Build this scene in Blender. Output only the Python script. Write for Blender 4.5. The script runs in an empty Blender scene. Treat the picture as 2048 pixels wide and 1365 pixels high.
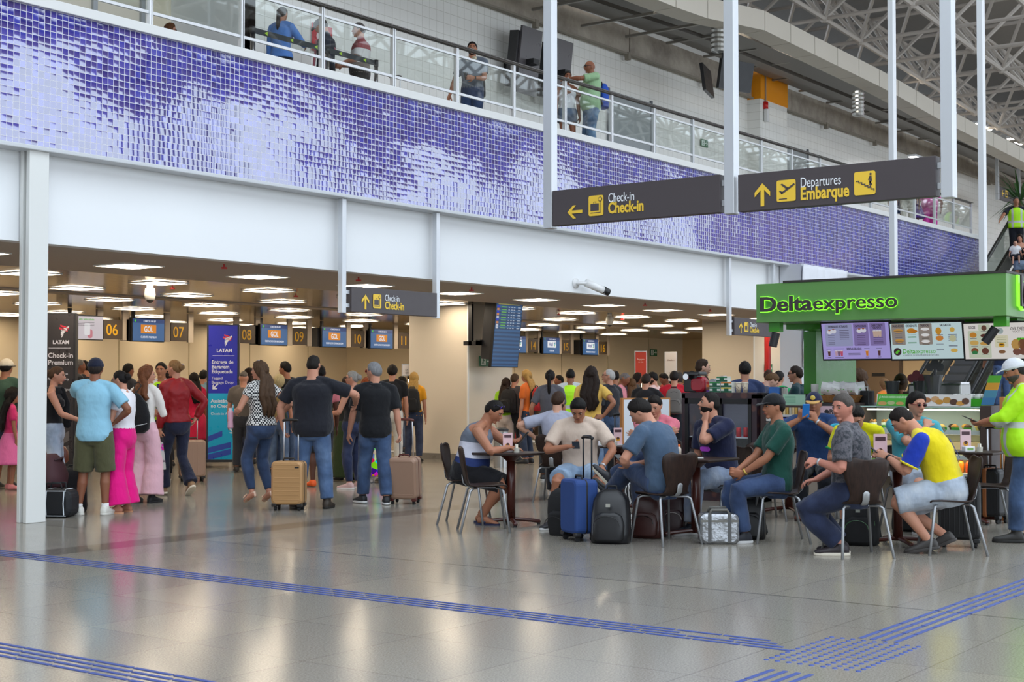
import bpy, bmesh, math, random
import numpy as np
from mathutils import Vector, Matrix, noise
random.seed(7)
S = bpy.context.scene
COL = S.collection
PI = math.pi
R = math.radians
# ---------------------------------------------------------------- camera
TH = R(36.52); CAMH = 1.45; FPX = 2844.4
cam = bpy.data.cameras.new('camera'); camo = bpy.data.objects.new('camera', cam); COL.objects.link(camo)
cam.lens = 50.0; cam.sensor_width = 36.0; cam.clip_end = 400
cam.dof.use_dof = True; cam.dof.focus_distance = 15.5; cam.dof.aperture_fstop = 7.1
camo.location = (0, 0, CAMH)
camo.rotation_euler = (R(90 + 1.762), 0, TH - PI / 2)
S.camera = camo
# ---------------------------------------------------------------- look
S.view_settings.view_transform = 'Standard'
S.view_settings.look = 'None'
S.view_settings.gamma = 1
S.view_settings.use_curve_mapping = False
S.view_settings.exposure = -0.15
# ---------------------------------------------------------------- daylight: an overcast sky seen through the glazed side of the terminal
W = bpy.data.worlds.new('sky'); S.world = W; W.use_nodes = True
bg = W.node_tree.nodes['Background']
bg.inputs[0].default_value = (0.80, 0.90, 1.0, 1); bg.inputs[1].default_value = 3.2
def portal(loc, sx, sy, rot):
    L = bpy.data.lights.new('daylight_portal', 'AREA'); L.shape = 'RECTANGLE'; L.size = sx; L.size_y = sy
    L.cycles.is_portal = True
    o = bpy.data.objects.new('daylight_portal', L); COL.objects.link(o); o.location = loc; o.rotation_euler = rot
portal((24, -8.3, 5.2), 76, 10.2, (R(90), 0, 0))       # glazed front opposite the check-in hall
portal((45, 1.5, 12.5), 120, 15.0, (0, 0, 0))          # unseen roof slot added to bring daylight to the upper level
S.cycles.use_denoising = True
S.cycles.max_bounces = 6; S.cycles.diffuse_bounces = 3; S.cycles.glossy_bounces = 4
S.cycles.transparent_max_bounces = 12; S.cycles.transmission_bounces = 6
S.cycles.caustics_reflective = False; S.cycles.caustics_refractive = False
S.cycles.sample_clamp_indirect = 4.0
S.cycles.use_adaptive_sampling = True; S.cycles.adaptive_threshold = 0.03

# ---------------------------------------------------------------- from a pixel of the photograph to the ground / a wall plane
FW = np.array([math.cos(TH) * math.cos(R(1.762)), math.sin(TH) * math.cos(R(1.762)), math.sin(R(1.762))])
RT = np.array([math.sin(TH), -math.cos(TH), 0.0]); UP = np.cross(RT, FW)
def ray(u, v): return FW + RT * ((u - 1024) / FPX) + UP * ((682.5 - v) / FPX)
EYE = np.array([0, 0, CAMH])
def onZ(u, v, z=0.0):
    d = ray(u, v); return EYE + d * ((z - CAMH) / d[2])
def onX(u, v, x):
    d = ray(u, v); return EYE + d * (x / d[0])
def onY(u, v, y):
    d = ray(u, v); return EYE + d * (y / d[1])
def yaw(a): return TH - R(a) - PI / 2       # rotation of a thing whose front is +y; a = 0 faces away from the camera, 90 right, 180 to it

# ---------------------------------------------------------------- materials
def lin(c):
    if isinstance(c, str):
        c = [int(c[i:i + 2], 16) / 255 for i in (0, 2, 4)]
    return tuple(x / 12.92 if x <= 0.04045 else ((x + 0.055) / 1.055) ** 2.4 for x in c) + (1.0,)
MATS = {}
class NT:
    def __init__(s, name):
        s.m = bpy.data.materials.new(name); s.m.use_nodes = True
        s.t = s.m.node_tree; s.b = s.t.nodes['Principled BSDF']
    def n(s, typ, **kw):
        x = s.t.nodes.new('ShaderNode' + typ)
        for k, v in kw.items():
            if isinstance(k, str) and hasattr(x, k): setattr(x, k, v)
        return x
    def l(s, a, b): s.t.links.new(a, b)
    def coord(s, kind='Object'): return s.n('TexCoord').outputs[kind]
    def math(s, op, a, b=None, c=None):
        x = s.n('Math', operation=op)
        for i, v in enumerate((a, b, c)):
            if v is None: continue
            if isinstance(v, (int, float)): x.inputs[i].default_value = v
            else: s.l(v, x.inputs[i])
        return x.outputs[0]
    def vmath(s, op, a, b=None, scale=None):
        x = s.n('VectorMath', operation=op)
        for i, v in enumerate((a, b)):
            if v is None: continue
            if isinstance(v, tuple): x.inputs[i].default_value = v
            else: s.l(v, x.inputs[i])
        if scale is not None:
            if isinstance(scale, (int, float)): x.inputs['Scale'].default_value = scale
            else: s.l(scale, x.inputs['Scale'])
        return x.outputs[0]
    def mix(s, fac, a, b):
        x = s.n('Mix', data_type='RGBA')
        for i, v in ((0, fac), (6, a), (7, b)):
            if isinstance(v, (int, float)): x.inputs[i].default_value = v
            elif isinstance(v, tuple): x.inputs[i].default_value = v
            else: s.l(v, x.inputs[i])
        return x.outputs[2]
    def noise(s, vec, scale, detail=2.0, rough=0.5):
        x = s.n('TexNoise'); x.inputs['Scale'].default_value = scale
        x.inputs['Detail'].default_value = detail; x.inputs['Roughness'].default_value = rough
        if vec is not None: s.l(vec, x.inputs['Vector'])
        return x.outputs[0]
    def ramp(s, fac, stops):
        x = s.n('ValToRGB'); e = x.color_ramp.elements
        while len(e) < len(stops): e.new(0.5)
        for i, (p, c) in enumerate(stops):
            e[i].position = p; e[i].color = c if len(c) == 4 else lin(c)
        s.l(fac, x.inputs[0]); return x.outputs[0]
    def bump(s, h, strength=0.3, dist=0.01):
        x = s.n('Bump'); x.inputs['Strength'].default_value = strength; x.inputs['Distance'].default_value = dist
        s.l(h, x.inputs['Height']); s.l(x.outputs[0], s.b.inputs['Normal']); return x.outputs[0]
    def set(s, **kw):
        for k, v in kw.items():
            key = {'col': 'Base Color', 'rough': 'Roughness', 'metal': 'Metallic', 'spec': 'Specular IOR Level', 'coat': 'Coat Weight',
                   'ior': 'IOR', 'alpha': 'Alpha', 'trans': 'Transmission Weight', 'em': 'Emission Color', 'es': 'Emission Strength',
                   'sheen': 'Sheen Weight', 'sss': 'Subsurface Weight'}[k]
            if isinstance(v, (int, float, tuple)): s.b.inputs[key].default_value = v
            else: s.l(v, s.b.inputs[key])
        return s.m
def M(c, rough=0.5, metal=0.0, **kw):
    key = ('p', str(c), rough, metal, tuple(sorted(kw.items())))
    if key not in MATS:
        t = NT('mat_' + (c if isinstance(c, str) else 'col'))
        MATS[key] = t.set(col=lin(c), rough=rough, metal=metal, **kw)
        if metal < 0.5 and not kw:      # a little unevenness on every plain surface
            n = t.noise(t.coord(), 9.0, 3.0)
            t.set(rough=t.math('MULTIPLY_ADD', n, 0.16, rough - 0.08))
    return MATS[key]
def desat(c, k):
    g = .3 * c[0] + .55 * c[1] + .15 * c[2]; return tuple(x * (1 - k) + g * k for x in c[:3]) + (1,)
def EM(c, s):
    key = ('e', str(c), s)
    if key not in MATS:
        t = NT('lit_' + str(c)); MATS[key] = t.set(col=lin('202020'), em=lin(c), es=s, rough=0.3)
    return MATS[key]
def cloth(c, c2=None, kind='plain', rough=0.85, bump=0.35, scale=1.0):
    key = ('c', c, c2, kind, rough, bump, scale)
    if key in MATS: return MATS[key]
    t = NT('cloth_' + kind + '_' + c); co = t.coord()
    col = lin(c) if kind != 'denim' else desat(lin(c), .3)
    if kind == 'plain':
        d = tuple(x * 0.86 for x in col[:3]) + (1,); base = t.mix(t.noise(co, 3.0, 2), d, col)
    elif kind == 'denim':
        d = tuple(x * 0.55 for x in col[:3]) + (1,)
        l2 = desat(lin(c2), .3) if c2 else tuple(min(1, x * 1.5 + 0.02) for x in col[:3]) + (1,)
        base = t.ramp(t.noise(co, 4.0, 3), [(0.3, d), (0.5, col), (0.72, l2)])
    elif kind == 'pattern':
        base = t.ramp(t.noise(co, 22 * scale, 4, 0.65), [(0.40, col), (0.56, lin(c2)), (0.66, tuple(x * .5 for x in lin(c2)[:3]) + (1,))])
    elif kind == 'check':
        x = t.n('TexChecker'); x.inputs['Scale'].default_value = 46 * scale; x.inputs[1].default_value = col; x.inputs[2].default_value = lin(c2)
        t.l(co, x.inputs[0]); base = x.outputs[0]
    elif kind == 'floral':
        v = t.n('TexVoronoi'); v.inputs['Scale'].default_value = 12; t.l(co, v.inputs['Vector'])
        hs = t.n('HueSaturation'); hs.inputs['Saturation'].default_value = 1.6; t.l(v.outputs['Color'], hs.inputs['Color']); base = hs.outputs[0]
    elif kind == 'rib':
        w = t.n('TexWave'); w.inputs['Scale'].default_value = 60 * scale; t.l(co, w.inputs['Vector'])
        base = t.mix(w.outputs['Fac'], col, lin(c2 or c))
    t.set(col=base, rough=rough, spec=0.25, sheen=0.15)
    w = t.vmath('MULTIPLY', co, (1.0, 1.0, 0.55))
    h = t.math('ADD', t.noise(w, 9.0 * scale, 3, 0.55), t.math('MULTIPLY', t.noise(co, 350, 1), 0.05))
    t.bump(h, bump, 0.05)
    MATS[key] = t.m; return t.m
def skin(c):
    key = ('s', c)
    if key not in MATS:
        t = NT('skin_' + c); co = t.coord(); col = desat(lin(c), .14)
        red = (min(1, col[0] * 1.05), col[1] * 0.82, col[2] * 0.78, 1)
        MATS[key] = t.set(col=t.mix(t.noise(co, 7.0, 3), red, col), rough=0.5, spec=0.35, sss=0.0)
    return MATS[key]
def hairm(c):
    key = ('h', c)
    if key not in MATS:
        t = NT('hair_' + c); co = t.coord(); col = lin(c)
        n = t.noise(t.vmath('MULTIPLY', co, (60.0, 60.0, 6.0)), 1.5, 3)
        hi = tuple(min(1, x * 1.5 + 0.002) for x in col[:3]) + (1,)
        t.set(col=t.mix(n, tuple(x * 0.5 for x in col[:3]) + (1,), hi), rough=0.6, spec=0.18); t.bump(n, 0.6, 0.01)
        MATS[key] = t.m
    return MATS[key]
def glassy(c='ffffff', alpha=0.12, rough=0.02, refl=1.0):
    key = ('g', c, alpha, rough, refl)
    if key not in MATS:
        t = NT('glass_' + c); m = t.m; nt = t.t; nt.nodes.remove(t.b)
        tr = t.n('BsdfTransparent'); gl = t.n('BsdfGlossy'); gl.inputs['Roughness'].default_value = rough
        tr.inputs[0].default_value = tuple(1 - (1 - x) * alpha * 2 for x in lin(c)[:3]) + (1,)
        lw = t.n('LayerWeight'); fr = t.math('MULTIPLY_ADD', t.math('POWER', lw.outputs['Facing'], 4.0), 0.8 * refl, 0.05 * refl)
        mx = t.n('MixShader'); t.l(fr, mx.inputs[0]); t.l(tr.outputs[0], mx.inputs[1]); t.l(gl.outputs[0], mx.inputs[2])
        t.l(mx.outputs[0], nt.nodes['Material Output'].inputs[0]); MATS[key] = m
    return MATS[key]
CHROME = M('c9cacc', 0.22, 1.0); STEEL = M('b4b7ba', 0.38, 1.0); ALU = M('d3d6da', 0.45, 0.6)
BLACK = M('17171a', 0.45); DARK = M('2a2a2e', 0.5); RUBBER = M('101012', 0.7)

# ---------------------------------------------------------------- mesh building
def rotm(rx=0, ry=0, rz=0):
    return np.array(Matrix.Rotation(rz, 3, 'Z') @ Matrix.Rotation(ry, 3, 'Y') @ Matrix.Rotation(rx, 3, 'X'))
def nrm(v):
    v = np.asarray(v, float); l = np.linalg.norm(v); return v / l if l > 1e-9 else v
class MB:
    def __init__(s): s.v = []; s.f = []; s.mi = []; s.cur = 0
    def add(s, vs, fs):
        b = len(s.v); s.v.extend([tuple(float(q) for q in p) for p in vs]); s.f.extend([tuple(i + b for i in f) for f in fs]); s.mi.extend([s.cur] * len(fs)); return s
    def box(s, c, d, rot=None):
        c = np.array(c, float); h = np.array(d, float) / 2
        p = np.array([(x, y, z) for z in (-1, 1) for y in (-1, 1) for x in (-1, 1)], float) * h
        if rot is not None: p = p @ np.asarray(rot).T
        return s.add(p + c, [(0, 2, 3, 1), (4, 5, 7, 6), (0, 1, 5, 4), (2, 6, 7, 3), (0, 4, 6, 2), (1, 3, 7, 5)])
    def bb(s, x0, x1, y0, y1, z0, z1):
        return s.box(((x0 + x1) / 2, (y0 + y1) / 2, (z0 + z1) / 2), (abs(x1 - x0), abs(y1 - y0), abs(z1 - z0)))
    def rbox(s, c, d, r, rot=None, n=4):
        """box with rounded vertical-section corners (rounded in local x-z), extruded along y with small chamfer"""
        w, dp, h = d[0] / 2, d[1] / 2, d[2] / 2; r = min(r, w * .98, h * .98); poly = []
        for cx, cz, a0 in ((w - r, h - r, 0), (-w + r, h - r, 90), (-w + r, -h + r, 180), (w - r, -h + r, 270)):
            for k in range(n + 1):
                a = R(a0 + 90 * k / n); poly.append((cx + r * math.cos(a), cz + r * math.sin(a)))
        e = min(r, dp) * 0.5; rings = []
        for y, k in ((-dp, e), (-dp + e * .4, e * .25), (-dp + e, 0), (dp - e, 0), (dp - e * .4, e * .25), (dp, e)):
            rings.append([(x * (1 - k / w), y, z * (1 - k / h)) for x, z in poly])
        m = len(poly); vs = [p for rg in rings for p in rg]; fs = []
        for i in range(len(rings) - 1):
            for j in range(m): fs.append((i * m + j, (i + 1) * m + j, (i + 1) * m + (j + 1) % m, i * m + (j + 1) % m))
        fs.append(tuple(range(m))); fs.append(tuple(range((len(rings) - 1) * m, len(rings) * m))[::-1])
        p = np.array(vs)
        if rot is not None: p = p @ np.asarray(rot).T
        return s.add(p + np.array(c), fs)
    def rings(s, rg, cap=True):
        m = len(rg[0]); vs = [p for r_ in rg for p in r_]; fs = []
        for i in range(len(rg) - 1):
            for j in range(m): fs.append((i * m + j, i * m + (j + 1) % m, (i + 1) * m + (j + 1) % m, (i + 1) * m + j))
        if cap:
            fs.append(tuple(range(m))[::-1]); fs.append(tuple(range((len(rg) - 1) * m, len(rg) * m)))
        return s.add(vs, fs)
    def loft(s, secs, n=16, cap=True):
        """secs: (centre, U, V[, exponent])"""
        rg = []
        for q in secs:
            c, U, V = (np.asarray(x, float) for x in q[:3]); e = q[3] if len(q) > 3 else 1.0; r_ = []
            for k in range(n):
                a = 2 * PI * k / n; ca, sa = math.cos(a), math.sin(a)
                r_.append(c + U * math.copysign(abs(ca) ** e, ca) + V * math.copysign(abs(sa) ** e, sa))
            rg.append(r_)
        return s.rings(rg, cap)
    def tube(s, pts, r, n=8, flat=None, up=None, round_=True):
        pts = [np.asarray(p, float) for p in pts]; m = len(pts)
        rr = [r] * m if isinstance(r, (int, float)) else list(r)
        T = [nrm(pts[min(i + 1, m - 1)] - pts[max(i - 1, 0)]) for i in range(m)]
        ref = np.array(up, float) if up is not None else np.array((0, 0, 1.0))
        if abs(np.dot(ref, T[0])) > 0.95: ref = np.array((1.0, 0, 0))
        U = nrm(np.cross(T[0], ref)); secs = []
        for i in range(m):
            U = nrm(U - T[i] * np.dot(U, T[i])); V = np.cross(T[i], U); fl = 1.0 if flat is None else flat
            if round_ and i == 0:
                for k in (0.35, 0.8): secs.append((pts[0] - T[0] * rr[0] * (1 - k) * .8, U * rr[0] * k, V * rr[0] * k * fl))
            secs.append((pts[i], U * rr[i], V * rr[i] * fl))
            if round_ and i == m - 1:
                for k in (0.8, 0.35): secs.append((pts[i] + T[i] * rr[i] * (1 - k) * .8, U * rr[i] * k, V * rr[i] * k * fl))
        return s.loft(secs, n)
    def cyl(s, a, b, r, r2=None, n=16):
        a, b = np.asarray(a, float), np.asarray(b, float); t = nrm(b - a)
        u = nrm(np.cross(t, (0, 0, 1.0) if abs(t[2]) < .9 else (1.0, 0, 0))); v = np.cross(t, u); r2 = r if r2 is None else r2
        return s.loft([(a, u * r, v * r), (b, u * r2, v * r2)], n)
    def ell(s, c, ax, n=12, rot=None):
        """ellipsoid; ax = 3 radii"""
        c = np.asarray(c, float); secs = []; rm = np.eye(3) if rot is None else np.asarray(rot); k = max(5, n // 2)
        for i in range(k + 1):
            a = -PI / 2 + PI * (i + .0) / k; cr = max(math.cos(a), 0.03); secs.append((c + rm @ np.array((0, 0, ax[2] * math.sin(a))), rm @ np.array((ax[0] * cr, 0, 0)), rm @ np.array((0, ax[1] * cr, 0))))
        return s.loft(secs, n)
    def lathe(s, c, prof, n=20):
        c = np.asarray(c, float); return s.loft([(c + np.array((0, 0, z)), np.array((max(r, 1e-4), 0, 0)), np.array((0, max(r, 1e-4), 0))) for r, z in prof], n)
    def prism(s, poly, o, x, y, d):
        """polygon (x,y pairs) in the plane o + x*X + y*Y, thick d along X x Y"""
        o, x, y = (np.asarray(q, float) for q in (o, x, y)); z = np.cross(x, y) * d; m = len(poly)
        a = [o + x * p[0] + y * p[1] for p in poly]
        return s.add(a + [p + z for p in a], [tuple(range(m))[::-1], tuple(range(m, 2 * m))] + [(j, (j + 1) % m, m + (j + 1) % m, m + j) for j in range(m)])
    def build(s, name, mat, parent=None, smooth=False, bevel=0, world=False, mods=()):
        me = bpy.data.meshes.new(name); vs = s.v
        if world and parent is not None:
            l = parent.location; vs = [(p[0] - l[0], p[1] - l[1], p[2] - l[2]) for p in vs]
        me.from_pydata(vs, [], s.f)
        for m_ in (mat if isinstance(mat, (list, tuple)) else [mat]): me.materials.append(m_)
        if isinstance(mat, (list, tuple)): me.polygons.foreach_set('material_index', s.mi)
        if smooth: me.polygons.foreach_set('use_smooth', [True] * len(me.polygons))
        me.update()
        o = bpy.data.objects.new(name, me); COL.objects.link(o)
        if parent is not None: o.parent = parent
        if bevel:
            b = o.modifiers.new('bevel', 'BEVEL'); b.width = bevel; b.segments = 2; b.limit_method = 'ANGLE'; b.angle_limit = R(50)
        return o
def thing(name, label, cat, loc=(0, 0, 0), rz=0, group=None):
    o = bpy.data.objects.new(name, None); COL.objects.link(o); o.empty_display_size = 0.1
    o.location = [float(q) for q in loc]; o.rotation_euler = (0, 0, rz); return tag(o, label, cat, group)
def tag(o, label, cat, group=None):
    o['label'] = label; o['category'] = cat
    if group: o['group'] = group
    return o
def struct(name, mb, mat, bevel=0, parent=None, smooth=False):
    o = mb.build(name, mat, parent, bevel=bevel, smooth=smooth); o['kind'] = 'structure'; return o
def copy_tree(o, parent=None, loc=None, rz=None, label=None, group=None):
    c = o.copy(); COL.objects.link(c)
    if parent is not None: c.parent = parent
    if loc is not None: c.location = [float(q) for q in loc]
    if rz is not None: c.rotation_euler = (0, 0, rz)
    if label: c['label'] = label
    if group: c['group'] = group
    for ch in o.children: copy_tree(ch, c)
    return c
Z3 = (0, 0, 1.0)
FACE_X = ((0, -1.0, 0), Z3)      # a panel that looks towards -X: its reading direction runs along -Y
FACE_Y = ((1.0, 0, 0), Z3)       # a panel that looks towards -Y
def fm(o, fx, fy):
    x, y = Vector(fx), Vector(fy); z = x.cross(y)
    return Matrix(((x.x, y.x, z.x, o[0]), (x.y, y.y, z.y, o[1]), (x.z, y.z, z.z, o[2]), (0, 0, 0, 1)))
def text(body, size, o, fr, mat, parent=None, bold=0.0, ext=0.002, align='LEFT', sx=1.0, name='lettering', shear=0.0, fit=None):
    cu = bpy.data.curves.new(name, 'FONT'); cu.body = body; cu.size = size; cu.extrude = ext; cu.offset = bold * .35; cu.align_x = align; cu.shear = shear
    cu.resolution_u = 3; tmp = bpy.data.objects.new(name, cu); me = bpy.data.meshes.new_from_object(tmp); bpy.data.objects.remove(tmp)
    me.materials.clear(); me.materials.append(mat); ob = bpy.data.objects.new(name, me); COL.objects.link(ob)
    if fit: sx = fit / max(1e-4, max(v.co.x for v in me.vertices) - min(v.co.x for v in me.vertices))
    m = fm(o, *fr) @ Matrix.Diagonal((sx, 1, 1, 1))
    if parent is not None:
        ob.parent = parent; m = Matrix.Translation(-Vector(parent.location)) @ m
    ob.matrix_local = m; return ob
def off(o, fr, x, y, z=0.0):
    """point o + x right, y up, z out of the panel"""
    X, Y = np.array(fr[0]), np.array(fr[1]); return np.array(o, float) + X * x + Y * y + np.cross(X, Y) * z
# ================================================================ the setting
YT, YF = 12.9, 13.12            # plane of the tiled band, plane of the white fascia under it
ZC, ZT0, ZT1 = 2.99, 3.97, 5.44
# ---- floor
def floor_mat():
    t = NT('polished_granite'); co = t.coord()
    br = t.n('TexBrick'); br.offset = 0.0; br.inputs['Scale'].default_value = 1.0
    for k, v in (('Mortar Size', 0.004), ('Brick Width', 0.9), ('Row Height', 0.9), ('Mortar Smooth', 0.3)): br.inputs[k].default_value = v
    br.inputs['Color1'].default_value = (0.93, 0.93, 0.93, 1); br.inputs['Color2'].default_value = (1.05, 1.04, 1.0, 1); br.inputs['Mortar'].default_value = (0.62, 0.6, 0.58, 1)
    t.l(t.vmath('ADD', co, (0.02, 0.05, 0.0)), br.inputs['Vector'])
    sp = t.ramp(t.noise(co, 95, 4, 0.75), [(0.3, lin('57534d')), (0.5, lin('8d8880')), (0.68, lin('b0aaa0'))])
    sp = t.mix(t.math('MULTIPLY', t.noise(co, 0.35, 3), 0.5), sp, lin('8f887c'))
    # darker bands laid across the floor, seen as X and Y stripes
    sep = t.n('SeparateXYZ'); t.l(co, sep.inputs[0])
    def stripe(v, at, w):
        return t.math('LESS_THAN', t.math('ABSOLUTE', t.math('SUBTRACT', v, at)), w)
    dark = t.math('MAXIMUM', stripe(sep.outputs[0], 8.98, 0.016), t.math('MULTIPLY', stripe(sep.outputs[1], 10.55, 0.2), t.math('LESS_THAN', sep.outputs[0], 60)))
    mu = t.n('Mix', data_type='RGBA', blend_type='MULTIPLY'); mu.inputs[0].default_value = 1.0; t.l(sp, mu.inputs[6]); t.l(br.outputs['Color'], mu.inputs[7])
    c = t.mix(t.math('MULTIPLY', dark, 0.5), mu.outputs[2], lin('3c3833'))
    rg = t.math('MULTIPLY_ADD', t.noise(co, 1.3, 3), 0.06, 0.13)
    t.set(col=c, rough=rg, spec=0.22, ior=1.45)
    return t.m
struct('floor', MB().bb(-16, 110, -30, 40, -0.3, 0.0), floor_mat())
# ---- mosaic wall band
def tile_mat():
    t = NT('blue_glass_mosaic'); co = t.coord(); P = 0.0745
    u = t.vmath('SCALE', co, scale=1 / P)
    cell = t.vmath('FLOOR', t.vmath('ADD', u, (0.001, 0.37, 0.001))); fr = t.vmath('SUBTRACT', t.vmath('FRACTION', t.vmath('ADD', u, (0.001, 0.37, 0.001))), (0.5, 0.5, 0.5))
    wn = t.n('TexWhiteNoise'); wn.noise_dimensions = '3D'
    sc = t.n('SeparateXYZ'); t.l(cell, sc.inputs[0]); cc = t.n('CombineXYZ'); t.l(sc.outputs[0], cc.inputs[0]); t.l(sc.outputs[2], cc.inputs[2])
    t.l(cc.outputs[0], wn.inputs['Vector'])
    sf = t.n('SeparateXYZ'); t.l(fr, sf.inputs[0])
    ax = t.math('ABSOLUTE', sf.outputs[0]); az = t.math('ABSOLUTE', sf.outputs[2])
    grout = t.math('GREATER_THAN', t.math('MAXIMUM', ax, az), 0.455)
    blue = t.ramp(wn.outputs[0], [(0.0, lin('191a72')), (0.45, lin('22258c')), (0.8, lin('2c319e')), (1.0, lin('3a42b0'))])
    col = t.mix(grout, blue, lin('d2d2da'))
    # each tile sits at its own slight angle; the sheet itself is a little wavy
    rv = t.vmath('SUBTRACT', wn.outputs['Color'], (0.5, 0.5, 0.5))
    wav = t.n('TexNoise'); wav.inputs['Scale'].default_value = 0.55; wav.inputs['Detail'].default_value = 3; wav.inputs['Roughness'].default_value = .62; t.l(t.vmath('MULTIPLY', co, (1.0, 1.0, 2.2)), wav.inputs['Vector'])
    wv = t.vmath('SUBTRACT', wav.outputs['Color'], (0.5, 0.5, 0.5))
    geo = t.n('NewGeometry')
    nn = t.vmath('ADD', geo.outputs['Normal'], t.vmath('MULTIPLY', rv, (0.03, 0.0, 0.035)))
    nn = t.vmath('ADD', nn, t.vmath('MULTIPLY', wv, (0.08, 0.0, 0.26)))
    nn = t.vmath('ADD', nn, t.vmath('MULTIPLY', fr, (0.05, 0.0, 0.05)))
    nn = t.vmath('NORMALIZE', nn); t.l(nn, t.b.inputs['Normal'])
    t.set(col=col, rough=t.math('MULTIPLY_ADD', grout, 0.5, 0.06), spec=t.math('MULTIPLY_ADD', grout, -0.45, 0.5), ior=2.7)
    return t.m
struct('wall_mosaic', MB().bb(-14, 39.6, YT, YT + 0.25, ZT0, ZT1), tile_mat())
PLASTER = M('eceef0', 0.6); GYPSUM = M('d8d0c8', 0.7); BEIGE = M('e2cfae', 0.55); CEILW = M('b9aea4', 0.7)
struct('wall_fascia', MB().bb(-14, 42, YF, YF + 0.2, ZC - 0.02, ZT0 + 0.1), PLASTER)
struct('trim_1', MB().bb(-14, 39.6, YT - 0.02, YF + 0.2, ZT0 - 0.05, ZT0), M('c9ccd0', 0.5), bevel=0.01)      # soffit under the mosaic
struct('trim_2', MB().bb(-14, 39.6, YT - 0.05, YT + 0.3, ZT1, ZT1 + 0.11), M('dcdcda', 0.5), bevel=0.008)     # slab edge under the balustrade
# ---- check-in hall behind the fascia
struct('ceiling', MB().bb(-14, 60, YF + 0.15, 16.2, ZC, ZC + 0.25), CEILW)
def slat_mat():
    t = NT('polished_metal_slats'); co = t.coord()
    s_ = t.n('SeparateXYZ'); t.l(co, s_.inputs[0])
    f = t.math('FRACT', t.math('MULTIPLY', s_.outputs[1], 8.0))
    gap = t.math('LESS_THAN', f, 0.13)
    c = t.mix(gap, lin('a98f72'), lin('2b2119'))
    t.set(col=c, metal=t.math('MULTIPLY_ADD', gap, -1.0, 1.0), rough=0.16)
    t.bump(t.math('ADD', t.math('MULTIPLY', t.noise(t.vmath('MULTIPLY', co, (0.5, 3.0, 1.0)), 1.2, 2), 1.0), t.math('ABSOLUTE', t.math('SUBTRACT', f, 0.55))), 0.10, 0.03)
    return t.m
struct('ceiling_slats', MB().bb(-14, 60, 16.2, 31, ZC + 0.012, ZC + 0.25), slat_mat())
struct('trim_3', MB().bb(-14, 60, 20.0, 20.45, ZC - 0.005, ZC + 0.02), CEILW)
struct('wall_back', MB().bb(8, 30.5, 28.4, 28.6, 0, ZC + .1).bb(30.5, 46, 24.5, 24.7, 0, ZC + .1).bb(30.3, 30.5, 24.5, 28.6, 0, ZC + .1), BEIGE)
struct('wall_left', MB().bb(11.4, 11.6, 17.6, 28.5, 0, ZC + .1), M('cfc6c4', .6))
struct('wall_end', MB().bb(43.0, 43.2, 9, 24.6, 0, ZC + .1), M('dfc49a', 0.6))
for i, x in enumerate((22.2, 24.4, 26.5, 28.7)):
    struct('trim_panel_joint', MB().bb(x, x + .015, 28.385, 28.4, 0, ZC), M('b9a784', .6))
for i, x in enumerate((33.2, 35.6, 38.2, 40.7)):
    struct('trim_panel_joint', MB().bb(x, x + .015, 24.485, 24.5, 0, ZC), M('b9a784', .6))
# columns in the hall, with white steel corner strips and granite skirting
def column(x0, x1, y0, y1):
    struct('column', MB().bb(x0, x1, y0, y1, 0, ZC + .02), M('e4d9c8', 0.6))
    struct('trim_corner_strip', MB().bb(x0 - .012, x0 + .02, y0 - .012, y0 + .02, 0.1, ZC), M('f2f2f0', .4))
    struct('baseboard_column', MB().bb(x0 - .02, x1 + .02, y0 - .02, y1 + .02, 0, 0.12), M('8b857e', .3))
column(21.38, 22.8, 16.88, 18.36)
p = onX(1508, 700, 31.2)
COL2Y = p[1]; column(31.2, 32.9, p[1], p[1] + 1.42)
# white steel column standing free at the left, two shallow flanges
c0 = onY(52, 1046, 12.93)
mb = MB().bb(c0[0], c0[0] + .24, 12.93, 12.99, 0, ZT0).bb(c0[0] + .09, c0[0] + .15, 12.99, 13.06, 0, ZT0).bb(c0[0], c0[0] + .24, 13.05, 13.1, 0, ZT0)
struct('column_steel', mb, M('dddedb', 0.45), bevel=0.006)
# ---- upper level
WH = NT('white_wall_tiles'); co = WH.coord()
br = WH.n('TexBrick'); br.offset = 0.0
for k, v in (('Mortar Size', 0.006), ('Brick Width', 0.2), ('Row Height', 0.2), ('Scale', 1.0), ('Mortar Smooth', .2)): br.inputs[k].default_value = v
br.inputs['Color1'].default_value = lin('f4f3ee'); br.inputs['Color2'].default_value = lin('f0efea'); br.inputs['Mortar'].default_value = lin('d6d4cc')
WH.l(WH.vmath('MULTIPLY', co, (1, 1, 1)), br.inputs['Vector'])
sp = WH.n('SeparateXYZ'); WH.l(co, sp.inputs[0]); cb = WH.n('CombineXYZ'); WH.l(sp.outputs[0], cb.inputs[0]); WH.l(sp.outputs[2], cb.inputs[1]); WH.l(cb.outputs[0], br.inputs['Vector'])
WHITE_TILE = WH.set(col=br.outputs['Color'], rough=0.3)
YB = 16.2
struct('floor_upper', MB().bb(-14, 39.6, YT + .25, 24, ZT1 - 0.3, ZT1 + 0.02), M('a8a59f', .3))
struct('wall_upper', MB().bb(15.05, 90, YB, YB + 0.2, ZT1, 8.58), WHITE_TILE)
def concrete_mat():
    t = NT('raw_concrete'); co = t.coord()
    n = t.noise(co, 1.2, 5, 0.65)
    t.set(col=t.ramp(n, [(0.3, lin('7d746a')), (0.55, lin('a79d90')), (0.75, lin('bdb4a6'))]), rough=0.85); t.bump(t.noise(co, 14, 4), 0.3, 0.02); return t.m
CONC = concrete_mat()
mb = MB()
for k in range(9): mb.bb(10 + k * 8.0, 10 + k * 8.0 + 7.96, YB - 0.12, YB + 0.2, 8.56, 9.14)
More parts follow.
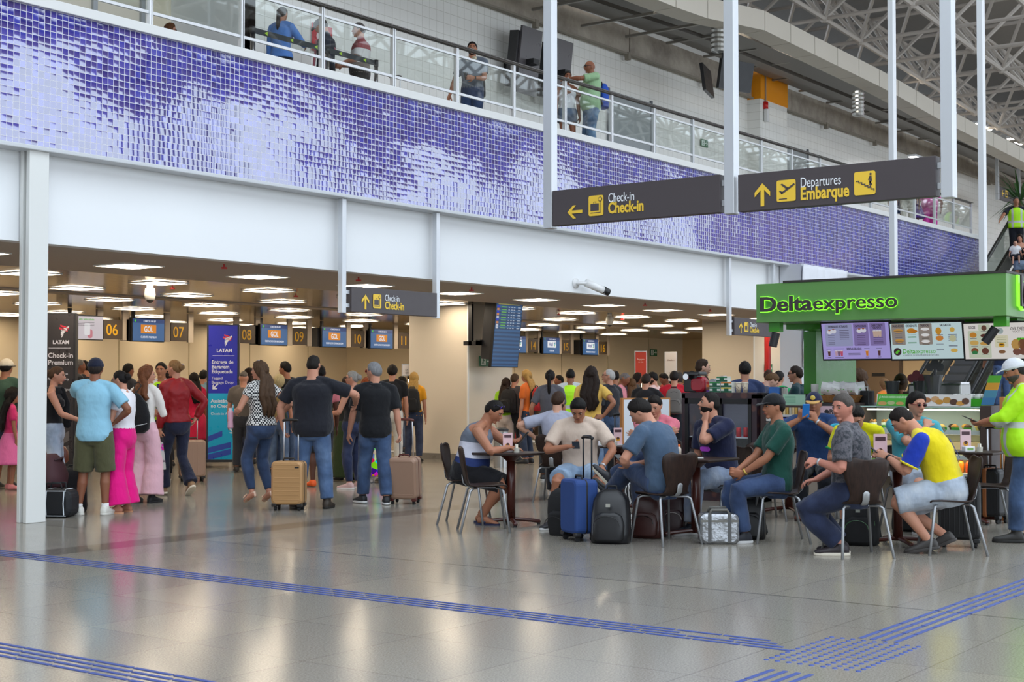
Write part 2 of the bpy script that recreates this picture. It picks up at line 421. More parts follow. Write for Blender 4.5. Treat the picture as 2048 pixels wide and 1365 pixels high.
struct('beam_concrete', mb, CONC, bevel=0.01)
mb = MB()
for x in np.arange(19, 70, 3.4): mb.bb(x, x + .1, YB - 0.2, YB - 0.1, 8.42, 8.58)
struct('trim_4', mb.bb(10, 82, YB - 0.18, YB - 0.11, 8.53, 8.57), M('8d8578', .7))
# orange clad pilaster on the upper wall
def pil(x):
    struct('column_upper', MB().bb(x, x + 1.5, YB - .35, YB + .1, ZT1, 8.52), WHITE_TILE)
    struct('column_upper_cap', MB().bb(x - .01, x + 1.51, YB - .37, YB + .1, 8.52, 9.7), M('f59a0c', .35))
pil(31.7); pil(56.0)
# shop front at the left end of the upper level: cream partition with glass, set back behind the corridor
YS = 18.0
def ux(u): return float(onY(u, 40, YS)[0])
struct('wall_shop', MB().bb(ux(284), ux(383), YS, YS + .15, ZT1, 9.4).bb(ux(383), ux(484), YS, YS + .15, 8.1, 9.4).bb(ux(484), 15.2, YS, YS + .15, ZT1, 9.4).bb(ux(60), ux(284), YS, YS + .15, 8.3, 9.4), M('eadfc6', .5))
struct('wall_shop_inside', MB().bb(6, 19, 20.5, 20.6, ZT1, 9.6).bb(6, 19, YS, 20.6, 9.4, 9.6).bb(6, 6.1, YS, 20.6, ZT1, 9.6).bb(ux(450), ux(455), YS + .2, 20.5, ZT1, 9.4), M('d2b078', .6))
sl = thing('added_shop_lamp', 'added warm lamp brightening the cream shop on the upper level', 'lamp', (15.4, 19.2, 9.3)); MB().bb(-1.4, 1.4, -.5, .5, 0, .1).build('diffuser', EM('ffe6c0', 8), sl)  # glowing box added out of view so the shop interior isn't black
mb = MB()
for u in (95, 187, 283, 383, 484): mb.bb(ux(u) - .04, ux(u) + .04, YS - .05, YS + .1, ZT1, 9.4)
struct('trim_5', mb.bb(ux(60), ux(284), YS - .05, YS + .1, 6.95, 7.03), M('a9adb0', .4, .4))
struct('window_1', MB().bb(ux(60), ux(284), YS, YS + .02, ZT1 + .1, 6.95), M('a9bda0', .12))
struct('window_2', MB().bb(ux(60), ux(284), YS, YS + .02, 7.03, 8.3), M('ddd6c4', .15))
struct('wall_return', MB().bb(15.05, 15.2, YB, YS + .15, ZT1, 9.4), PLASTER)
# dark doorways in the upper wall
def door(i, x, w):
    struct('door_%d' % i, MB().bb(x, x + w, YB - .03, YB - .005, ZT1, ZT1 + 2.25), M('9aa0a2', .4))
    struct('trim_6', MB().bb(x - .06, x, YB - .05, YB, ZT1, ZT1 + 2.3).bb(x + w, x + w + .06, YB - .05, YB, ZT1, ZT1 + 2.3), M('70757a', .5))
door(1, 25.3, 1.7); door(2, 33.6, 1.5)
# ---- the rest of the terminal: roof, far walls, glazed front with columns behind the camera
ROOF = M('8f8a84', 0.6)
struct('roof', MB().bb(-16, 110, -8.4, -6, 12.6, 12.8).bb(-16, 110, 9, 24, 12.6, 12.8).bb(-16, 110, 16.3, 24, 10.6, 10.75), ROOF)  # strip between the slabs left open as an added daylight slot
struct('wall_rear', MB().bb(-16.2, -16, -8.4, 24, 0, 12.8), M('b5b1ab', .7))
struct('wall_far', MB().bb(106, 106.3, -8.4, 24, 0, 12.8), M('b9b2a8', .7))
struct('wall_front_upper', MB().bb(-16, 110, -8.6, -8.4, 10.3, 12.8).bb(62, 110, -8.6, -8.4, 0, 10.3), M('b89ca8', .7))
for x in (-4, 4, 12, 20, 28, 36, 45, 54, 62):
    struct('column_front', MB().bb(x - .35, x + .35, -8.6, -7.9, 0, 10.4), M('6a4a5a', .5))
struct('beam_front', MB().bb(-16, 62, -8.55, -8.35, 4.0, 4.3), M('6f6a70', .6))
struct('ceiling_hall_cap', MB().bb(-14, 60, 16.0, 31, ZC + .3, ZC + .4), ROOF)
# ================================================================ fixtures of the building
YEL = M('efc63f', 0.5); SIGNB = M('4a4345', 0.45); WHITE = M('eceef2', 0.5); SCREEN = EM('3f6ea3', 0.75)
def rsq(x0, y0, x1, y1, r, n=4):
    P = []
    for cx, cy, a0 in ((x1 - r, y1 - r, 0), (x0 + r, y1 - r, 90), (x0 + r, y0 + r, 180), (x1 - r, y0 + r, 270)):
        for k in range(n + 1): P.append((cx + r * math.cos(R(a0 + 90 * k / n)), cy + r * math.sin(R(a0 + 90 * k / n))))
    return P
ARROW = [(0, .5), (.37, .12), (.37, -.08), (.085, .21), (.085, -.5), (-.085, -.5), (-.085, .21), (-.37, -.08), (-.37, .12)]
def flat(poly, o, fr, mat, name, parent, z=0.004, d=0.003, rot=0, sc=1.0, at=(0, 0)):
    c, s_ = math.cos(R(rot)), math.sin(R(rot))
    P = [(at[0] + sc * (c * x - s_ * y), at[1] + sc * (s_ * x + c * y)) for x, y in poly]
    X, Y = np.array(fr[0]), np.array(fr[1]); mb = MB().prism(P, np.array(o) + np.cross(X, Y) * z, X, Y, d)
    return mb.build(name, mat, parent, world=True)
def disc(x, y, r, n=14): return [(x + r * math.cos(2 * PI * k / n), y + r * math.sin(2 * PI * k / n)) for k in range(n)]
def seg(x0, y0, x1, y1, w):
    d = nrm((x1 - x0, y1 - y0)); a, b = -d[1] * w / 2, d[0] * w / 2
    return [(x0 + a, y0 + b), (x0 - a, y0 - b), (x1 - a, y1 - b), (x1 + a, y1 + b)]
def bag_icon(o, fr, s, par):      # yellow field with a suitcase on a scale
    flat(rsq(0, 0, .36 * s / .34, s, s * .1), o, fr, YEL, 'pictogram_field', par) if False else flat(rsq(0, 0, s * .86, s, s * .1), o, fr, YEL, 'pictogram_field', par)
    mb = MB(); X, Y = np.array(fr[0]), np.array(fr[1]); oo = np.array(o) + np.cross(X, Y) * .007
    for P in (rsq(.12 * s, .25 * s, .6 * s, .60 * s, .02 * s), seg(.3 * s, .60 * s, .3 * s, .68 * s, .02 * s), seg(.43 * s, .60 * s, .43 * s, .68 * s, .02 * s), seg(.29 * s, .68 * s, .44 * s, .68 * s, .02 * s),
              seg(.12 * s, .15 * s, .7 * s, .15 * s, .035 * s), seg(.68 * s, .15 * s, .68 * s, .7 * s, .03 * s), disc(.68 * s, .80 * s, .12 * s)):
        mb.prism(P, oo, X, Y, .002)
    mb.build('pictogram', SIGNB, par, world=True)
    flat(disc(.68 * s, .80 * s, .085 * s), o, fr, YEL, 'pictogram_dial', par, z=.0095)
# ---- square ceiling panels
lamp = None; PANEL = EM('ffecd0', 16.0)
for j, (y, n0, n1) in enumerate(((14.9, -2, 14), (17.05, -1, 14), (19.05, 0, 13), (21.15, 0, 12), (23.3, 1, 12), (25.6, 2, 8), (27.6, 3, 8))):
    for k in range(n0, n1):
        x = 11.8 + 2.26 * k
        if 30.9 < x < 33.2 and 16.5 < y < 18.5 or (x > 30 and y > 24): continue
        if 21.2 < x < 23 and 16.7 < y < 18.6: continue
        if lamp is None:
            lamp = thing('ceiling_light', 'square white recessed light panel shining in the check-in hall ceiling', 'ceiling light', (x, y, ZC - .014), 0, 'square ceiling light panels of the check-in hall')
            MB().bb(-.32, .32, -.32, -.3, 0, .02).bb(-.32, .32, .3, .32, 0, .02).bb(-.32, -.3, -.3, .3, 0, .02).bb(.3, .32, -.3, .3, 0, .02).build('frame', M('f0efec', .4), lamp)
            MB().bb(-.3, .3, -.3, .3, .004, .014).build('diffuser', PANEL, lamp)
        else: copy_tree(lamp, loc=(x, y, ZC - .014))
# ---- red fire sprinkler heads
spr = None
for u, v in ((448, 535), (90, 503), (717, 560), (943, 580), (1290, 610), (1420, 622), (880, 0), (345, 576), (303, 602), (592, 592), (1118, 629), (1245, 638)):
    if v == 0: continue
    p = onZ(u, v, ZC - .04)
    if spr is None:
        spr = thing('fire_sprinkler', 'small red fire sprinkler head under the check-in hall ceiling', 'sprinkler', (p[0], p[1], ZC - .05), 0, 'red sprinkler heads')
        MB().cyl((0, 0, 0), (0, 0, .05), .012).build('stem', M('c01818', .4), spr); MB().cyl((0, 0, -.01), (0, 0, .012), .04).build('deflector', M('d02020', .4), spr)
    else: copy_tree(spr, loc=(p[0], p[1], ZC - .05))
# ---- round ceiling cameras and bullet cameras
for u, v, lab in ((300, 575, 'white dome camera hanging under the ceiling near counter 07'), (1219, 634, 'white dome camera above the queue right of counter sixteen, farther away')):
    p = onZ(u, v - 8, ZC); c_ = thing('dome_camera', lab, 'camera', (p[0], p[1], ZC - .3), 0, 'dome cameras')
    MB().cyl((0, 0, .22), (0, 0, .3), .05).lathe((0, 0, 0), [(.02, .02), (.07, .05), (.085, .12), (.07, .22), (.03, .24)]).build('housing', M('d8d4cd', .35), c_, smooth=True)
    MB().ell((0, 0, .06), (.06, .06, .06)).build('lens_dome', M('3a3733', .15), c_, smooth=True)
p = onY(1150, 567, YF); c_ = thing('security_camera', 'white bullet camera fixed low on the white fascia', 'camera', (p[0], YF, p[2]))
MB().cyl((0, 0, 0), (0, -.03, 0), .085).build('wall_plate', M('e8e8e8', .35), c_, smooth=True)
MB().tube([(0, -.02, 0), (.04, -.12, 0), (.12, -.16, .0)], .03).build('arm', M('e8e8e8', .35), c_, smooth=True)
MB().cyl((.1, -.15, .01), (.42, -.3, -.11), .065).build('body', M('efefef', .3), c_, smooth=True); MB().cyl((.40, -.29, -.10), (.50, -.34, -.14), .068, .06).build('lens_hood', M('1a1a1c', .3), c_, smooth=True)
# ---- counter numbers and screens over the desks
def number_sign(txt, u0, u1):
    x0 = onY(u0, 680, 24)[0]; x1 = x0 + .46
    t = thing('counter_number_sign', 'brown hanging sign with yellow number %s over the check-in desks' % txt, 'number sign', ((x0 + x1) / 2, 24, ZC), 0, 'counter number signs')
    MB().bb(x0, x1, 24, 24.06, 2.39, 2.79).build('panel', M('493c30', .5), t, world=True)
    for x in (x0 - .16, x1 + .02): MB().bb(x, x + .14, 24.0, 24.06, 2.37, ZC).build('post', M('b9aa98', .5), t, world=True)
    text(txt, .33, (x0 + .05, 23.998, 2.47), FACE_Y, M('d9a516', .5), t, sx=.92, bold=.004)
for a in (('06', 207.7, 0), ('07', 342, 0), ('08', 480, 0), ('09', 586, 0), ('10', 703, 0), ('11', 797, 0), ('14', 1057.5, 0), ('15', 1124, 0), ('16', 1198, 0)): number_sign(*a)
def screen(kind, num, u0, sub):
    x0 = onY(u0, 680, 23.9)[0]; w, h = .82, .46; z1 = 2.83
    t = thing('check_in_monitor', 'hanging screen showing %s over counter %s' % ('an advert with a hand holding a phone' if kind == 'ad' else 'the %s logo' % ('orange' if kind == 'GOL' else 'white and blue') , num), 'screen', (x0 + w / 2, 23.9, ZC), 0, 'screens over the check-in desks')
    MB().bb(x0 - .03, x0 + w + .01, 23.93, 24.0, z1 - h - .02, z1 + .02).build('bezel', BLACK, t, world=True)
    MB().bb(x0 - .1, x0 + w - .3, 24.0, 24.2, z1 - h, z1 - .02).build('housing', DARK, t, world=True)
    MB().bb(x0 + .1, x0 + .16, 24.05, 24.11, z1, ZC).build('hanger', DARK, t, world=True)
    if kind == 'ad':
        MB().bb(x0, x0 + w, 23.92, 23.935, z1 - h, z1).build('display', EM('dcd2d8', .8), t, world=True); o = (x0, 23.918, z1 - h)
        text('ratis de alta velocidade', .062, (x0 + .03, 23.918, z1 - .08), FACE_Y, EM('58c830', .7), t)
        flat(rsq(.36, .08, .5, .32, .03), o, FACE_Y, EM('f2f0f2', .8), 'phone_picture', t); flat(rsq(.44, .02, .56, .2, .05), o, FACE_Y, EM('e08a98', .7), 'hand_picture', t, z=.002)
        for k in range(3): flat([(.06, .33 - .03 * k), (.6, .33 - .03 * k), (.6, .34 - .03 * k), (.06, .34 - .03 * k)], o, FACE_Y, EM('8a8488', .5), 'text_line', t)
        return
    MB().bb(x0, x0 + w, 23.92, 23.935, z1 - h, z1).build('display', SCREEN, t, world=True)
    MB().bb(x0, x0 + w, 23.918, 23.925, z1 - .085, z1).build('header_bar', EM('2c4a86', .7), t, world=True)
    wh = EM('e8ecf4', .95)
    text('CHECK-IN ' + num, .055, (x0 + .27, 23.916, z1 - .065), FACE_Y, wh, t); flat([(.03, .0), (.07, .035), (.07, -.03)], (x0, 23.916, z1 - .045), FACE_Y, EM('4ce020', .8), 'logo_mark', t)
    o = (x0, 23.916, z1 - h)
    if kind == 'GOL':
        flat([(.2, .16), (.6, .16), (.6, .34), (.2, .34)], o, FACE_Y, EM('e88c10', .85), 'logo_field', t, z=.001); text('GOL', .17, (x0 + .4, 23.911, z1 - h + .19), FACE_Y, wh, t, bold=.006, align='CENTER', sx=.68)
    else:
        flat([(.19, .17), (.62, .17), (.62, .36), (.19, .36)], o, FACE_Y, EM('eef0f4', .95), 'logo_field', t, z=.001); text('Azul', .15, (x0 + .36, 23.911, z1 - h + .22), FACE_Y, EM('2c3f9a', .8), t, bold=.004, align='CENTER', sx=.7)
        for dx, dy, c in ((.53, .30, '3cb8a0'), (.56, .27, '58c8d8'), (.54, .23, '8cc850'), (.57, .31, '2c3f9a')): flat(disc(dx, dy, .022, 8), o, FACE_Y, EM(c, .8), 'logo_dot', t, z=.002)
    text(sub, .06, (x0 + .41, 23.916, z1 - h + .06), FACE_Y, wh, t, align='CENTER', sx=.85)
for a in (('ad', '06', 139, ''), ('GOL', '07', 267, 'CLIENTE PREMIUM'), ('GOL', '09', 524, 'DESPACHO DE BAGAGEM'), ('GOL', '10', 646.5, 'DESPACHO DE BAGAGEM'), ('GOL', '11', 743, 'DESPACHO DE BAGAGEM'), ('Azul', '14', 1019, 'CHECK-IN'), ('Azul', '15', 1088.5, 'CHECK-IN'), ('Azul', '16', 1167.5, 'PRIORIDADE POR LEI')): screen(*a)
# ---- hanging direction signs
def hang_post(x, y, z0, z1, s=.055, s2=None):
    mb = MB().bb(x - s, x + s, y - (s2 or s), y + (s2 or s), z0, z1); return mb
def dirsign(label, o, fr, w, h, post_top, items, posts, ps=.05, ph=None):
    """o = lower left corner of the front"""
    t = thing('direction_sign', label, 'sign', off(o, fr, w / 2, 0, 0))
    X, Y = np.array(fr[0]), np.array(fr[1]); N = np.cross(X, Y)
    MB().prism([(0, 0), (w, 0), (w, h), (0, h)], np.array(o) - N * .10, X, Y, .10).build('panel', SIGNB, t, world=True, bevel=.004)
    for a in posts:
        q = off(o, fr, a, 0, -.05); MB().bb(q[0] - ps, q[0] + ps, q[1] - ps, q[1] + ps, o[2] - .02, post_top).build('post', ALU, t, world=True, bevel=.006)
        for zz in (.06, h - .1):
            b0 = off(o, fr, 0 if a < 0 else w, zz, -.05); b1 = off(o, fr, a, zz, -.05)
            MB().bb(min(b0[0], b1[0]) - .015, max(b0[0], b1[0]) + .015, min(b0[1], b1[1]) - .015, max(b0[1], b1[1]) + .015, b0[2], b0[2] + .05).build('bracket', ALU, t, world=True)
    for it in items:
        if it[0] == 'arrow': flat(ARROW, o, fr, YEL, 'arrow', t, rot=it[3], sc=it[4], at=(it[1], it[2]))
        elif it[0] == 'bag': bag_icon(off(o, fr, it[1], it[2]), fr, it[3], t)
        elif it[0] == 'txt': text(it[3], it[4], off(o, fr, it[1], it[2], .004), fr, it[5], t, bold=it[6], fit=it[7])
        elif it[0] == 'plane':
            q = off(o, fr, it[1], it[2]); s = it[3]; flat(rsq(0, 0, s * .95, s, s * .09), q, fr, YEL, 'pictogram_field', t)
            for P in (seg(.24, .38, .9, .78, .09), [(.2, .8), (.28, .84), (.6, .62), (.5, .56)], [(.12, .5), (.18, .52), (.32, .44), (.24, .36)], seg(.12, .12, .52, .13, .045)):
                flat([(x * s, y * s) for x, y in P], q, fr, SIGNB, 'pictogram', t, z=.0075, d=.002)
        elif it[0] == 'stairs':
            q = off(o, fr, it[1], it[2]); s = it[3]; flat(rsq(0, 0, s * .95, s, s * .09), q, fr, YEL, 'pictogram_field', t)
            for k in range(6):
                x, y = .08 + .135 * k, .60 - .075 * k
                flat([(a * s, b * s) for a, b in seg(x, y, x + .14, y, .045)], q, fr, SIGNB, 'pictogram', t, z=.0075, d=.002)
                flat([(a * s, b * s) for a, b in seg(x + .135, y + .02, x + .135, y - .095, .04)], q, fr, SIGNB, 'pictogram', t, z=.0076, d=.002)
            for P in (disc(.74, .87, .05), [(.69, .80), (.78, .80), (.80, .6), (.76, .5), (.68, .55)], seg(.70, .55, .78, .42, .06), seg(.78, .44, .70, .32, .05), seg(.72, .55, .7, .40, .06), seg(.70, .75, .64, .62, .04)):
                flat([(x * s, y * s) for x, y in P], q, fr, SIGNB, 'pictogram', t, z=.0077, d=.002)
    return t
XS = 11.2
a = onX(1105, 452, XS); b = onX(1440, 428, XS); zt = onX(1105, 382, XS)[2]; w = a[1] - b[1]; h = zt - a[2]
dirsign('brown hanging sign with a left arrow reading Check-in, left of the departures sign', a, FACE_X, w, h, 12, [('arrow', w * .145, h * .34, 90, .17), ('bag', w * .232, h * .18, h * .57), ('txt', w * .352, h * .52, 'Check-in', .125, WHITE, 0, .155 * w), ('txt', w * .352, h * .22, 'Check-in', .142, YEL, .012, .212 * w)], (-.06, w + .09), ps=.05)
a = onX(1476, 424, XS); b = onX(1872, 402, XS); zt = onX(1476, 350, XS)[2]; w2 = a[1] - b[1]; h = zt - a[2]
dirsign('brown hanging sign with an up arrow reading Departures Embarque', a, FACE_X, w2, h, 12, [('arrow', w2 * .135, h * .40, 0, .20), ('plane', w2 * .212, h * .17, h * .57), ('txt', w2 * .335, h * .50, 'Departures', .125, WHITE, 0, .205 * w2), ('txt', w2 * .335, h * .18, 'Embarque', .148, YEL, .012, .247 * w2), ('stairs', w2 * .61, h * .17, h * .60)], (w2 + .09,), ps=.05)
def small_sign(u0, u1, vb, lab, pl, pr):
    a = onY(u0, vb, 12.95); b = onY(u1, vb, 12.95); w = b[0] - a[0]; a[2] = 2.42; h = .34
    dirsign(lab, a, FACE_Y, w, h, ZT0 - .05, [('arrow', w * .15, h * .42, 0, .2), ('bag', w * .235, h * .2, h * .56), ('txt', w * .37, h * .52, 'Check-in', .125, WHITE, 0, .165 * w), ('txt', w * .37, h * .2, 'Check-in', .145, YEL, .012, .222 * w)], (pl, w + pr), ps=.04)
small_sign(703, 874, 625, 'brown hanging sign with an up arrow reading Check-in in front of counters 10 and 11', -.13, .04)
small_sign(1469, 1549, 672, 'brown hanging sign with an up arrow reading Check-in beside the green cafe fascia', -.13, .04)
a = onY(1998, 395, 15.0); dirsign('far brown hanging sign with a left arrow above the escalator', onY(1999, 398, 14.5), FACE_Y, 2.2, .42, 9, [('arrow', .35, .22, 90, .26), ('bag', .6, .1, .25)], (-.05, 2.2), ps=.05)
# ---- arrivals screen on the column
t = thing('arrivals_screen', 'tall blue arrivals screen leaning out from the beige column', 'screen', (22.3, 16.5, 1.9))
c0, s0 = math.cos(R(6)), math.sin(R(6)); fr = ((1.0, 0, 0), (0, -s0, c0)); o = np.array(onY(983, 733, 16.3)); w, h = .82, 1.36
X, Y = np.array(fr[0]), np.array(fr[1]); N = np.cross(X, Y)
MB().prism([(-.02, -.02), (w + .02, -.02), (w + .02, h + .02), (-.02, h + .02)], o - N * .06, X, Y, .06).build('bezel', BLACK, t, world=True)
MB().prism([(-.0, .12), (w * .8, .12), (w * .8, h - .1), (-.0, h - .1)], o - N * .28, X, Y, .22).build('housing', DARK, t, world=True)
flat([(0, 0), (w, 0), (w, h), (0, h)], o, fr, EM('33608f', .8), 'display', t, z=.001, d=.002)
for k in range(16): flat([(0, .02 + k * .076), (w, .02 + k * .076), (w, .058 + k * .076), (0, .058 + k * .076)], o, fr, EM('27466f', .75), 'row_band', t, z=.004, d=.001)
text('CHEGADAS', .075, off(o, fr, .3, h - .1, .006), fr, EM('e8ecf0', .9), t, sx=.8)
flat([(.04, h - .08), (.1, h - .05), (.1, h - .12)], o, fr, EM('50e030', .8), 'logo_mark', t, z=.005)
for k in range(9):
    y = h - .24 - k * .05 * 1.0
    flat([(.02, y), (.09, y), (.09, y + .038), (.02, y + .038)], o, fr, EM(('2030c8', 'd88850', '2030c8', 'd88850', 'd0d4e0', '2030c8', 'd88850', 'd0d4e0', 'd0d4e0')[k], .8), 'airline_square', t, z=.006, d=.001)
    flat([(.16, y + .008), (.32, y + .008), (.32, y + .026), (.16, y + .026)], o, fr, EM('78c850', .7), 'city_line', t, z=.006, d=.001)
    for a_, b_ in ((.38, .42), (.46, .51), (.54, .59), (.68, .77)): flat([(a_, y + .008), (b_, y + .008), (b_, y + .024), (a_, y + .024)], o, fr, EM('c8d4e4', .7), 'time_line', t, z=.006, d=.001)
flat([(.05, h - .18), (w - .1, h - .18), (w - .1, h - .165), (.05, h - .165)], o, fr, EM('b8b050', .6), 'heading_line', t, z=.006, d=.001)
MB().bb(o[0] - .1, o[0] - .04, 16.7, 16.78, 2.2, ZC).bb(o[0] - .1, o[0] + .3, 16.5, 16.6, 2.2, 2.3).bb(o[0] - .1, o[0] - .04, 16.5, 16.9, 2.2, 2.28).build('bracket', BLACK, t, world=True)
def exit_sign(p, fr, s, lab):
    t = thing('exit_sign', lab, 'exit sign', p); MB().prism([(0, 0), (2 * s, 0), (2 * s, s), (0, s)], np.array(p) - np.cross(fr[0], fr[1]) * -.002, fr[0], fr[1], .012).build('panel', M('0c6b40', .4), t, world=True)
    W_ = M('e8f4ec', .4)
    flat([(.2 * s, .12 * s), (.95 * s, .12 * s), (.95 * s, .88 * s), (.2 * s, .88 * s)], p, fr, W_, 'doorway_field', t, z=.015)
    for P in (disc(.62 * s, .77 * s, .07 * s), seg(.6 * s, .7 * s, .52 * s, .42 * s, .13 * s), seg(.52 * s, .44 * s, .7 * s, .2 * s, .07 * s), seg(.52 * s, .44 * s, .34 * s, .24 * s, .07 * s), seg(.58 * s, .66 * s, .78 * s, .5 * s, .06 * s)): flat(P, p, fr, M('0c6b40', .4), 'running_figure', t, z=.019, d=.002)
    flat(ARROW, p, fr, W_, 'arrow', t, z=.015, rot=-90, sc=.7 * s, at=(1.5 * s, .5 * s))
exit_sign(onY(958, 733, 16.86), FACE_Y, .2, 'green running-man exit sign on the beige column below the arrivals screen')
exit_sign(onY(1401, 292, 16.18), FACE_Y, .17, 'green running-man exit sign on the white upper wall, right of the grey door')
exit_sign(onY(917, 147, 16.18), FACE_Y, .17, 'green running-man exit sign behind the man with headphones upstairs')
exit_sign(onY(1300, 712, 24.48), FACE_Y, .22, 'green exit sign on the far beige wall behind the queue')
exit_sign(onY(1529, 745, COL2Y - .015), FACE_Y, .2, 'green exit sign on the white column by the red pipe')
# ---- balustrade of the upper level
t = thing('balustrade', 'glass balustrade with steel posts along the upper level', 'balustrade', (20, 12.98, ZT1 + .1))
CH2 = M('c4c6ca', 0.3, 1.0); GL = glassy('d4e6dc', .10)
xs = [9.12 - 1.40, ] + [9.12 + 1.402 * k for k in range(22)]
for x in xs:
    MB().bb(x - .012, x + .012, 12.94, 13.0, ZT1 - .05, 6.38).bb(x + .025, x + .04, 12.94, 13.0, ZT1 - .05, 6.38).build('post', M('e2e4e6', .35, .5), t, world=True)
for a_, b_ in zip(xs[:-1], xs[1:]):
    MB().bb(a_ + .05, b_ - .02, 12.965, 12.975, 5.74, 6.26).build('glass_pane', GL, t, world=True)
MB().tube([(xs[0], 12.97, 6.41), (xs[-1], 12.97, 6.41)], .03, 10).tube([(xs[0], 12.90, 6.41), (xs[-1], 12.90, 6.41)], .012, 8).build('handrail', M('6e6a68', .25, 1.0), t, world=True, smooth=True)
MB().bb(xs[0], xs[-1], 12.955, 12.985, 6.26, 6.29).build('upper_rail', M('d9dbdd', .3, .6), t, world=True)
MB().bb(xs[0], xs[-1], 12.955, 12.985, 5.70, 5.735).build('lower_rail', M('d9dbdd', .3, .6), t, world=True)
# ---- dark screens on the upper wall
def wall_tv(u, v, lab):
    p = onY(u, v, 15.6); c0, s0 = math.cos(R(7)), math.sin(R(7)); fr = ((1.0, 0, 0), (0, -s0, c0)); w, h = .64, 1.25
    t = thing('wall_screen', lab, 'screen', p); X, Y = np.array(fr[0]), np.array(fr[1]); N = np.cross(X, Y); o = p - Y * h
    MB().prism([(0, 0), (w, 0), (w, h), (0, h)], o - N * .05, X, Y, .05).build('panel', M('504d50', .3), t, world=True)
    MB().prism([(-.06, .1), (w * .7, .1), (w * .7, h - .1), (-.06, h - .1)], o - N * .25, X, Y, .2).build('housing', M('2c2b2d', .4), t, world=True)
    MB().bb(p[0] + .2, p[0] + .4, 15.5, YB, p[2] - .7, p[2] - .6).build('bracket', BLACK, t, world=True)
wall_tv(1046, 50, 'dark tall screen on the upper white wall, left one of two'); wall_tv(1110, 74, 'dark tall screen on the upper white wall, right one of two')
p = onY(1432, 176, 14.3); t = thing('hanging_screen', 'black back-to-back screens hanging by the cable trays next to the orange pilaster', 'screen', p)
MB().prism([(0, 0), (.95, 0), (.95, .62), (0, .62)], p, (.95, -.3, 0), (0, -.15, 1), .08).build('housing', BLACK, t, world=True)
MB().prism([(0, 0), (.95, 0), (.95, .6), (0, .6)], p + np.array((.25, .45, .05)), (.95, .3, 0), (0, .15, 1), .07).build('panel', M('2a2a2d', .35), t, world=True)
MB().tube([p + np.array((.5, .1, .5)), p + np.array((.5, .1, 2.0))], .03).build('hanger', DARK, t, world=True)
# fire alarm with horn on the pilaster
p = onY(1531, 228, YB - .38); t = thing('fire_alarm', 'red and white fire alarm lamp on the white pilaster under the orange cladding', 'alarm', p)
MB().cyl(p + np.array((0, 0, .12)), p + np.array((0, 0, .3)), .07).build('lamp', M('c81c1c', .3), t, world=True, smooth=True); MB().bb(p[0] - .06, p[0] + .06, p[1] - .08, p[1] + .02, p[2] - .2, p[2] + .12).build('horn', M('e6e6e6', .4), t, world=True, bevel=.02)
MB().bb(p[0] - .015, p[0] + .015, p[1] - .02, p[1] + .01, p[2] + .3, 9.6).build('conduit', M('a9a49c', .4, .5), t, world=True)
# ---- duct, cable trays and the space-frame roof
def along(pts, w, h, mb):
    """box section w (Y) x h (Z) through the points (their lower front edge)"""
    for a_, b_ in zip(pts[:-1], pts[1:]):
        rg = [[(q[0], q[1], q[2]), (q[0], q[1] + w, q[2]), (q[0], q[1] + w, q[2] + h), (q[0], q[1], q[2] + h)] for q in (a_, b_)]
        mb.rings(rg)
    return mb
DP = [(16, 13.5, 8.55), (24.4, 13.5, 8.66), (27.2, 13.5, 8.96), (34, 13.5, 8.82), (38, 13.5, 8.62), (45, 13.5, 8.42), (66, 13.5, 7.9)]
def dp(x): return np.array((x, 13.5, np.interp(x, [q[0] for q in DP], [q[2] for q in DP])))
t = thing('air_duct', 'long boxed air duct running under the roof above the upper level', 'duct', (30, 13.8, 8.9)); mb = MB()
for x in np.arange(16, 65, 1.25): along([dp(x), dp(x + 1.225)], .5, .42, mb)
mb.build('duct_body', M('cfc7ba', .6), t, world=True)
t = thing('cable_tray', 'grey perforated cable trays between the air duct and the concrete beam', 'cable tray', (30, 15, 8.9))
for y, dz, w in ((14.15, .1, .3), (14.55, .16, .35), (15.0, .12, .3), (15.4, .2, .35)):
    along([dp(16) + (0, y - 13.5, dz), dp(27) + (0, y - 13.5, dz - .05), dp(38) + (0, y - 13.5, dz + .25), dp(66) + (0, y - 13.5, dz + .6)], w, .1, MB()).build('tray', M('7f7b76', .5, .5), t, world=True)
for x in np.arange(17, 64, 1.7):
    q = dp(x); z = q[2] + .04 + max(0, (x - 27) * .03); MB().bb(x, x + .06, 13.95, 15.9, z, z + .05).build('hanger_bar', M('9a968f', .45, .6), t, world=True)
lum = None  # extra tubes added out of sight behind the duct to brighten the upper level
for x in np.arange(17.5, 60, 3.2):
    lb = 'added white tube light hidden behind the air duct to brighten the upper corridor'
    if lum is None:
        lum = thing('added_corridor_tube', lb, 'lamp', (x, 14.1, 9.3), 0, 'added corridor tubes'); MB().bb(-.7, .7, -.08, .08, 0, .06).build('body', WHITE, lum); MB().bb(-.65, .65, -.06, .06, -.03, 0).build('tube', EM('fff8ec', 34), lum)
    else: copy_tree(lum, loc=(x, 14.1, 9.3))
for i, (u, v) in enumerate(((1436, 72), (1716, 205))):
    p = onY(u, v, 14.1); t = thing('flexible_duct', 'crinkled silver flexible duct hanging from the air duct, ' + ('left end by the sign post' if i == 0 else 'above the departures sign'), 'flexible duct', p)
    prof = [(.02, -.36)] + [(.14 + .02 * (k % 2), -.33 + k * .05) for k in range(13)]
    MB().lathe((0, 0, 0), prof, 14).build('hose', M('c8c8c6', .3, .9), t, smooth=False)
TR = M('b3aba3', 0.45); mb = MB()
def zroof(x): return 10.55 - 0.055 * (x - 20)
PG = 2.1; gx = np.arange(16.0, 84, PG); gy = np.arange(-1, 16.2, PG)
def bar(a_, b_, r): mb.tube([a_, b_], r, 6, round_=False)
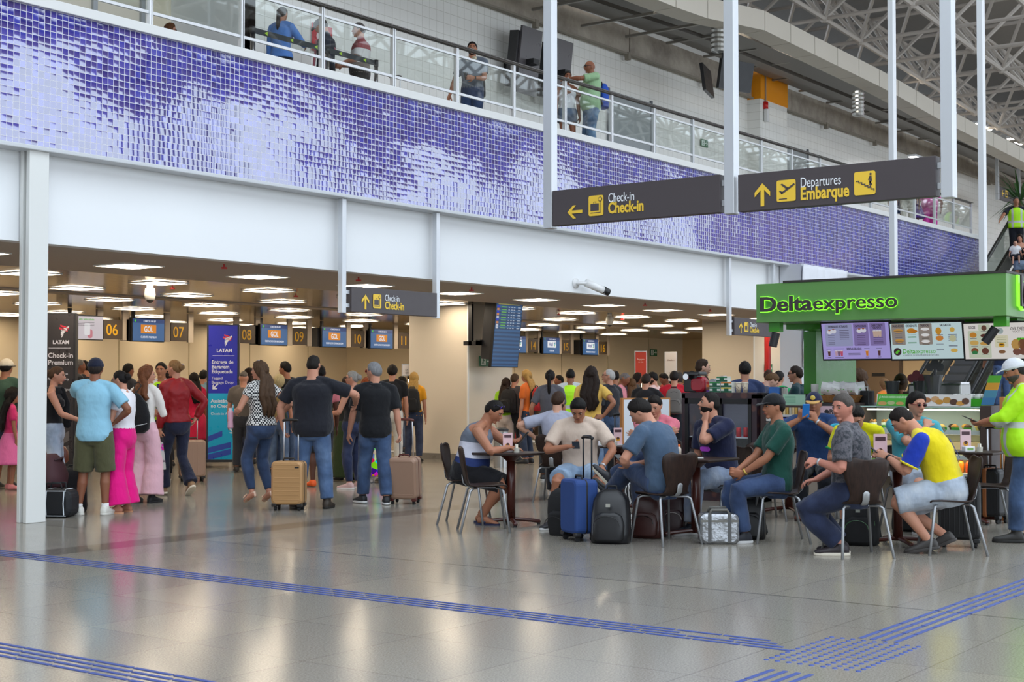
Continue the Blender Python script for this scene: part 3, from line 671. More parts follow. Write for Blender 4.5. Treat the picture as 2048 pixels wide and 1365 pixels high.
for i, x in enumerate(gx):
    for j, y in enumerate(gy):
        a_ = np.array((x, y, zroof(x)))
        if i < len(gx) - 1: bar(a_, (gx[i + 1], y, zroof(gx[i + 1])), .06)
        if j < len(gy) - 1: bar(a_, (x, gy[j + 1], zroof(x)), .048)
        mb.ell(a_, (.11, .11, .11), 6)
        for dx, dy in ((PG / 2, PG / 2), (PG / 2, -PG / 2), (-PG / 2, PG / 2), (-PG / 2, -PG / 2)):
            bar(a_, (x + dx, y + dy, zroof(x + dx) + 1.5), .05)
        t2 = np.array((x + PG / 2, y + PG / 2, zroof(x + PG / 2) + 1.5))
        if i < len(gx) - 1: bar(t2, t2 + np.array((PG, 0, -.055 * PG)), .05)
        if j < len(gy) - 1: bar(t2, t2 + np.array((0, PG, 0)), .05)
o_ = struct('ceiling_space_frame', mb, TR)
lamp2 = None
for x, y in ((26, 10), (32, 7), (38, 10), (44, 7)):
    if lamp2 is None:
        lamp2 = thing('roof_lamp', 'small cream floodlight fixed under the steel space frame', 'lamp', (x, y, zroof(x) - .3), 0, 'floodlights under the roof frame')
        MB().bb(-.2, .2, -.15, .15, -.1, .1).build('housing', M('c9bda8', .5), lamp2, bevel=.02); MB().cyl((0, 0, .1), (0, 0, .3), .02).build('stem', DARK, lamp2)
    else: copy_tree(lamp2, loc=(x, y, zroof(x) - .3))
for i, (u, v) in enumerate(((1838, 318), (1985, 312))):
    p = onY(u, v, 15.2); t = thing('strip_light', 'bright white luminaire under the cable trays, ' + ('over the departures sign' if i == 0 else 'near the right edge of the photo'), 'lamp', p)
    MB().bb(-.6, .6, -.12, .12, 0, .06).build('body', WHITE, t); MB().bb(-.55, .55, -.1, .1, -.02, 0).build('diffuser', EM('ffffff', 14), t)
# ---- belt barriers
BELT = M('1f262b', .6); post = None
def barrier(u, v, lab):
    global post
    p = onZ(u, v)
    if post is None:
        post = thing('belt_post', lab, 'barrier post', p, 0, 'chrome belt barrier posts')
        MB().lathe((0, 0, 0), [(.175, 0), (.175, .012), (.15, .03), (.04, .045)], 24).build('base', STEEL, post, smooth=False)
        MB().cyl((0, 0, .03), (0, 0, .93), .032).build('tube', CHROME, post, smooth=True)
        MB().cyl((0, 0, .90), (0, 0, 1.0), .037).build('belt_head', M('232629', .4), post, smooth=True)
        return p
    copy_tree(post, loc=p, label=lab); return p
BP = [(384, 897, 'first from the blue totem going left, second row'), (405, 922, 'just left of the blue totem'), (536, 914, 'behind the woman in the checked blouse'), (548, 928, 'left of the tan suitcase handle'), (601, 897, 'behind the big man in black'),
      (832, 897, 'right of the LA 3701 sign'), (843, 877, 'beside the beige column'), (797, 905, 'left of the LA 3701 sign'), (1019.5, 886, 'behind the column, far row'), (1043, 897, 'right of the beige column, front row'), (1060, 884, 'second from the beige column'), (1000, 889, 'half hidden by the beige column'), (1084, 888, 'behind the ponytailed woman in grey'), (1102, 892, 'left of the hi-vis vest man'), (375, 892, 'deep in the left queue'), (460, 900, 'behind the blue totem'), (700, 895, 'behind the grey-haired woman'), (760, 890, 'behind the man with red glasses'), (1490, 880, 'behind the cafe counter')]
bp = [barrier(u, v, 'chrome belt barrier post ' + l) for u, v, l in BP]
def belt(i, j, lab):
    a_, b_ = bp[i] + np.array((0, 0, .95)), bp[j] + np.array((0, 0, .95)); X = nrm(b_ - a_); L = np.linalg.norm(b_ - a_)
    t = tag(MB().prism([(0, -.04), (L, -.04), (L, .04), (0, .04)], a_, X, Z3, .006).build('barrier_belt', BELT), lab, 'barrier belt', 'black barrier belts')
    n = max(2, int(L / .45))
    for k in range(n):
        f = (k + .5) * L / n; m_ = MB()
        for sgn in (1, -1):
            N_ = np.cross(X, Z3); q = a_ + X * f + N_ * (.008 if sgn > 0 else -.004); m_.prism([(-.03, 0), (.03, .03), (.03, -.03)], q, X, Z3, .002)
        m_.build('logo_mark', M('a6cc22', .5), t)
for i, j, l in ((1, 3, 'in front of the blue totem'), (0, 14, 'deep in the left queue'), (2, 3, 'behind the checked blouse'), (2, 4, 'behind the big man in black'), (4, 16, 'between the men in black'), (16, 17, 'behind the grey-haired woman'), (17, 7, 'left of the LA 3701 sign'), (7, 5, 'behind the LA 3701 sign'), (5, 6, 'beside the beige column'), (8, 11, 'far row behind the column'), (11, 9, 'front row right of the column'), (9, 10, 'in the front row beside the red suitcase'), (10, 13, 'behind the ponytailed woman'), (8, 12, 'in the far row behind the ponytailed woman'), (12, 13, 'between two posts by the hi-vis vest man')):
    belt(i, j, 'black belt with green logos stretched between posts ' + l)
def post_sign(u, v, lab, w, h, z0, col, lines, tc, head=None, rz=180):
    p = onZ(u, v); t = thing('post_sign', lab, 'sign', p, yaw(rz))
    MB().lathe((0, 0, 0), [(.18, 0), (.18, .012), (.15, .03), (.04, .05)], 24).build('base', STEEL, t); MB().cyl((0, 0, .03), (0, 0, z0), .034).build('tube', CHROME, t, smooth=True)
    MB().cyl((0, 0, z0 - .04), (0, 0, z0 + .01), .04).build('clamp', BLACK, t, smooth=True)
    MB().bb(-w / 2, w / 2, -.012, .012, z0, z0 + h).build('sign_frame', M('c8cacd', .3, .7), t, bevel=.005); MB().bb(-w / 2 + .02, w / 2 - .02, .012, .016, z0 + .02, z0 + h - .02).build('sheet', M(col, .5), t)
    for s_, y, sz in lines:
        o = text(s_, sz, (0, 0, 0), FACE_Y, M(tc, .5), None, align='CENTER'); o.parent = t; o.matrix_local = fm((0, .018, z0 + y), (-1.0, 0, 0), Z3)
    return t
post_sign(818, 916, 'white framed paper sign LA 3701 on a chrome post by the column', .30, .245, 1.62, 'ece8ea', (('LA 3701', .11, .045), ('AJU-BSB', .055, .045)), '6a6468')
post_sign(1282, 890, 'red leaflet sign on a chrome post behind the white cafe board, left of two', .30, .72, 1.55, 'c8402c', (('Bagagem', .5, .05), ('de mao', .44, .04)), 'f0e0dc')
post_sign(1342, 890, 'white leaflet sign on a chrome post behind the white cafe board, right of two', .30, .72, 1.53, 'd8d2d0', (('Check-in', .5, .05), ('aqui', .2, .05)), '7a5048')
# ---- airline totems
def totem(u0, u1, v, z1, lab, blue):
    a_, b_ = onZ(u0, v), onZ(u1, v); c = (a_ + b_) / 2; w = np.linalg.norm(b_ - a_); t = thing('airline_totem', lab, 'totem', c, yaw(180 + (-4 if blue else 2)))
    z0 = .12; h = z1 - z0
    MB().bb(-w / 2 - .03, w / 2 + .03, -.06, .06, z0, z1).build('frame', M('3a3c42', .4, .5), t)
    MB().bb(-.45, .45, -.25, .25, .09, .13).build('base', DARK, t)
    for x in (-.4, .4):
        for y in (-.2, .2): MB().cyl((x - .015, y, .045), (x + .015, y, .045), .045).build('caster', RUBBER, t)
    F = 0.062
    def pan(P, mat, n, z=0.0): return MB().prism([(-x, y) for x, y in P][::-1], (0, F + z, 0), (1.0, 0, 0), Z3, -.004).build(n, mat, t)
    def tx(s_, sz, x, y, c_, **k):
        o = text(s_, sz, (0, 0, 0), FACE_Y, c_, None, **k); o.parent = t; o.matrix_local = fm((-x, F + .006, y), (-1.0, 0, 0), Z3) @ Matrix.Diagonal((k.get('fit') and o.matrix_local.to_scale().x or k.get('sx', 1), 1, 1, 1))
    Wm = M('e6e8f4', .4)
    zs = z0 + h * .49
    pan([(-w / 2, z0), (w / 2, z0), (w / 2, z1 - .02), (-w / 2, z1 - .02)], M('2a2fb4' if blue else '35343a', .3), 'upper_panel')
    if blue: pan([(-w / 2, z0), (w / 2, z0), (w / 2, zs), (-w / 2, zs)], M('18aede', .3), 'lower_panel', .002)
    y0 = z1 - h * .14
    for k, (x0, x1, yy, c_) in enumerate(((.02, .16, .13, 'd8344c'), (.0, .14, .09, 'd8344c'), (.03, .16, .055, 'e6e8f4'), (.03, .13, .015, 'e6e8f4'), (.03, .09, -.02, 'e6e8f4'), (.04, .07, -.055, 'e6e8f4'))):
        pan([(x0, y0 + yy), (x1, y0 + yy + (-.05 if k < 2 else .05)), (x1, y0 + yy + (-.02 if k < 2 else .08)), (x0, y0 + yy + .03)], M(c_, .4), 'logo_bar', .003)
    tx('LATAM', .085, -.22 * w, y0 - .155, Wm, bold=.006, fit=.58 * w)
    pan([(-w / 2 + .07, y0 - .225), (w / 2 - .05, y0 - .225), (w / 2 - .05, y0 - .217), (-w / 2 + .07, y0 - .217)], Wm, 'rule', .003)
    if blue:
        for i, (s_, f_) in enumerate((('Entrega de', .65), ('Bagagem', .58), ('Etiquetada', .66))): tx(s_, .088, -w * .39, y0 - .36 - .085 * i, Wm, bold=.005, fit=f_ * w)
        for i, (s_, f_) in enumerate((('Tagged', .35), ('Baggage Drop', .63))): tx(s_, .068, -w * .39, y0 - .64 - .075 * i, Wm, fit=f_ * w)
        for i, (s_, f_) in enumerate((('Assistência', .68), ('no Check-in', .70))): tx(s_, .085, -w * .41, zs - .16 - .09 * i, Wm, bold=.005, fit=f_ * w)
        tx('Check-in Assistance', .064, -w * .41, zs - .38, Wm, fit=.82 * w)
        for (x, y, r_) in ((-w / 2 + .12, zs + .12, 135), (w / 2 - .09, zs - .66, -135)):
            P = [(.085 * (math.cos(R(r_)) * a2 - math.sin(R(r_)) * b2) * 1.6 + x, .085 * (math.sin(R(r_)) * a2 + math.cos(R(r_)) * b2) * 1.6 + y) for a2, b2 in ARROW]; pan(P, Wm, 'arrow', .003)
        for x1, y in ((-w / 2 + .25, z0 + .32), (-w / 2 + .4, z0 + .12), (-w / 2 + .4, z0 - .0)):
            pan([(-w / 2, y), (x1, y + .1), (x1, y + .2), (-w / 2, y + .1)], M('3450b8', .3), 'stripe', .004)
    else:
        for i, s_ in enumerate(('Check-in', 'Premium')): tx(s_, .115, -w * .38, y0 - .38 - .115 * i, Wm, bold=.005, fit=.66 * w)
        for i, s_ in enumerate(('Premium Business', 'Premium Economy', '', 'Black Signature', 'Black', 'Platinum', 'Gold Plus', 'Gold')): 
            if s_: tx(s_, .055, -.02 if i > 2 else -w / 2 + .06, y0 - .66 - .085 * i, Wm, sx=.82)
        for y in (z0 + .28, z0 + .05): pan([(-w / 2 + .15, y), (w / 2 - .06, y + .14), (w / 2 - .06, y + .3), (-w / 2 + .15, y + .16)], M('6a686c', .4), 'stripe', .004)
totem(417, 474, 934, 2.52, 'blue and turquoise airline totem reading Entrega de Bagagem Etiquetada', True)
totem(89, 148, 948, 2.62, 'charcoal airline totem reading Check-in Premium beside the white column', False)
# ---- low desks of the check-in hall, mostly hidden behind the queue
for i in range(11):
    x = 17.2 + 1.86 * i
    if x > 37.5: break
    t = thing('check_in_desk', 'dark brown check-in desk standing in the row behind the queue', 'desk', (x, 23.75 if x > 28 else 25.2, 0), 0, 'check-in desks')
    t['label'] = t['label']; MB().bb(-.6, .6, 0, .5, 0, 1.0).build('body', M('4a3c34', .5), t); MB().bb(-.65, .65, -.05, .55, 1.0, 1.05).build('desk_top', M('8a8078', .4), t)
# white cloth wrapped round the column by the cafe
t = thing('cloth_cover', 'white sheet draped round the column behind the green cafe fascia', 'sheet', (28.3, 13.0, 0))
p0, p1, p2 = onY(1572, 600, 12.7), onY(1604, 600, 12.7), onY(1640, 600, 12.7); mb = MB(); rg = []
for k in range(26):
    z = 3.93 - k * .085; m_ = []
    for i in range(28):
        f = i / 27; x = 27.0 + 2.2 * min(1, f * 1.25); y = 12.55 + (0 if f < .8 else (f - .8) * 1.6); w_ = .03 * math.sin(i * 1.9 + k * .35) + .04 * noise.noise((i * .3, k * .2, 0))
        m_.append((x, y + w_, z + .05 * noise.noise((i * .4, 0, k * .05)) * (k > 20)))
    rg.append(m_)
vs = [q for r_ in rg for q in r_]; mb.add(vs, [(i * 28 + j, i * 28 + j + 1, (i + 1) * 28 + j + 1, (i + 1) * 28 + j) for i in range(25) for j in range(27)])
o_ = mb.build('sheet', cloth('eef0f8'), t, smooth=True, world=True); sol = o_.modifiers.new('thick', 'SOLIDIFY'); sol.thickness = .02
struct('column_wrapped', MB().bb(27.05, 29.1, 12.62, 13.1, 0, 3.95), M('d0d2d8', .5))
p = onX(1535, 700, 30.5); struct('pipe_red', MB().cyl((p[0], p[1], 0), (p[0], p[1], ZC), .075).cyl((p[0], p[1], 1.42), (p[0], p[1], 1.5), .13), M('b01c1c', .4), smooth=False)
# ================================================================ the green cafe kiosk and the escalators behind it
GREEN = M('62954e', .35); GREEN2 = M('3f9a1c', .3); BROWN = M('4a3a36', .45); STONE = M('b3a596', .5); DKB = M('34292a', .4)
XK = 15.2
fa, fb = onX(1512, 566, XK), onX(2012, 549, XK); zb, zt = onX(1512, 646, XK)[2], (fa[2] + fb[2]) / 2
Y0, Y1 = fb[1], fa[1]
t = thing('cafe_canopy', 'green canopy of the cafe with glowing letters Deltaexpresso', 'canopy', (XK, (Y0 + Y1) / 2, zb))
MB().bb(XK, XK + 3.4, Y0, Y1, zb, zt).build('fascia', GREEN, t, world=True, bevel=.004)
MB().bb(XK - .01, XK + 3.4, Y0 - .01, Y1 - .35, zt, zt + .025).build('roof_cap', M('33302c', .5), t, world=True)
MB().bb(XK + .7, XK + 3.3, Y0 + .1, Y1 - .05, zb - .06, zb).build('soffit', GREEN2, t, world=True)
q = onX(1520, 622, XK)
for s_, u, u2, b_, sz in (('Delta', 1522, 1626, .017, .235), ('expresso', 1629, 1796, .004, .225)):
    p, p2 = onX(u, 622, XK), onX(u2, 622, XK); fw_ = p[1] - p2[1]
    text(s_, sz, (XK - .05, p[1], q[2] - .01), FACE_X, M('3b3436', .4), t, bold=b_, ext=.012, fit=fw_, name='lettering')
    text(s_, sz, (XK - .018, p[1] + .008, q[2] - .01), FACE_X, EM('8df53a', 1.6), t, bold=b_ + .024, ext=.004, fit=fw_ + .016, name='letter_glow')
# round logo on the side
p = onY(2026, 590, Y0)
for n_, r0, r1, m_, yy in (('logo_glow', .165, .09, EM('8df53a', 1.5), -.01), ('logo_ring', .15, .085, M('3b3436', .4), -.05)):
    mb = MB(); k = 20; vs = []
    for i in range(k): 
        a = 2 * PI * i / k
        for r_ in (r0, r1):
            for y in (0, -.02): vs.append((p[0] + .25 + r_ * math.cos(a), Y0 + yy + y, p[2] + r_ * math.sin(a)))
    fs = []
    for i in range(k):
        a_, b_ = i * 4, ((i + 1) % k) * 4
        fs += [(a_, a_ + 1, b_ + 1, b_), (a_ + 2, b_ + 2, b_ + 3, a_ + 3), (a_ + 1, a_ + 3, b_ + 3, b_ + 1), (a_, b_, b_ + 2, a_ + 2)]
    mb.add(vs, fs); mb.bb(p[0] + .08, p[0] + .15, Y0 + yy - .02, Y0 + yy, p[2] - .12, p[2] + .22); mb.build(n_, m_, t, world=True)
pa, pb = onX(1607, 700, 16.55), onX(1632, 700, 16.55)
t = thing('cafe_post', 'bright green post carrying the left end of the cafe canopy', 'post', (16.55, pa[1], 0))
MB().bb(16.55, 17.8, pb[1], pa[1], 0, zb - .06).build('panel', GREEN2, t, world=True, bevel=.004)
for v_ in (705, 708): pass
for i, (u, v) in enumerate(((1552, 655), (2003, 655))):
    p = onX(u, v, XK + .15); p[2] = zb - .06; p[1] = max(p[1], Y0 + .06); t = thing('spotlight', 'small black spotlight under the green canopy, ' + ('left end' if i == 0 else 'right corner by the menu screen'), 'lamp', p)
    MB().bb(-.05, .05, -.07, .07, -.05, .06).build('mount', GREEN2, t); MB().cyl((.0, .06 if i else 0, -.06), (-.03, .17 if i else .03, -.22), .05).build('lamp_head', BLACK, t, smooth=False)
# hanger poles of the canopy up to the roof
for i, u in enumerate((1787, 1966)):
    p = onX(u, 500, 17.0); t = thing('canopy_pole', 'thin white pole from the cafe canopy to the roof, ' + ('left of two' if i == 0 else 'right of two'), 'pole', (17.0, p[1], zt))
    MB().bb(16.95, 17.05, p[1] - .035, p[1] + .035, zt, 9.6).build('pole', M('d8dadc', .4, .3), t, world=True, bevel=.004)
# ---- menu screens
def menu(u0, u1, kind, lab):
    a_ = onX(u0, 646, 15.55); b_ = onX(u1, 646, 15.55); w = a_[1] - b_[1]; tl = R(10); zb_ = onX(u0, 719, 15.63)[2]; h = (a_[2] - .012 - zb_) / math.cos(tl)
    fr = ((0, -1.0, 0), (-math.sin(tl), 0, math.cos(tl))); X, Y = np.array(fr[0]), np.array(fr[1]); N = np.cross(X, Y)
    o = np.array((15.63, a_[1], zb_)); t = thing('menu_screen', lab, 'screen', o + X * w / 2, 0, 'cafe menu screens')
    MB().prism([(-.015, -.02), (w + .015, -.02), (w + .015, h + .015), (-.015, h + .015)], o - N * .06, X, Y, .058).build('bezel', BLACK, t, world=True)
    c = {'cof': ('b3a6ec', .72), 'food': ('c4dce0', .8), 'sweet': ('dedad6', .85)}[kind]
    flat([(0, 0), (w, 0), (w, h), (0, h)], o, fr, EM(*c), 'display', t, z=.0, d=.002)
    def r(x0, y0, x1, y1, col, e=.7, n='panel_field'): flat(rsq(x0 * w, y0 * h, x1 * w, y1 * h, .012), o, fr, EM(col, e), n, t, z=.003, d=.001)
    def tx(s_, x, y, sz, f=None, col='3a3040', b=.003): text(s_, sz, off(o, fr, x * w, y * h, .006), fr, EM(col, .6), t, bold=b, align='CENTER', sx=.85, ext=.0005, fit=f and f * w)
    def ln(x, y, L=.1, col='6a6480'): flat([((x - L / 2) * w, y * h), ((x + L / 2) * w, y * h), ((x + L / 2) * w, (y + .013) * h), ((x - L / 2) * w, (y + .013) * h)], o, fr, EM(col, .5), 'text_line', t, z=.005, d=.0005)
    def bl(x, y, rx, ry, col, z=.006, n=10): flat([(x * w + rx * math.cos(2 * PI * k / n), y * h + ry * math.sin(2 * PI * k / n)) for k in range(n)], o, fr, EM(col, .7), 'food_picture', t, z=z, d=.0006)
    def cup(x, y, s, col, c2='e8e8ee'): flat([((x * w) - s * .35, y * h - s), (x * w + s * .35, y * h - s), (x * w + s * .5, y * h + s * .7), (x * w - s * .5, y * h + s * .7)], o, fr, EM(col, .65), 'cup_picture', t, z=.006, d=.0006); bl(x, y + s * .75 / h, s * .5, s * .12, c2, .007)
    if kind == 'cof':
        r(.05, .36, .46, .97, 'a0a4cc'); r(.48, .36, .70, .99, '8a78b4'); r(.72, .36, .95, .99, '8a78b4')
        tx('EXPRESSOS E FILTRADOS', .25, .88, .036, 0.29); tx('CAPPUCCINOS', .59, .88, .034, 0.17); tx('CAPPUCCINOS', .83, .89, .032, 0.17); tx('GELADOS', .83, .83, .032, 0.12); tx('BEBIDAS GELADAS', .47, .25, .038, 0.22)
        for x, y in ((.12, .76), (.18, .78), (.57, .78), (.63, .79)): bl(x, y, .035, .026, 'e4e4f0'); bl(x, y + .05, .016, .008, 'a05838', .008)
        for x in (.79, .83, .87): cup(x, .70, .04, 'd4b8a8')
        for y in (.66, .61, .56, .51, .46, .42): ln(.14, y); ln(.34, y + .13, .14); ln(.59, y - .02, .12, '54406a'); ln(.84, y - .08 if y > .5 else y, .14, '54406a')
        for x, c2 in ((.09, '5a3028'), (.20, 'd0a8b8'), (.24, '806080'), (.28, 'd05878'), (.66, 'e08820'), (.84, '5a3038')): cup(x, .17, .035, c2); ln(x, .04, .05); ln(x, .28, .08)
        for y in (.15, .11): ln(.47, y, .18)
    elif kind == 'food':
        r(.02, .4, .21, .99, '9a9088'); r(.40, .4, .59, .99, '9a9088')
        for s_, x, f_ in (('SANDUÍCHES', .115, .16), ('CROISSANTS', .305, .16), ('TAPIOCAS', .495, .13), ('SALGADOS', .78, .15)): tx(s_, x, .90, .036, f_)
        for x, y in ((.115, .80), (.125, .52)): bl(x, y, .055, .022, 'd09a48'); bl(x, y - .015, .055, .007, '8a6a40', .008)
        bl(.30, .79, .05, .03, 'd08a1c'); bl(.335, .775, .045, .018, 'c87a14', .0075)
        for y in (.83, .67, .49): bl(.495, y, .05, .018, 'f0f0f0'); bl(.495, y - .025, .05, .008, '9a6a48', .0055)
        bl(.68, .77, .035, .042, 'd0942c'); bl(.87, .80, .03, .028, 'd8b050'); bl(.69, .57, .045, .03, 'd88a38'); bl(.87, .56, .04, .04, 'c8c8a0'); bl(.88, .23, .042, .022, 'e0b858')
        for k, y in enumerate((.72, .67, .62, .46, .44, .60)): ln(.115, y, .1); ln(.305, y, .12, '58a868'); ln(.495, y - .05 + (k % 2) * .02, .1, '5a5048'); ln(.69, y - .06 if y > .6 else y - .2, .1); ln(.87, y - .06 if y > .6 else y - .1, .12)
        bl(.085, .21, .045, .045, '3a1c28', n=18); bl(.075, .19, .016, .016, '62c830', .008); bl(.10, .23, .014, .014, '62c830', .008)
        text('Delta', .075, off(o, fr, .155 * w, .16 * h, .006), fr, EM('52b02c', .75), t, bold=.003, ext=.0005, sx=.9); text('expresso', .075, off(o, fr, .335 * w, .16 * h, .006), fr, EM('52b02c', .75), t, ext=.0005, sx=.86)
        text('COFFEE CONVENIENCE STORE', .026, off(o, fr, .16 * w, .085 * h, .006), fr, EM('7a7480', .6), t, ext=.0005, sx=1.15)
    else:
        r(.06, .03, .40, .80, 'c9d2bc', .75); r(.22, .8, .40, .97, 'c9d2bc', .75); tx('DOCES', .13, .86, .036, 0.1)
        for x, y, c2, a2, b2 in ((.14, .68, 'd08a2c', .04, .03), (.31, .87, '6a4838', .03, .032), (.31, .66, '5a2c24', .045, .02), (.15, .46, 'd8b060', .05, .028), (.31, .44, 'd0a04c', .055, .022), (.15, .24, '8a4a28', .04, .034), (.31, .23, '6a3c30', .04, .038)):
            bl(x, y, a2, b2, c2); ln(x, y - .10, .1)
        bl(.15, .19, .034, .02, '2f8048', .007); r(.46, .32, .66, .66, 'd8d4b8', .8); bl(.55, .78, .035, .035, 'a8b8b8'); bl(.56, .39, .035, .025, 'd8a020'); bl(.56, .40, .024, .008, '3a2010', .008); bl(.56, .2, .04, .02, '8a6040')
        for y in (.60, .54, .49, .45): ln(.56, y, .14, '8a9a60')
        text('DELTAEXPERIENCE', .045, off(o, fr, .70 * w, .80 * h, .006), fr, EM('4a3a3c', .6), t, bold=.001, ext=.0005, sx=.85, shear=.25); text('VOCÊ CONSEGUE', .03, off(o, fr, .73 * w, .73 * h, .006), fr, EM('4a3a3c', .6), t, ext=.0005, shear=.2)
        flat(rsq(.78 * w, .5 * h, .99 * w, .58 * h, .02), o, fr, EM('60d018', .8), 'price_field', t, z=.004, d=.001); text('R$ 29,90', .035, off(o, fr, .80 * w, .52 * h, .006), fr, EM('1c2c10', .5), t, ext=.0005)
        for x, c2 in ((.77, 'c89a50'), (.87, '7a4a2c'), (.95, '6a3c28')): bl(x, .40, .05, .06, c2)
        for x in (.78, .88): bl(x, .2, .045, .04, '7a4a3c')
menu(1642, 1776, 'cof', 'lavender cafe menu screen with coffee cups and cold drinks'); menu(1779, 1922, 'food', 'pale blue cafe menu screen with sandwiches and the Deltaexpresso logo'); menu(1926, 2060, 'sweet', 'cream cafe menu screen headed Doces with pastries')
# ---- counters
def cabinet(name, lab, x0, x1, y0, y1, z0, z1, mat, cat, **k):
    t = thing(name, lab, cat, ((x0 + x1) / 2, (y0 + y1) / 2, 0), 0); MB().bb(x0, x1, y0, y1, z0, z1).build('body', mat, t, world=True, bevel=.006); return t
# drinks fridge
fx = 15.8; y0, y1 = 7.97, 9.02
FRM = NT('maroon_printed_panel'); co = FRM.coord(); vv = FRM.n('TexVoronoi'); vv.inputs['Scale'].default_value = 7.0; FRM.l(co, vv.inputs['Vector'])
FRM = FRM.set(col=FRM.ramp(vv.outputs['Distance'], [(0.25, lin('5a3a34')), (0.4, lin('33222a'))]), rough=.4)
t = thing('drinks_fridge', 'dark cabinet fridge with two glass doors full of drinks', 'fridge', (fx + .3, (y0 + y1) / 2, 0))
MB().bb(fx, fx + .65, y0, y0 + .07, 0, 1.33).bb(fx, fx + .65, y1 - .05, y1, 0, 1.33).bb(fx, fx + .65, y0, y1, 1.28, 1.35).bb(fx, fx + .65, y0, y1, 0, .12).bb(fx + .6, fx + .65, y0, y1, 0, 1.33).build('cabinet', FRM, t, world=True)
MB().bb(fx + .58, fx + .6, y0 + .07, y1 - .05, .12, 1.28).build('liner', M('7d8688', .5), t, world=True)
MB().bb(fx + .1, fx + .3, y0 + .1, y1 - .08, 1.235, 1.27).build('light_strip', EM('cfc4ff', 1.3), t, world=True)
for z in (.42, .80): MB().bb(fx + .08, fx + .58, y0 + .07, y1 - .05, z - .015, z).build('shelf', M('c8cad0', .4), t, world=True)
ym = (y0 + y1) / 2
for a_, b_ in ((y0 + .07, ym - .005), (ym + .005, y1 - .05)):
    d_ = MB().bb(fx - .01, fx + .03, a_, a_ + .045, .12, 1.28).bb(fx - .01, fx + .03, b_ - .045, b_, .12, 1.28).bb(fx - .01, fx + .03, a_, b_, 1.21, 1.28).bb(fx - .01, fx + .03, a_, b_, .12, .18).build('door', M('131316', .4), t, world=True)
    g_ = MB().bb(fx + .008, fx + .012, a_ + .045, b_ - .045, .18, 1.21); g_ = g_.build('door_glass', glassy('ffffff', .03, refl=.2), d_); g_.location = [-q for q in t.location]
can = bot = None
def drink(kind, x, y, z, col, cap, lab, grp, bodym=None):
    t = thing('soda_can' if kind == 'can' else 'drink_bottle', lab, 'can' if kind == 'can' else 'bottle', (x, y, z), 0, grp)
    m_ = bodym or M(col, .3, .3 if kind == 'can' else 0)
    if kind == 'can':
        MB().lathe((0, 0, 0), [(.024, 0), (.032, .008), (.032, .11), (.026, .12)], 12).build('body', m_, t, smooth=True); MB().cyl((0, 0, .119), (0, 0, .123), .026).build('top', CHROME, t)
    else:
        MB().lathe((0, 0, 0), [(.03, 0), (.033, .01), (.033, .12), (.028, .15), (.013, .19), (.013, .22)], 12).build('body', m_, t, smooth=True)
        MB().cyl((0, 0, .21), (0, 0, .235), .016).build('cap', M(cap, .4), t); MB().lathe((0, 0, 0), [(.034, .05), (.034, .1)], 12).build('paper_label', M('d8d4cc', .5) if cap != 'd86a1c' else M('d8501c', .5), t)
    return t
for k in range(9):
    y = y1 - .14 - k * .1
    c_ = (('9ab4d0', '2c4a9a', '7ac0d8')[k % 3] if k < 3 else None)
    if k < 3: drink('can', fx + .12, y, .80, c_, '', 'slim silver-blue can on the upper fridge shelf behind the left door', 'slim cans in the fridge')
    elif k < 5: drink('bot', fx + .12, y, .80, '5a7a4a', '3a8a3a', 'clear green bottle on the upper fridge shelf behind the left door', 'upper bottles in the fridge')
    elif k > 5: drink('can', fx + .12, y, .80, 'c0202c', '', 'red soda can on the upper fridge shelf behind the right door', 'red cans in the fridge')
    drink('bot', fx + .13, y, .42, '1c3a22' if k < 5 else 'c87c1c', 'c8c8c8' if k < 5 else 'd86a1c', 'dark green glass bottle on the lower fridge shelf' if k < 5 else 'amber drink bottle with orange cap on the lower fridge shelf', 'dark bottles in the fridge' if k < 5 else 'amber bottles in the fridge')
# brown till counter, with its wall of boxes
cabinet('till_counter', 'dark brown till counter between the fridge and the basket', 15.85, 16.5, 7.0, 7.95, .79, 1.2, BROWN, 'counter')
cabinet('counter_plinth', 'pale stone clad lower front of the cafe counter', 16.05, 16.6, 5.2, 7.9, 0, .80, STONE, 'counter')
t = cabinet('display_pillar', 'dark brown pillar left of the pastry case carrying the basket', 15.75, 16.3, 6.62, 6.98, .0, 1.24, BROWN, 'pillar')
cabinet('counter_end', 'dark brown end panel right of the pastry case', 15.7, 16.35, 5.08, 5.2, .45, 1.22, BROWN, 'panel')
# pastry display case
t = thing('pastry_case', 'glass pastry display case with two lit shelves under the pastry banner', 'display case', (16.0, 5.9, .45))
cy0, cy1 = 5.2, 6.62; CG = glassy('d8f0e8', .06, refl=.4)
MB().bb(15.75, 16.3, cy0, cy1, .40, .46).bb(16.26, 16.3, cy0, cy1, .46, 1.2).build('case_body', M('cfd3d0', .4), t, world=True)
MB().bb(15.74, 16.3, cy0, cy1, 1.19, 1.205).build('top_glass', M('b8d8cc', .15), t, world=True); MB().bb(15.75, 15.754, cy0, cy1, .48, 1.19).build('front_glass', CG, t, world=True)
for z in (.64, .92): MB().bb(15.8, 16.26, cy0 + .01, cy1 - .01, z, z + .012).build('shelf', M('c4ded4', .25), t, world=True); MB().bb(15.79, 15.8, cy0 + .01, cy1 - .01, z - .03, z + .02).build('shelf_edge', M('d8dad8', .4), t, world=True)
for z in (1.17, .90, .62): MB().bb(15.84, 15.9, cy0 + .05, cy1 - .05, z - .012, z).build('light_strip', EM('ffe0a8' if z < 1 else 'fff2dc', 9), t, world=True)
for y in (cy0, (cy0 + cy1) / 2, cy1 - .02): MB().bb(15.75, 15.77, y, y + .02, .46, 1.19).build('corner_post', M('3a3c3e', .4), t, world=True)
rnd = random.Random(3)
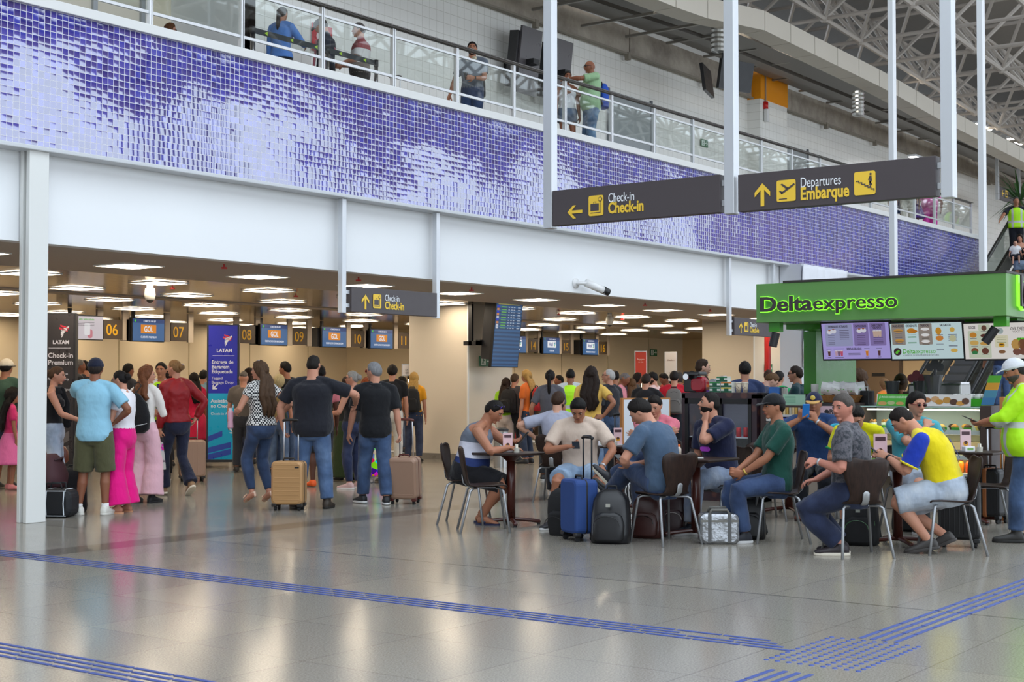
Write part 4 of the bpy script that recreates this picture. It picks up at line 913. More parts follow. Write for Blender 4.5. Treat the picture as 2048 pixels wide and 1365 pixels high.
for k in range(7):
    y = 6.53 - k * .095; x = 15.93 + .12 * (k % 2)
    t = thing('snack_cup', 'white paper cup heaped with golden fried balls on the upper pastry shelf', 'snack cup', (x, y, .934), 0, 'snack cups in the pastry case')
    MB().lathe((0, 0, 0), [(.034, 0), (.046, .075)], 14).build('cup', M('dfe8d4', .5), t, smooth=True); MB().lathe((0, 0, 0), [(.039, .02), (.043, .045)], 14).build('green_band', M('58b040', .5), t)
    mb = MB()
    for j in range(6): mb.ell((.024 * math.cos(j * 1.05), .024 * math.sin(j * 1.05), .085 + .012 * (j % 2)), (.018, .018, .016), 8)
    mb.build('fried_balls', M('c9924c', .6), t, smooth=True)['kind'] = 'stuff'
for k in range(9):
    y = 5.86 - k * .075; x = 15.92 + .13 * (k % 2); c_ = ('d8a24a', '5a3424', 'e0b868', '3c2018', 'c88a3c')[k % 5]
    t = tag(MB().lathe((0, 0, 0), [(.025, 0), (.035, .03), (.043, .036), (.038, .055), (.015, .068), (.0, .07)], 14).build('pastry', M(c_, .6), smooth=True), 'small %s on the upper pastry shelf, right half of the case' % ('round cake with dark chocolate' if k % 5 in (1, 3) else 'golden custard tart'), 'pastry', 'pastries in the case'); t.location = (x, y, .934)
for k in range(5):
    y = 5.98 - k * .14; t = tag(MB().prism([(0, 0), (.09, 0), (.09, .035), (0, .035)], (0, 0, 0), (0, -1.0, 0), (-.25, 0, 1), .003).build('price_tag', M('4fa83a', .5)), 'small green price tag on the upper pastry shelf edge', 'price tag', 'green price tags'); t.location = (15.815, y, .935)
for k in range(8):
    y = 5.9 - k * .082; c_ = ('24508c', '1c3c6a', '3a6a9c', 'e0781c', 'e0601c', 'e88a1c', 'd8501c', 'a0205c')[k]
    t = thing('juice_bottle', ('blue' if k < 3 else 'orange' if k < 7 else 'purple') + ' juice bottle on the lowest pastry case shelf', 'bottle', (15.92, y, .462), 0, 'juice bottles in the case')
    MB().lathe((0, 0, 0), [(.03, 0), (.033, .01), (.033, .1), (.018, .13)], 12).build('body', M(c_, .3), t, smooth=True); MB().cyl((0, 0, .128), (0, 0, .15), .018).build('cap', M('4a1c14', .4), t)
# banner above the case
a_, b_ = onX(1754, 832, 15.74), onX(1942, 818, 15.74); w = a_[1] - b_[1]; o = (15.73, a_[1], 1.207); fr = ((0, -1.0, 0), (.12, 0, .99))
t = thing('pastry_banner', 'long green and white banner with pictures of pastries on the display case', 'banner', (15.73, a_[1] - w / 2, 1.2)); h = .135
flat([(0, 0), (w, 0), (w, h), (0, h)], o, fr, M('ece8e4', .4), 'board', t, z=-.004, d=.004); flat([(.0, .0), (w * .37, 0), (w * .37, h), (.015, h)], o, fr, M('58b844', .4), 'green_field', t, z=.001, d=.001)
text('JÁ PROVOU NOSSOS SANDUÍCHES?', .034, off(o, fr, .03, h - .045, .003), fr, M('e4f4dc', .4), t, bold=.001, ext=.0005, sx=.62)
for i, (s_, z_) in enumerate((('CONHEÇA', .034), ('NOSSAS', .024), ('DELÍCIAS', .036), ('E PROVE!', .022))): text(s_, z_, off(o, fr, w * .39, h - .035 - .03 * i, .003), fr, M('4a4444', .4), t, bold=.001, ext=.0005, sx=.8)
for i, (x, y, rx, ry, c_) in enumerate(((.07, .03, .06, .022, 'd0a060'), (.18, .035, .05, .022, 'b8c088'), (.29, .03, .05, .02, 'd0a060'), (.62, .07, .05, .03, 'b4784c'), (.72, .08, .05, .035, 'd8a878'), (.77, .05, .05, .028, 'd0943c'), (.86, .07, .05, .035, 'c89448'), (.94, .05, .05, .035, '5a3c30'), (1.02, .035, .05, .025, 'd89c48'), (1.08, .06, .045, .035, '6a4838'))):
    k_ = w / 1.14; flat([(x * k_ + rx * k_ * math.cos(2 * PI * k / 12), y + ry * math.sin(2 * PI * k / 12)) for k in range(12)], o, fr, M(c_, .5), 'pastry_picture', t, z=.002 + i * .0004, d=.0004)
# ---- things on the counters
ZF = 1.352
def PX(u, x, z): p = onX(u, 700, x); return (x, p[1], z)
p = PX(1398, 16.05, ZF); t = thing('coffee_machine', 'red and black capsule coffee machine on top of the fridge', 'coffee machine', p)
MB().rbox((0, .10, .13), (.2, .11, .26), .03, rotm(rz=PI / 2)).build('body', M('151517', .3), t, smooth=False); MB().rbox((-.0, -.0, .1), (.22, .12, .2), .06, rotm(rz=PI / 2)).build('side_panel', M('a01c2c', .3), t)
MB().rbox((-.02, .05, .24), (.24, .2, .05), .02, rotm(rz=PI / 2)).build('top', M('1c1c1e', .25), t); MB().cyl((-.11, .12, .2), (-.135, .12, .2), .04).build('dial', CHROME, t)
p = PX(1436, 16.02, ZF); t = thing('milk_frother', 'grey capsule coffee machine between the red machine and the tea boxes', 'coffee machine', p)
MB().bb(-.08, .08, -.05, .04, 0, .12).build('body', M('6a6c74', .35), t, bevel=.01); MB().cyl((-.12, .02, .13), (.06, .02, .13), .045).build('drum', M('8a8c90', .35), t); MB().bb(-.14, .0, -.03, .06, .0, .012).build('drip_tray', CHROME, t)
p = PX(1447, 16.2, ZF); t = tag(MB().lathe((0, 0, 0), [(.045, 0), (.045, .2), (.04, .21)], 16).build('storage_tin', M('b8b8c0', .3, .8), smooth=True), 'tall silver tin standing behind the tea boxes', 'tin'); t.location = p
p = PX(1416, 15.98, ZF); t = thing('capsule_rack', 'orange and purple stacked capsule rack left of the tea boxes', 'rack', (p[0], p[1] - .02, p[2]))
for k, c_ in enumerate(('5c2c88', '7a4a3a', 'd86a20', 'b83030')): MB().bb(-.03, .03, -.03, .03, k * .034, k * .034 + .032).build('capsule_box', M(c_, .4), t)
for k, (u, z, c_, la) in enumerate(((1433, 0, '2a7a58', 'bottom left'), (1456, 0, 'd8c23c', 'bottom right'), (1433, .068, '3a8a4a', 'middle left'), (1456, .068, 'd88a48', 'middle right'), (1447, .136, '2a7a48', 'topmost'))):
    p = PX(u, 15.92, ZF + z); t = thing('tea_box', 'green and white tea box in the stack on the fridge, ' + la, 'box', (p[0], p[1], p[2]), 0, 'tea boxes on the fridge'); 
    MB().bb(-.05, .05, -.075, .075, 0, .066).build('carton', M('e6e8e0', .5), t); MB().bb(-.052, -.05, -.076, .076, 0, .022).bb(-.0525, -.05, -.03, .03, .02, .05).build('green_band', M('1c5c40', .5), t); MB().bb(-.0515, -.05, -.073, .073, .045, .064).build('leaf_band', M(c_, .5), t)
for i, u in enumerate((1477, 1490)):
    p = PX(u, 15.95, ZF); t = thing('paper_cup', 'beige paper coffee cup with lid, ' + ('left' if i == 0 else 'right') + ' of the pair on the fridge', 'cup', p); MB().lathe((0, 0, 0), [(.03, 0), (.04, .115)], 16).build('cup', M('d8c8b0', .6), t, smooth=True); MB().lathe((0, 0, .113), [(.043, 0), (.043, .008), (.036, .016)], 16).build('lid', M('e0d4c2', .5), t)
    mb = MB()
    for j in range(6): mb.bb(-.039, -.034, -.02 + .012 * (j % 3), -.013 + .012 * (j % 3), .02 + .014 * j, .026 + .014 * j)
    mb.build('print_dots', M('4a3028', .6), t)
ZTT = 1.202
p = PX(1528, 15.95, ZTT); t = thing('acrylic_box', 'clear acrylic box on the left end of the till counter', 'box', p); MB().bb(-.07, .07, -.07, .07, 0, .15).build('walls', glassy('c8d0e0', .2), t); MB().bb(-.06, .06, -.06, .06, .0, .02).build('contents', M('c8b898', .6), t)
p = PX(1549, 16.0, ZTT); t = tag(MB().rbox((0, 0, .11), (.14, .07, .22), .02, rotm(rz=PI / 2)).build('snack_bag', M('2468b8', .3)), 'blue snack bag standing beside the acrylic box', 'bag'); t.location = p
p = PX(1563, 16.05, ZTT); t = tag(MB().rbox((0, 0, .11), (.14, .08, .22), .02, rotm(rz=PI / 2)).build('foil_bag', M('8a8880', .25, .9)), 'crumpled silver foil bag right of the blue snack bag', 'bag'); t.location = p
p = PX(1588, 15.9, ZTT - .06); t = thing('menu_card', 'pale green menu card in a clear stand on the till counter', 'card', p); MB().bb(-.004, .004, -.145, .145, 0, .19).build('sheet', M('a8d4b8', .35), t); mb = MB()
for k in range(6): mb.bb(-.006, -.004, -.02, .12, .09 + .014 * k, .095 + .014 * k)
mb.build('print', M('7ab090', .5), t)
p = PX(1629, 16.25, 1.2); t = thing('cup_stack', 'tall stack of white paper cups by the green post', 'cups', p); MB().lathe((0, 0, 0), [(.04, 0), (.046, .25), (.042, .26)], 16).build('cups', M('e8e6e0', .5), t, smooth=True)
p = PX(1652, 16.3, 1.2); t = thing('liquor_bottle', 'dark bottle with gold neck behind the basket', 'bottle', p); MB().lathe((0, 0, 0), [(.038, 0), (.04, .14), (.036, .17), (.014, .21), (.014, .26)], 14).build('body', M('2a1410', .2), t, smooth=True); MB().cyl((0, 0, .23), (0, 0, .28), .016).build('cap', M('c89a3c', .3, .8), t); MB().lathe((0, 0, 0), [(.0405, .05), (.041, .12)], 14).build('paper_label', M('d8d0c0', .5), t)
p = PX(1673, 16.3, 1.2); t = thing('thermos_jug', 'dark red jug with a screw cap behind the basket', 'jug', p); MB().lathe((0, 0, 0), [(.09, 0), (.1, .02), (.1, .17), (.05, .23), (.04, .24)], 20).build('body', M('8a1420', .25), t, smooth=True); MB().cyl((0, 0, .235), (0, 0, .285), .046).build('cap', M('7a1018', .35), t)
p = PX(1686, 15.92, 1.242); t = thing('snack_basket', 'wicker basket of white snack bags on the brown pillar', 'basket', p)
wk = NT('wicker'); co = wk.coord(); w1 = wk.n('TexBrick'); w1.inputs['Scale'].default_value = 30; wk.l(wk.vmath('MULTIPLY', co, (1, 1, 1)), w1.inputs['Vector']); w1.inputs['Color1'].default_value = lin('a5713c'); w1.inputs['Color2'].default_value = lin('8a5a2c'); w1.inputs['Mortar'].default_value = lin('5a3818'); WICK = wk.set(col=w1.outputs['Color'], rough=.7)
MB().rings([[(-.14, -.19, 0), (.14, -.19, 0), (.14, .19, 0), (-.14, .19, 0)], [(-.18, -.25, .085), (.18, -.25, .085), (.18, .25, .085), (-.18, .25, .085)]]).build('basket', WICK, t)
bag0 = None
rb = random.Random(5)
for k in range(8):
    y = .19 - .055 * k; q = np.array(p) + (-.05 + .08 * (k % 2), y, .09); lb = 'small white snack bag with a green oval in the wicker basket'
    if bag0 is None:
        bag0 = thing('snack_packet', lb, 'snack bag', q, 0, 'white snack bags'); mb = MB(); rg = []
        for i in range(7):
            f = i / 6; b_ = .03 * math.sin(PI * f) + .004; rg.append([(-b_, -.07 + .006 * math.sin(i), .15 * f), (b_, -.07, .15 * f), (b_ * 1.3, 0, .15 * f), (b_, .07, .15 * f), (-b_, .07, .15 * f), (-b_ * 1.3, 0, .15 * f)])
        mb.rings(rg).build('packet', M('dcdcdc', .35), bag0); MB().ell((-.035, 0, .07), (.006, .04, .02), 10).build('green_mark', M('54b02c', .4), bag0); bag0.rotation_euler = (.2, -.25, .1)
    else:
        c_ = copy_tree(bag0, loc=q); c_.rotation_euler = (rb.uniform(-.35, .35), rb.uniform(-.4, .1), rb.uniform(-.5, .5))
p = PX(1734, 16.0, 1.21); t = tag(MB().bb(-.09, .09, -.055, .055, 0, .17).build('speaker_box', M('121214', .4), bevel=.01), 'black box on the pastry case right of the basket', 'box'); t.location = p
for i, (u, x, z, s) in enumerate(((1784, 16.25, 1.21, 1.0), (1840, 16.3, 1.21, 1.0), (1866, 16.1, 1.21, 1.25))):
    p = PX(u, x, z); t = thing('coffee_grinder', ('left smaller grey hopper behind the banner', 'second grey hopper behind the banner, by the red plaque', 'tall grey coffee grinder with an orange display behind the banner')[i], 'grinder', p)
    MB().lathe((0, 0, 0), [(.06 * s, 0), (.065 * s, .1 * s)], 16).build('base', BLACK, t); MB().lathe((0, 0, .1 * s), [(.06 * s, 0), (.085 * s, .17 * s), (.085 * s, .175 * s)], 18).build('hopper', M('4a4a4c', .2), t, smooth=False); MB().lathe((0, 0, .27 * s), [(.09 * s, 0), (.09 * s, .014 * s)], 18).build('lid', M('2a2a2c', .4), t)
    if i == 2: MB().bb(-.085, -.075, -.03, .03, .03, .05).build('display', EM('ff7a20', 1.5), t)
for i, (u, v, c_) in enumerate(((1833, 757, '7a2c34'), (1870, 735, '5a5c60'))):
    p = onX(u, v, 16.25 - .05 * i); t = thing('menu_plaque', ('dark red' if i == 0 else 'grey') + ' clover-shaped plaque on a stem above the grinders', 'plaque', (p[0], p[1], 1.3))
    flat(disc(0, .045, .05) , p, FACE_X, M(c_, .4), 'top_leaf', t); flat(disc(-.06, 0, .05), p, FACE_X, M(c_, .4), 'side_leaf', t, z=.003); flat(disc(.06, 0, .05), p, FACE_X, M(c_, .4), 'side_leaf', t, z=.002); MB().bb(p[0] - .01, p[0] + .01, p[1] - .014, p[1] + .014, 1.3, p[2]).build('stem', M(c_, .4), t, world=True)
p = PX(1893, 16.5, 1.2); t = thing('espresso_machine', 'stainless steel espresso machine behind the pastry case', 'coffee machine', p); MB().bb(-.15, .2, -.22, .42, 0, .26).build('body', M('a8a8a6', .35, .9), t, bevel=.02); MB().bb(-.1, .2, -.2, .4, .26, .28).build('cup_rail', CHROME, t)
cupp = None
for k in range(10):
    q = (15.95 + .09 * (k // 5), 5.62 - .085 * (k % 5) - .06, 1.29 - .0)
    if cupp is None:
        t = thing('cup_tray', 'green tray carrying upturned white cups at the right end of the case', 'tray', (16.0, 5.37, 1.21)); MB().bb(-.13, .13, -.14, .22, 0, .08).build('tray', M('44b024', .4), t)
        cupp = thing('espresso_cup', 'white espresso cup upturned on the green tray', 'cup', q, 0, 'white cups on the tray'); MB().lathe((0, 0, 0), [(.042, 0), (.04, .03), (.024, .055), (.018, .058)], 14).build('bowl', M('ecebe8', .25), cupp, smooth=True); MB().tube([(0, -.036, .02), (0, -.058, .022), (0, -.058, .042), (0, -.03, .045)], .005, 6).build('handle', M('ecebe8', .25), cupp)
    else: copy_tree(cupp, loc=q)
p = PX(1970, 15.75, 1.225); t = thing('leaflet_stand', 'tall leaning leaflet in green, orange and blue bands by the case end', 'leaflet', p)
X_, Y_ = np.array((0, -1.0, 0)), nrm((.2, -.22, 1))
for i, c_ in enumerate(('3a78a8', '4a88a0', 'd89a2c', '58b030')): MB().prism([(-.05, .085 * i), (.09, .085 * i), (.09, .085 * (i + 1)), (-.05, .085 * (i + 1))], (0, 0, 0), X_, Y_, .006).build('band', M(c_, .4), t)
# counter front posters
p = onX(1632, 858, 15.72); t = thing('till_monitor', 'back of the till screen carrying a pink coffee poster', 'poster', (15.75, p[1] - .22, .9)); o = (15.72, p[1], p[2]); w = .44; h = .27
MB().bb(15.725, 15.78, p[1] - w, p[1] + .0, p[2], p[2] + h + .04).build('monitor', M('2a2a2c', .4), t, world=True); flat([(0, 0), (w, 0), (w, h), (0, h)], o, FACE_X, M('d4b4bc', .4), 'poster_sheet', t, z=.0, d=.003)
flat(disc(.16, .07, .05), o, FACE_X, M('d89a2c', .5), 'cake_picture', t, z=.004); flat(disc(.16, .09, .035), o, FACE_X, M('4a2a20', .5), 'cake_top', t, z=.008); text('BE', .09, off(o, FACE_X, .17, .17, .005), FACE_X, M('2a2428', .5), t, bold=.003); flat(disc(.14, .2, .03), o, FACE_X, M('2a2428', .5), 'logo_mark', t, z=.004)
p = onX(1628, 815, 15.68); t = thing('round_sticker', 'round white and pink sign in front of the till screen', 'sign', p); flat(disc(0, 0, .078, 20), p, FACE_X, M('ece0dc', .4), 'disc', t); flat([(.078 * math.cos(a), .078 * math.sin(a)) for a in np.linspace(PI + .2, 2 * PI - .2, 10)], p, FACE_X, M('d86a74', .4), 'pink_field', t, z=.0075); flat(disc(0, .0, .018), p, FACE_X, M('b86048', .5), 'picture', t, z=.0085)
for i, (u, c_, c2, la) in enumerate(((1546, 'e0dcd4', '2c4ab0', 'open carton of sweets with white and blue front'), (1566, '3450b0', '2c4ab0', 'open carton of blue sweets'), (1589, 'd8581c', 'e0dcd4', 'open carton with orange front'))):
    p = PX(u, 15.78, 1.0); t = thing('sweets_carton', la + ' on the till counter front shelf', 'carton', p, 0, 'sweets cartons')
    MB().bb(-.06, .08, -.07, .07, 0, .01).bb(-.06, -.055, -.07, .07, 0, .045).bb(.075, .08, -.07, .07, 0, .08).bb(-.06, .08, .066, .07, 0, .06).bb(-.06, .08, -.07, -.066, 0, .06).build('carton', M(c_, .5), t); mb = MB()
    for k in range(8): mb.bb(-.05 + .03 * (k % 4), -.03 + .03 * (k % 4), -.05 + .06 * (k // 4), .0 + .06 * (k // 4), .01, .05)
    mb.build('wrapped_sweets', M(c2, .4), t)['kind'] = 'stuff'
t = cabinet('sweets_shelf', 'narrow shelf for sweets cartons on the till counter front', 15.7, 15.87, 7.2, 7.8, .975, 1.0, M('6a5a50', .5), 'shelf')
for k in range(8):
    p = PX(1556 + 6 * k, 15.8, 1.09); t = tag(MB().cyl((0, 0, 0), (0, 0, .085), .017).build('vial', M(('c8a050', 'b8b0a0', 'd8c090')[k % 3], .2)), 'small glass vial in the rack on the till counter front', 'vial', 'vials at the till'); t.location = p
t = cabinet('vial_rack', 'clear rack of small vials on the till counter front', 15.78, 15.86, 7.22, 7.76, 1.06, 1.09, M('c8c8c4', .3), 'rack')
p = onX(1663, 860, 15.7); t = thing('yellow_leaflet', 'yellow-green leaflet leaning on the brown pillar', 'leaflet', p); MB().prism([(0, -.18), (.11, -.16), (.13, .1), (.03, .1)], (0, 0, 0), (0, -1.0, 0), (.1, 0, 1), .006).build('sheet', M('b4cc1c', .4), t); MB().prism([(.03, -.05), (.1, -.05), (.11, .0), (.035, .0)], (-.004, 0, 0), (0, -1.0, 0), (.1, 0, 1), .002).build('green_field', M('3f9a2c', .4), t)
p = PX(1650, 15.9, .80); t = thing('sanitizer_bottle', 'small clear pump bottle by the dark recess under the till', 'bottle', (15.95, p[1], .8)); MB().lathe((0, 0, 0), [(.03, 0), (.03, .1), (.012, .12)], 12).build('body', M('b8bcb8', .2), t); MB().cyl((0, 0, .12), (0, 0, .16), .008).bb(-.04, .01, -.008, .008, .155, .17).build('pump', M('d8dad8', .3), t)
p = PX(1703, 16.35, 1.2); t = thing('napkin_rack', 'white wire rack behind the basket of snack bags', 'rack', p); MB().tube([(0, -.2, 0), (0, -.2, .22), (0, .2, .25), (0, .2, 0)], .012, 8).build('hoop', M('dcdcdc', .3), t); MB().bb(-.1, .12, -.18, .18, 0, .16).build('box', M('c4c4c2', .4), t)
p = PX(1608, 16.15, 1.2); t = tag(MB().rbox((0, 0, .07), (.2, .14, .13), .05, rotm(rz=PI / 2)).build('card_reader', M('2a2a2e', .4)), 'black rounded till device right of the green menu card', 'till'); t.location = p
# ---- standing poster boards
def board(name, lab, p, w, h, z0, fr_m, sheet, a):
    t = thing(name, lab, 'board', p, yaw(a)); e = .02
    MB().bb(-w / 2, w / 2, -.025, .025, z0, z0 + h).build('frame', fr_m, t, bevel=.004); MB().bb(-w / 2 + e, w / 2 - e, .024, .028, z0 + e, z0 + h - e).build('sheet', sheet, t)
    return t
def btx(t, s_, sz, x, y, m_, **k):
    o = text(s_, sz, (0, 0, 0), FACE_Y, m_, None, **k); o.parent = t; o.matrix_local = fm((-x, .0295, y), (-1.0, 0, 0), Z3) @ Matrix.Diagonal((k.get('sx', 1), 1, 1, 1))
p = onZ(1291, 1025); p = np.array(onX(1291, 900, 14.9)); p[2] = 0
WOODF = M('b0743c', .5)
t = board('cafe_board', 'white standing board reading Bolinho com Cafe in a wooden frame', p, .78, 1.27, .02, WOODF, M('d9dde4', .4), 143.5)
MB().bb(-.39, -.33, -.04, -.02, 0, .9).bb(.33, .39, -.04, -.02, 0, .9).build('leg', WOODF, t)
INK = M('3c2c38', .5); GOLD = M('b09a70', .5)
arc = [(-.3, .3)] + [(-.3, .72)] + [(-.3 + .09 * math.sin(a), .78 + .06 * (1 - math.cos(a))) for a in np.linspace(0, PI / 2, 5)] + [(-.21 + .12 * (1 - math.cos(a)) , .86 + .12 * math.sin(a)) for a in np.linspace(0, PI / 2, 6)] + [(-.05, .99), (0, 1.05)]
arc = arc + [(-x, y) for x, y in arc[::-1]]
MB().tube([(-x, .031, y) for x, y in arc], .004, 6).build('gold_outline', GOLD, t)
btx(t, 'Bolinho', .17, -.23, .76, INK, shear=.35, sx=.85); btx(t, 'com Café', .15, -.13, .62, INK, shear=.35, sx=.85); btx(t, 'R$', .055, -.25, .50, INK, bold=.001); btx(t, '22,90', .13, -.17, .46, INK, bold=.004)
p = np.array(onX(2022, 900, 15.65)); p[2] = 0
gm = NT('green_poster'); co = gm.coord(); sz_ = gm.n('SeparateXYZ'); gm.l(co, sz_.inputs[0]); gm = gm.set(col=gm.ramp(sz_.outputs[2], [(0.45, lin('2f6a24')), (0.75, lin('3f7a2c')), (1.0, lin('8a9a2c'))]), rough=.4)
t = board('combo_board', 'green standing board reading Combo Cafe da Manha behind the right-hand chair', p, .62, 1.27, .05, WOODF, gm, 126)
MB().bb(-.31, .31, -.05, .05, 0, .22).build('base_board', M('8a5020', .5), t)
Wm = M('dfe6d4', .4); btx(t, 'COMBO', .07, -.21, 1.14, Wm, bold=.001, sx=.9); btx(t, 'CAFÉ DA', .10, -.21, 1.035, Wm, sx=.8); btx(t, 'MANHÃ', .12, -.21, .92, Wm, bold=.004, sx=.85)
btx(t, 'R$31,00', .045, -.02, .36, Wm); btx(t, 'Deltaexpresso', .055, -.06, .27, Wm, sx=.8); btx(t, 'Pão de queijo', .032, -.02, .44, Wm)
for x, y, rx, rz, m_ in ((-.12, .76, .13, .07, 'd8d8d0'), (-.12, .765, .1, .05, '6a3c20'), (.12, .6, .06, .045, 'c8883c'), (.05, .5, .09, .03, 'd8c8a8')): MB().ell((-x, .031, y), (rx, .004, rz), 16).build('food_picture', M(m_, .5), t)
# ---- escalators
def escalator(y0, y1, lab):
    t = thing('escalator', lab, 'escalator', (31, (y0 + y1) / 2, 0)); sl = .577; xe = 40.4
    for k in range(18):
        x = 31.6 + .36 * 1.4 * k * .72; z = (x - 31.2) * sl
        MB().bb(x, x + .40, y0 + .14, y1 - .14, z - .21, z).build('step', M('77777a', .45, .4), t, world=True)
    for y in (y0, y1):
        pts = [(31.0, y, .95), (31.8, y, 1.05), (xe, y, (xe - 31.0) * sl + .95), (xe + 1, y, (xe - 31.0) * sl + 1.1)]
        MB().tube([(30.9, y, .35), (30.7, y, .65)] + pts, .05, 8).build('handrail', M('1c1b1d', .4), t, world=True, smooth=True)
        MB().prism([(31.2, .25), (xe, (xe - 31.2) * sl + .25), (xe, (xe - 31.2) * sl + .95), (31.4, .95)], (0, y + .004, 0), (1.0, 0, 0), Z3, .008).build('glass_side', glassy('b8c4bc', .25), t, world=True)
        for a_ in (-.12, .12): MB().prism([(31.0, -.2), (xe, (xe - 31.2) * sl - .2), (xe, (xe - 31.2) * sl + .26), (31.2, .26)], (0, y + a_ * .4, 0), (1.0, 0, 0), Z3, .02).build('skirt_panel', M('8f8c84', .35, .7), t, world=True)
    MB().prism([(31, -.3), (xe, (xe - 31.2) * sl - .5), (xe, (xe - 31.2) * sl - .25), (31.2, -.1)], (0, y1 - .1, 0), (1.0, 0, 0), Z3, y1 - y0 - .2).build('truss_cladding', M('55534f', .6), t, world=True)
escalator(11.1, 12.3, 'left escalator beside the end of the blue mosaic'); escalator(9.65, 10.85, 'right escalator nearer the camera at the right edge')
# brown door and small signs on the end wall
p = onX(1755, 760, 42.98); struct('door_3', MB().bb(42.9, 42.99, p[1] - .75, p[1] + .9, 0, 2.75), M('8a7258', .5)); struct('trim_7', MB().bb(42.88, 42.99, p[1] - .82, p[1] - .75, 0, 2.8).bb(42.88, 42.99, p[1] + .9, p[1] + .97, 0, 2.8), M('5a4a3c', .5))
p = onX(1744, 753, 42.88); t = thing('door_plate', 'small black nameplate on the brown door behind the kiosk', 'sign', p); flat([(0, 0), (.42, 0), (.42, .1), (0, .1)], p, FACE_X, BLACK, 'plate', t)
p = onX(1769, 745, 42.985); t = thing('orange_sign', 'small orange square sign beside the brown door behind the kiosk', 'sign', p); flat([(0, .03), (.24, 0), (.27, .2), (.03, .23)], p, FACE_X, M('e0561c', .5), 'plate', t); text('linho', .08, off(p, FACE_X, .05, .09, .01), FACE_X, M('f0e0d8', .5), t)
p = onX(1711, 765, 42.9); t = thing('wall_box', 'dark brown box on the beige end wall left of the brown door', 'box', p); MB().bb(-.1, .05, -.25, .25, -.6, .3).build('body', M('4a342c', .5), t)
# palm in the far right upper corner
p = onX(2040, 430, 42); t = thing('potted_palm', 'green palm on the upper level above the escalator', 'plant', (42, p[1], ZT1))
MB().tube([(0, 0, .5), (.05, 0, 1.2), (0, 0, p[2] - ZT1 + .4)], .06).build('trunk', M('6a5a40', .8), t); MB().lathe((0, 0, 0), [(.25, 0), (.3, .5)], 16).build('pot', M('d8d4cc', .5), t); mb = MB(); rp = random.Random(2)
for k in range(70):
    a = rp.uniform(0, 2 * PI); e = rp.uniform(-.5, 1.1); L = rp.uniform(.7, 1.2); d = np.array((math.cos(a) * math.cos(e), math.sin(a) * math.cos(e), math.sin(e))); s_ = nrm(np.cross(d, (0, 0, 1.0))) * .03; c0 = np.array((0, 0, p[2] - ZT1 + .4))
    mb.add([c0 - s_ * .3, c0 + s_ * .3, c0 + d * L * .6 + s_, c0 + d * L * .6 - s_, c0 + d * L - np.array((0, 0, .12))], [(0, 1, 2, 3), (3, 2, 4)])
mb.build('fronds', M('2f5a24', .6), t)
# ================================================================ tables, chairs, luggage
WOOD = NT('dark_wood'); co = WOOD.coord(); WOOD = WOOD.set(col=WOOD.ramp(WOOD.noise(WOOD.vmath('MULTIPLY', co, (30, 30, 3)), 2.0, 4), [(0.3, lin('221713')), (0.7, lin('35241d'))]), rough=.45, spec=.3)
TUBE = M('9b9da0', .4, .8)
chair0 = None
def shell_mesh(name, t):
    prof = [(.215, .435, .17), (.20, .452, .195), (.12, .455, .205), (.0, .448, .20), (-.09, .443, .185), (-.15, .452, .155), (-.185, .485, .13), (-.20, .53, .125), (-.213, .60, .15), (-.228, .67, .185), (-.24, .74, .205), (-.248, .79, .195), (-.252, .815, .15), (-.253, .822, .10)]
    n = 12; vs = []; fs = []
    for i, (y, z, w) in enumerate(prof):
        for j in range(n + 1):
            f = 2 * j / n - 1; cv = .02 * f * f
            dz = .012 * f * f if i < 6 else (-.0 if i < 10 else .018 * abs(f) ** 2); dy = .0 if i < 6 else .028 * f * f
            vs.append((f * w, y + dy, z + (dz if i < 6 else dz)))
    m = n + 1
    for i in range(len(prof) - 1):
        for j in range(n): fs.append((i * m + j, i * m + j + 1, (i + 1) * m + j + 1, (i + 1) * m + j))
    mb = MB(); mb.add(vs, fs); o = mb.build(name, WOOD, t, smooth=True); s = o.modifiers.new('thick', 'SOLIDIFY'); s.thickness = .014; s.offset = 0; return o
def chair(u, v, a, lab, dxy=(0, 0)):
    global chair0
    p = onZ(u, v) + np.array((dxy[0], dxy[1], 0)); rz = yaw(a)
    if chair0 is None:
        chair0 = thing('cafe_chair', lab, 'chair', p, rz, 'brown shell chairs of the cafe')
        shell_mesh('seat_shell', chair0)
        for sx in (-1, 1):
            MB().tube([(sx * .06, .12, .432), (sx * .15, .15, .43), (sx * .175, .175, .41), (sx * .225, .235, .0)], .0125, 8).build('leg', TUBE, chair0, smooth=True)
            MB().tube([(sx * .06, -.08, .43), (sx * .15, -.12, .43), (sx * .175, -.15, .41), (sx * .225, -.25, .0)], .0125, 8).build('leg', TUBE, chair0, smooth=True)
        MB().bb(-.07, .07, -.1, .14, .43, .437).build('mounting_plate', TUBE, chair0)
        MB().tube([(0, -.06, .43), (0, -.17, .445), (0, -.207, .48), (0, -.218, .545)], .03, 8, flat=.2, up=(0, .7, .7)).build('back_clip', M('a8aaac', .4, .6), chair0, smooth=True)
        return chair0
    return copy_tree(chair0, loc=p, rz=rz, label=lab)
CH = {}
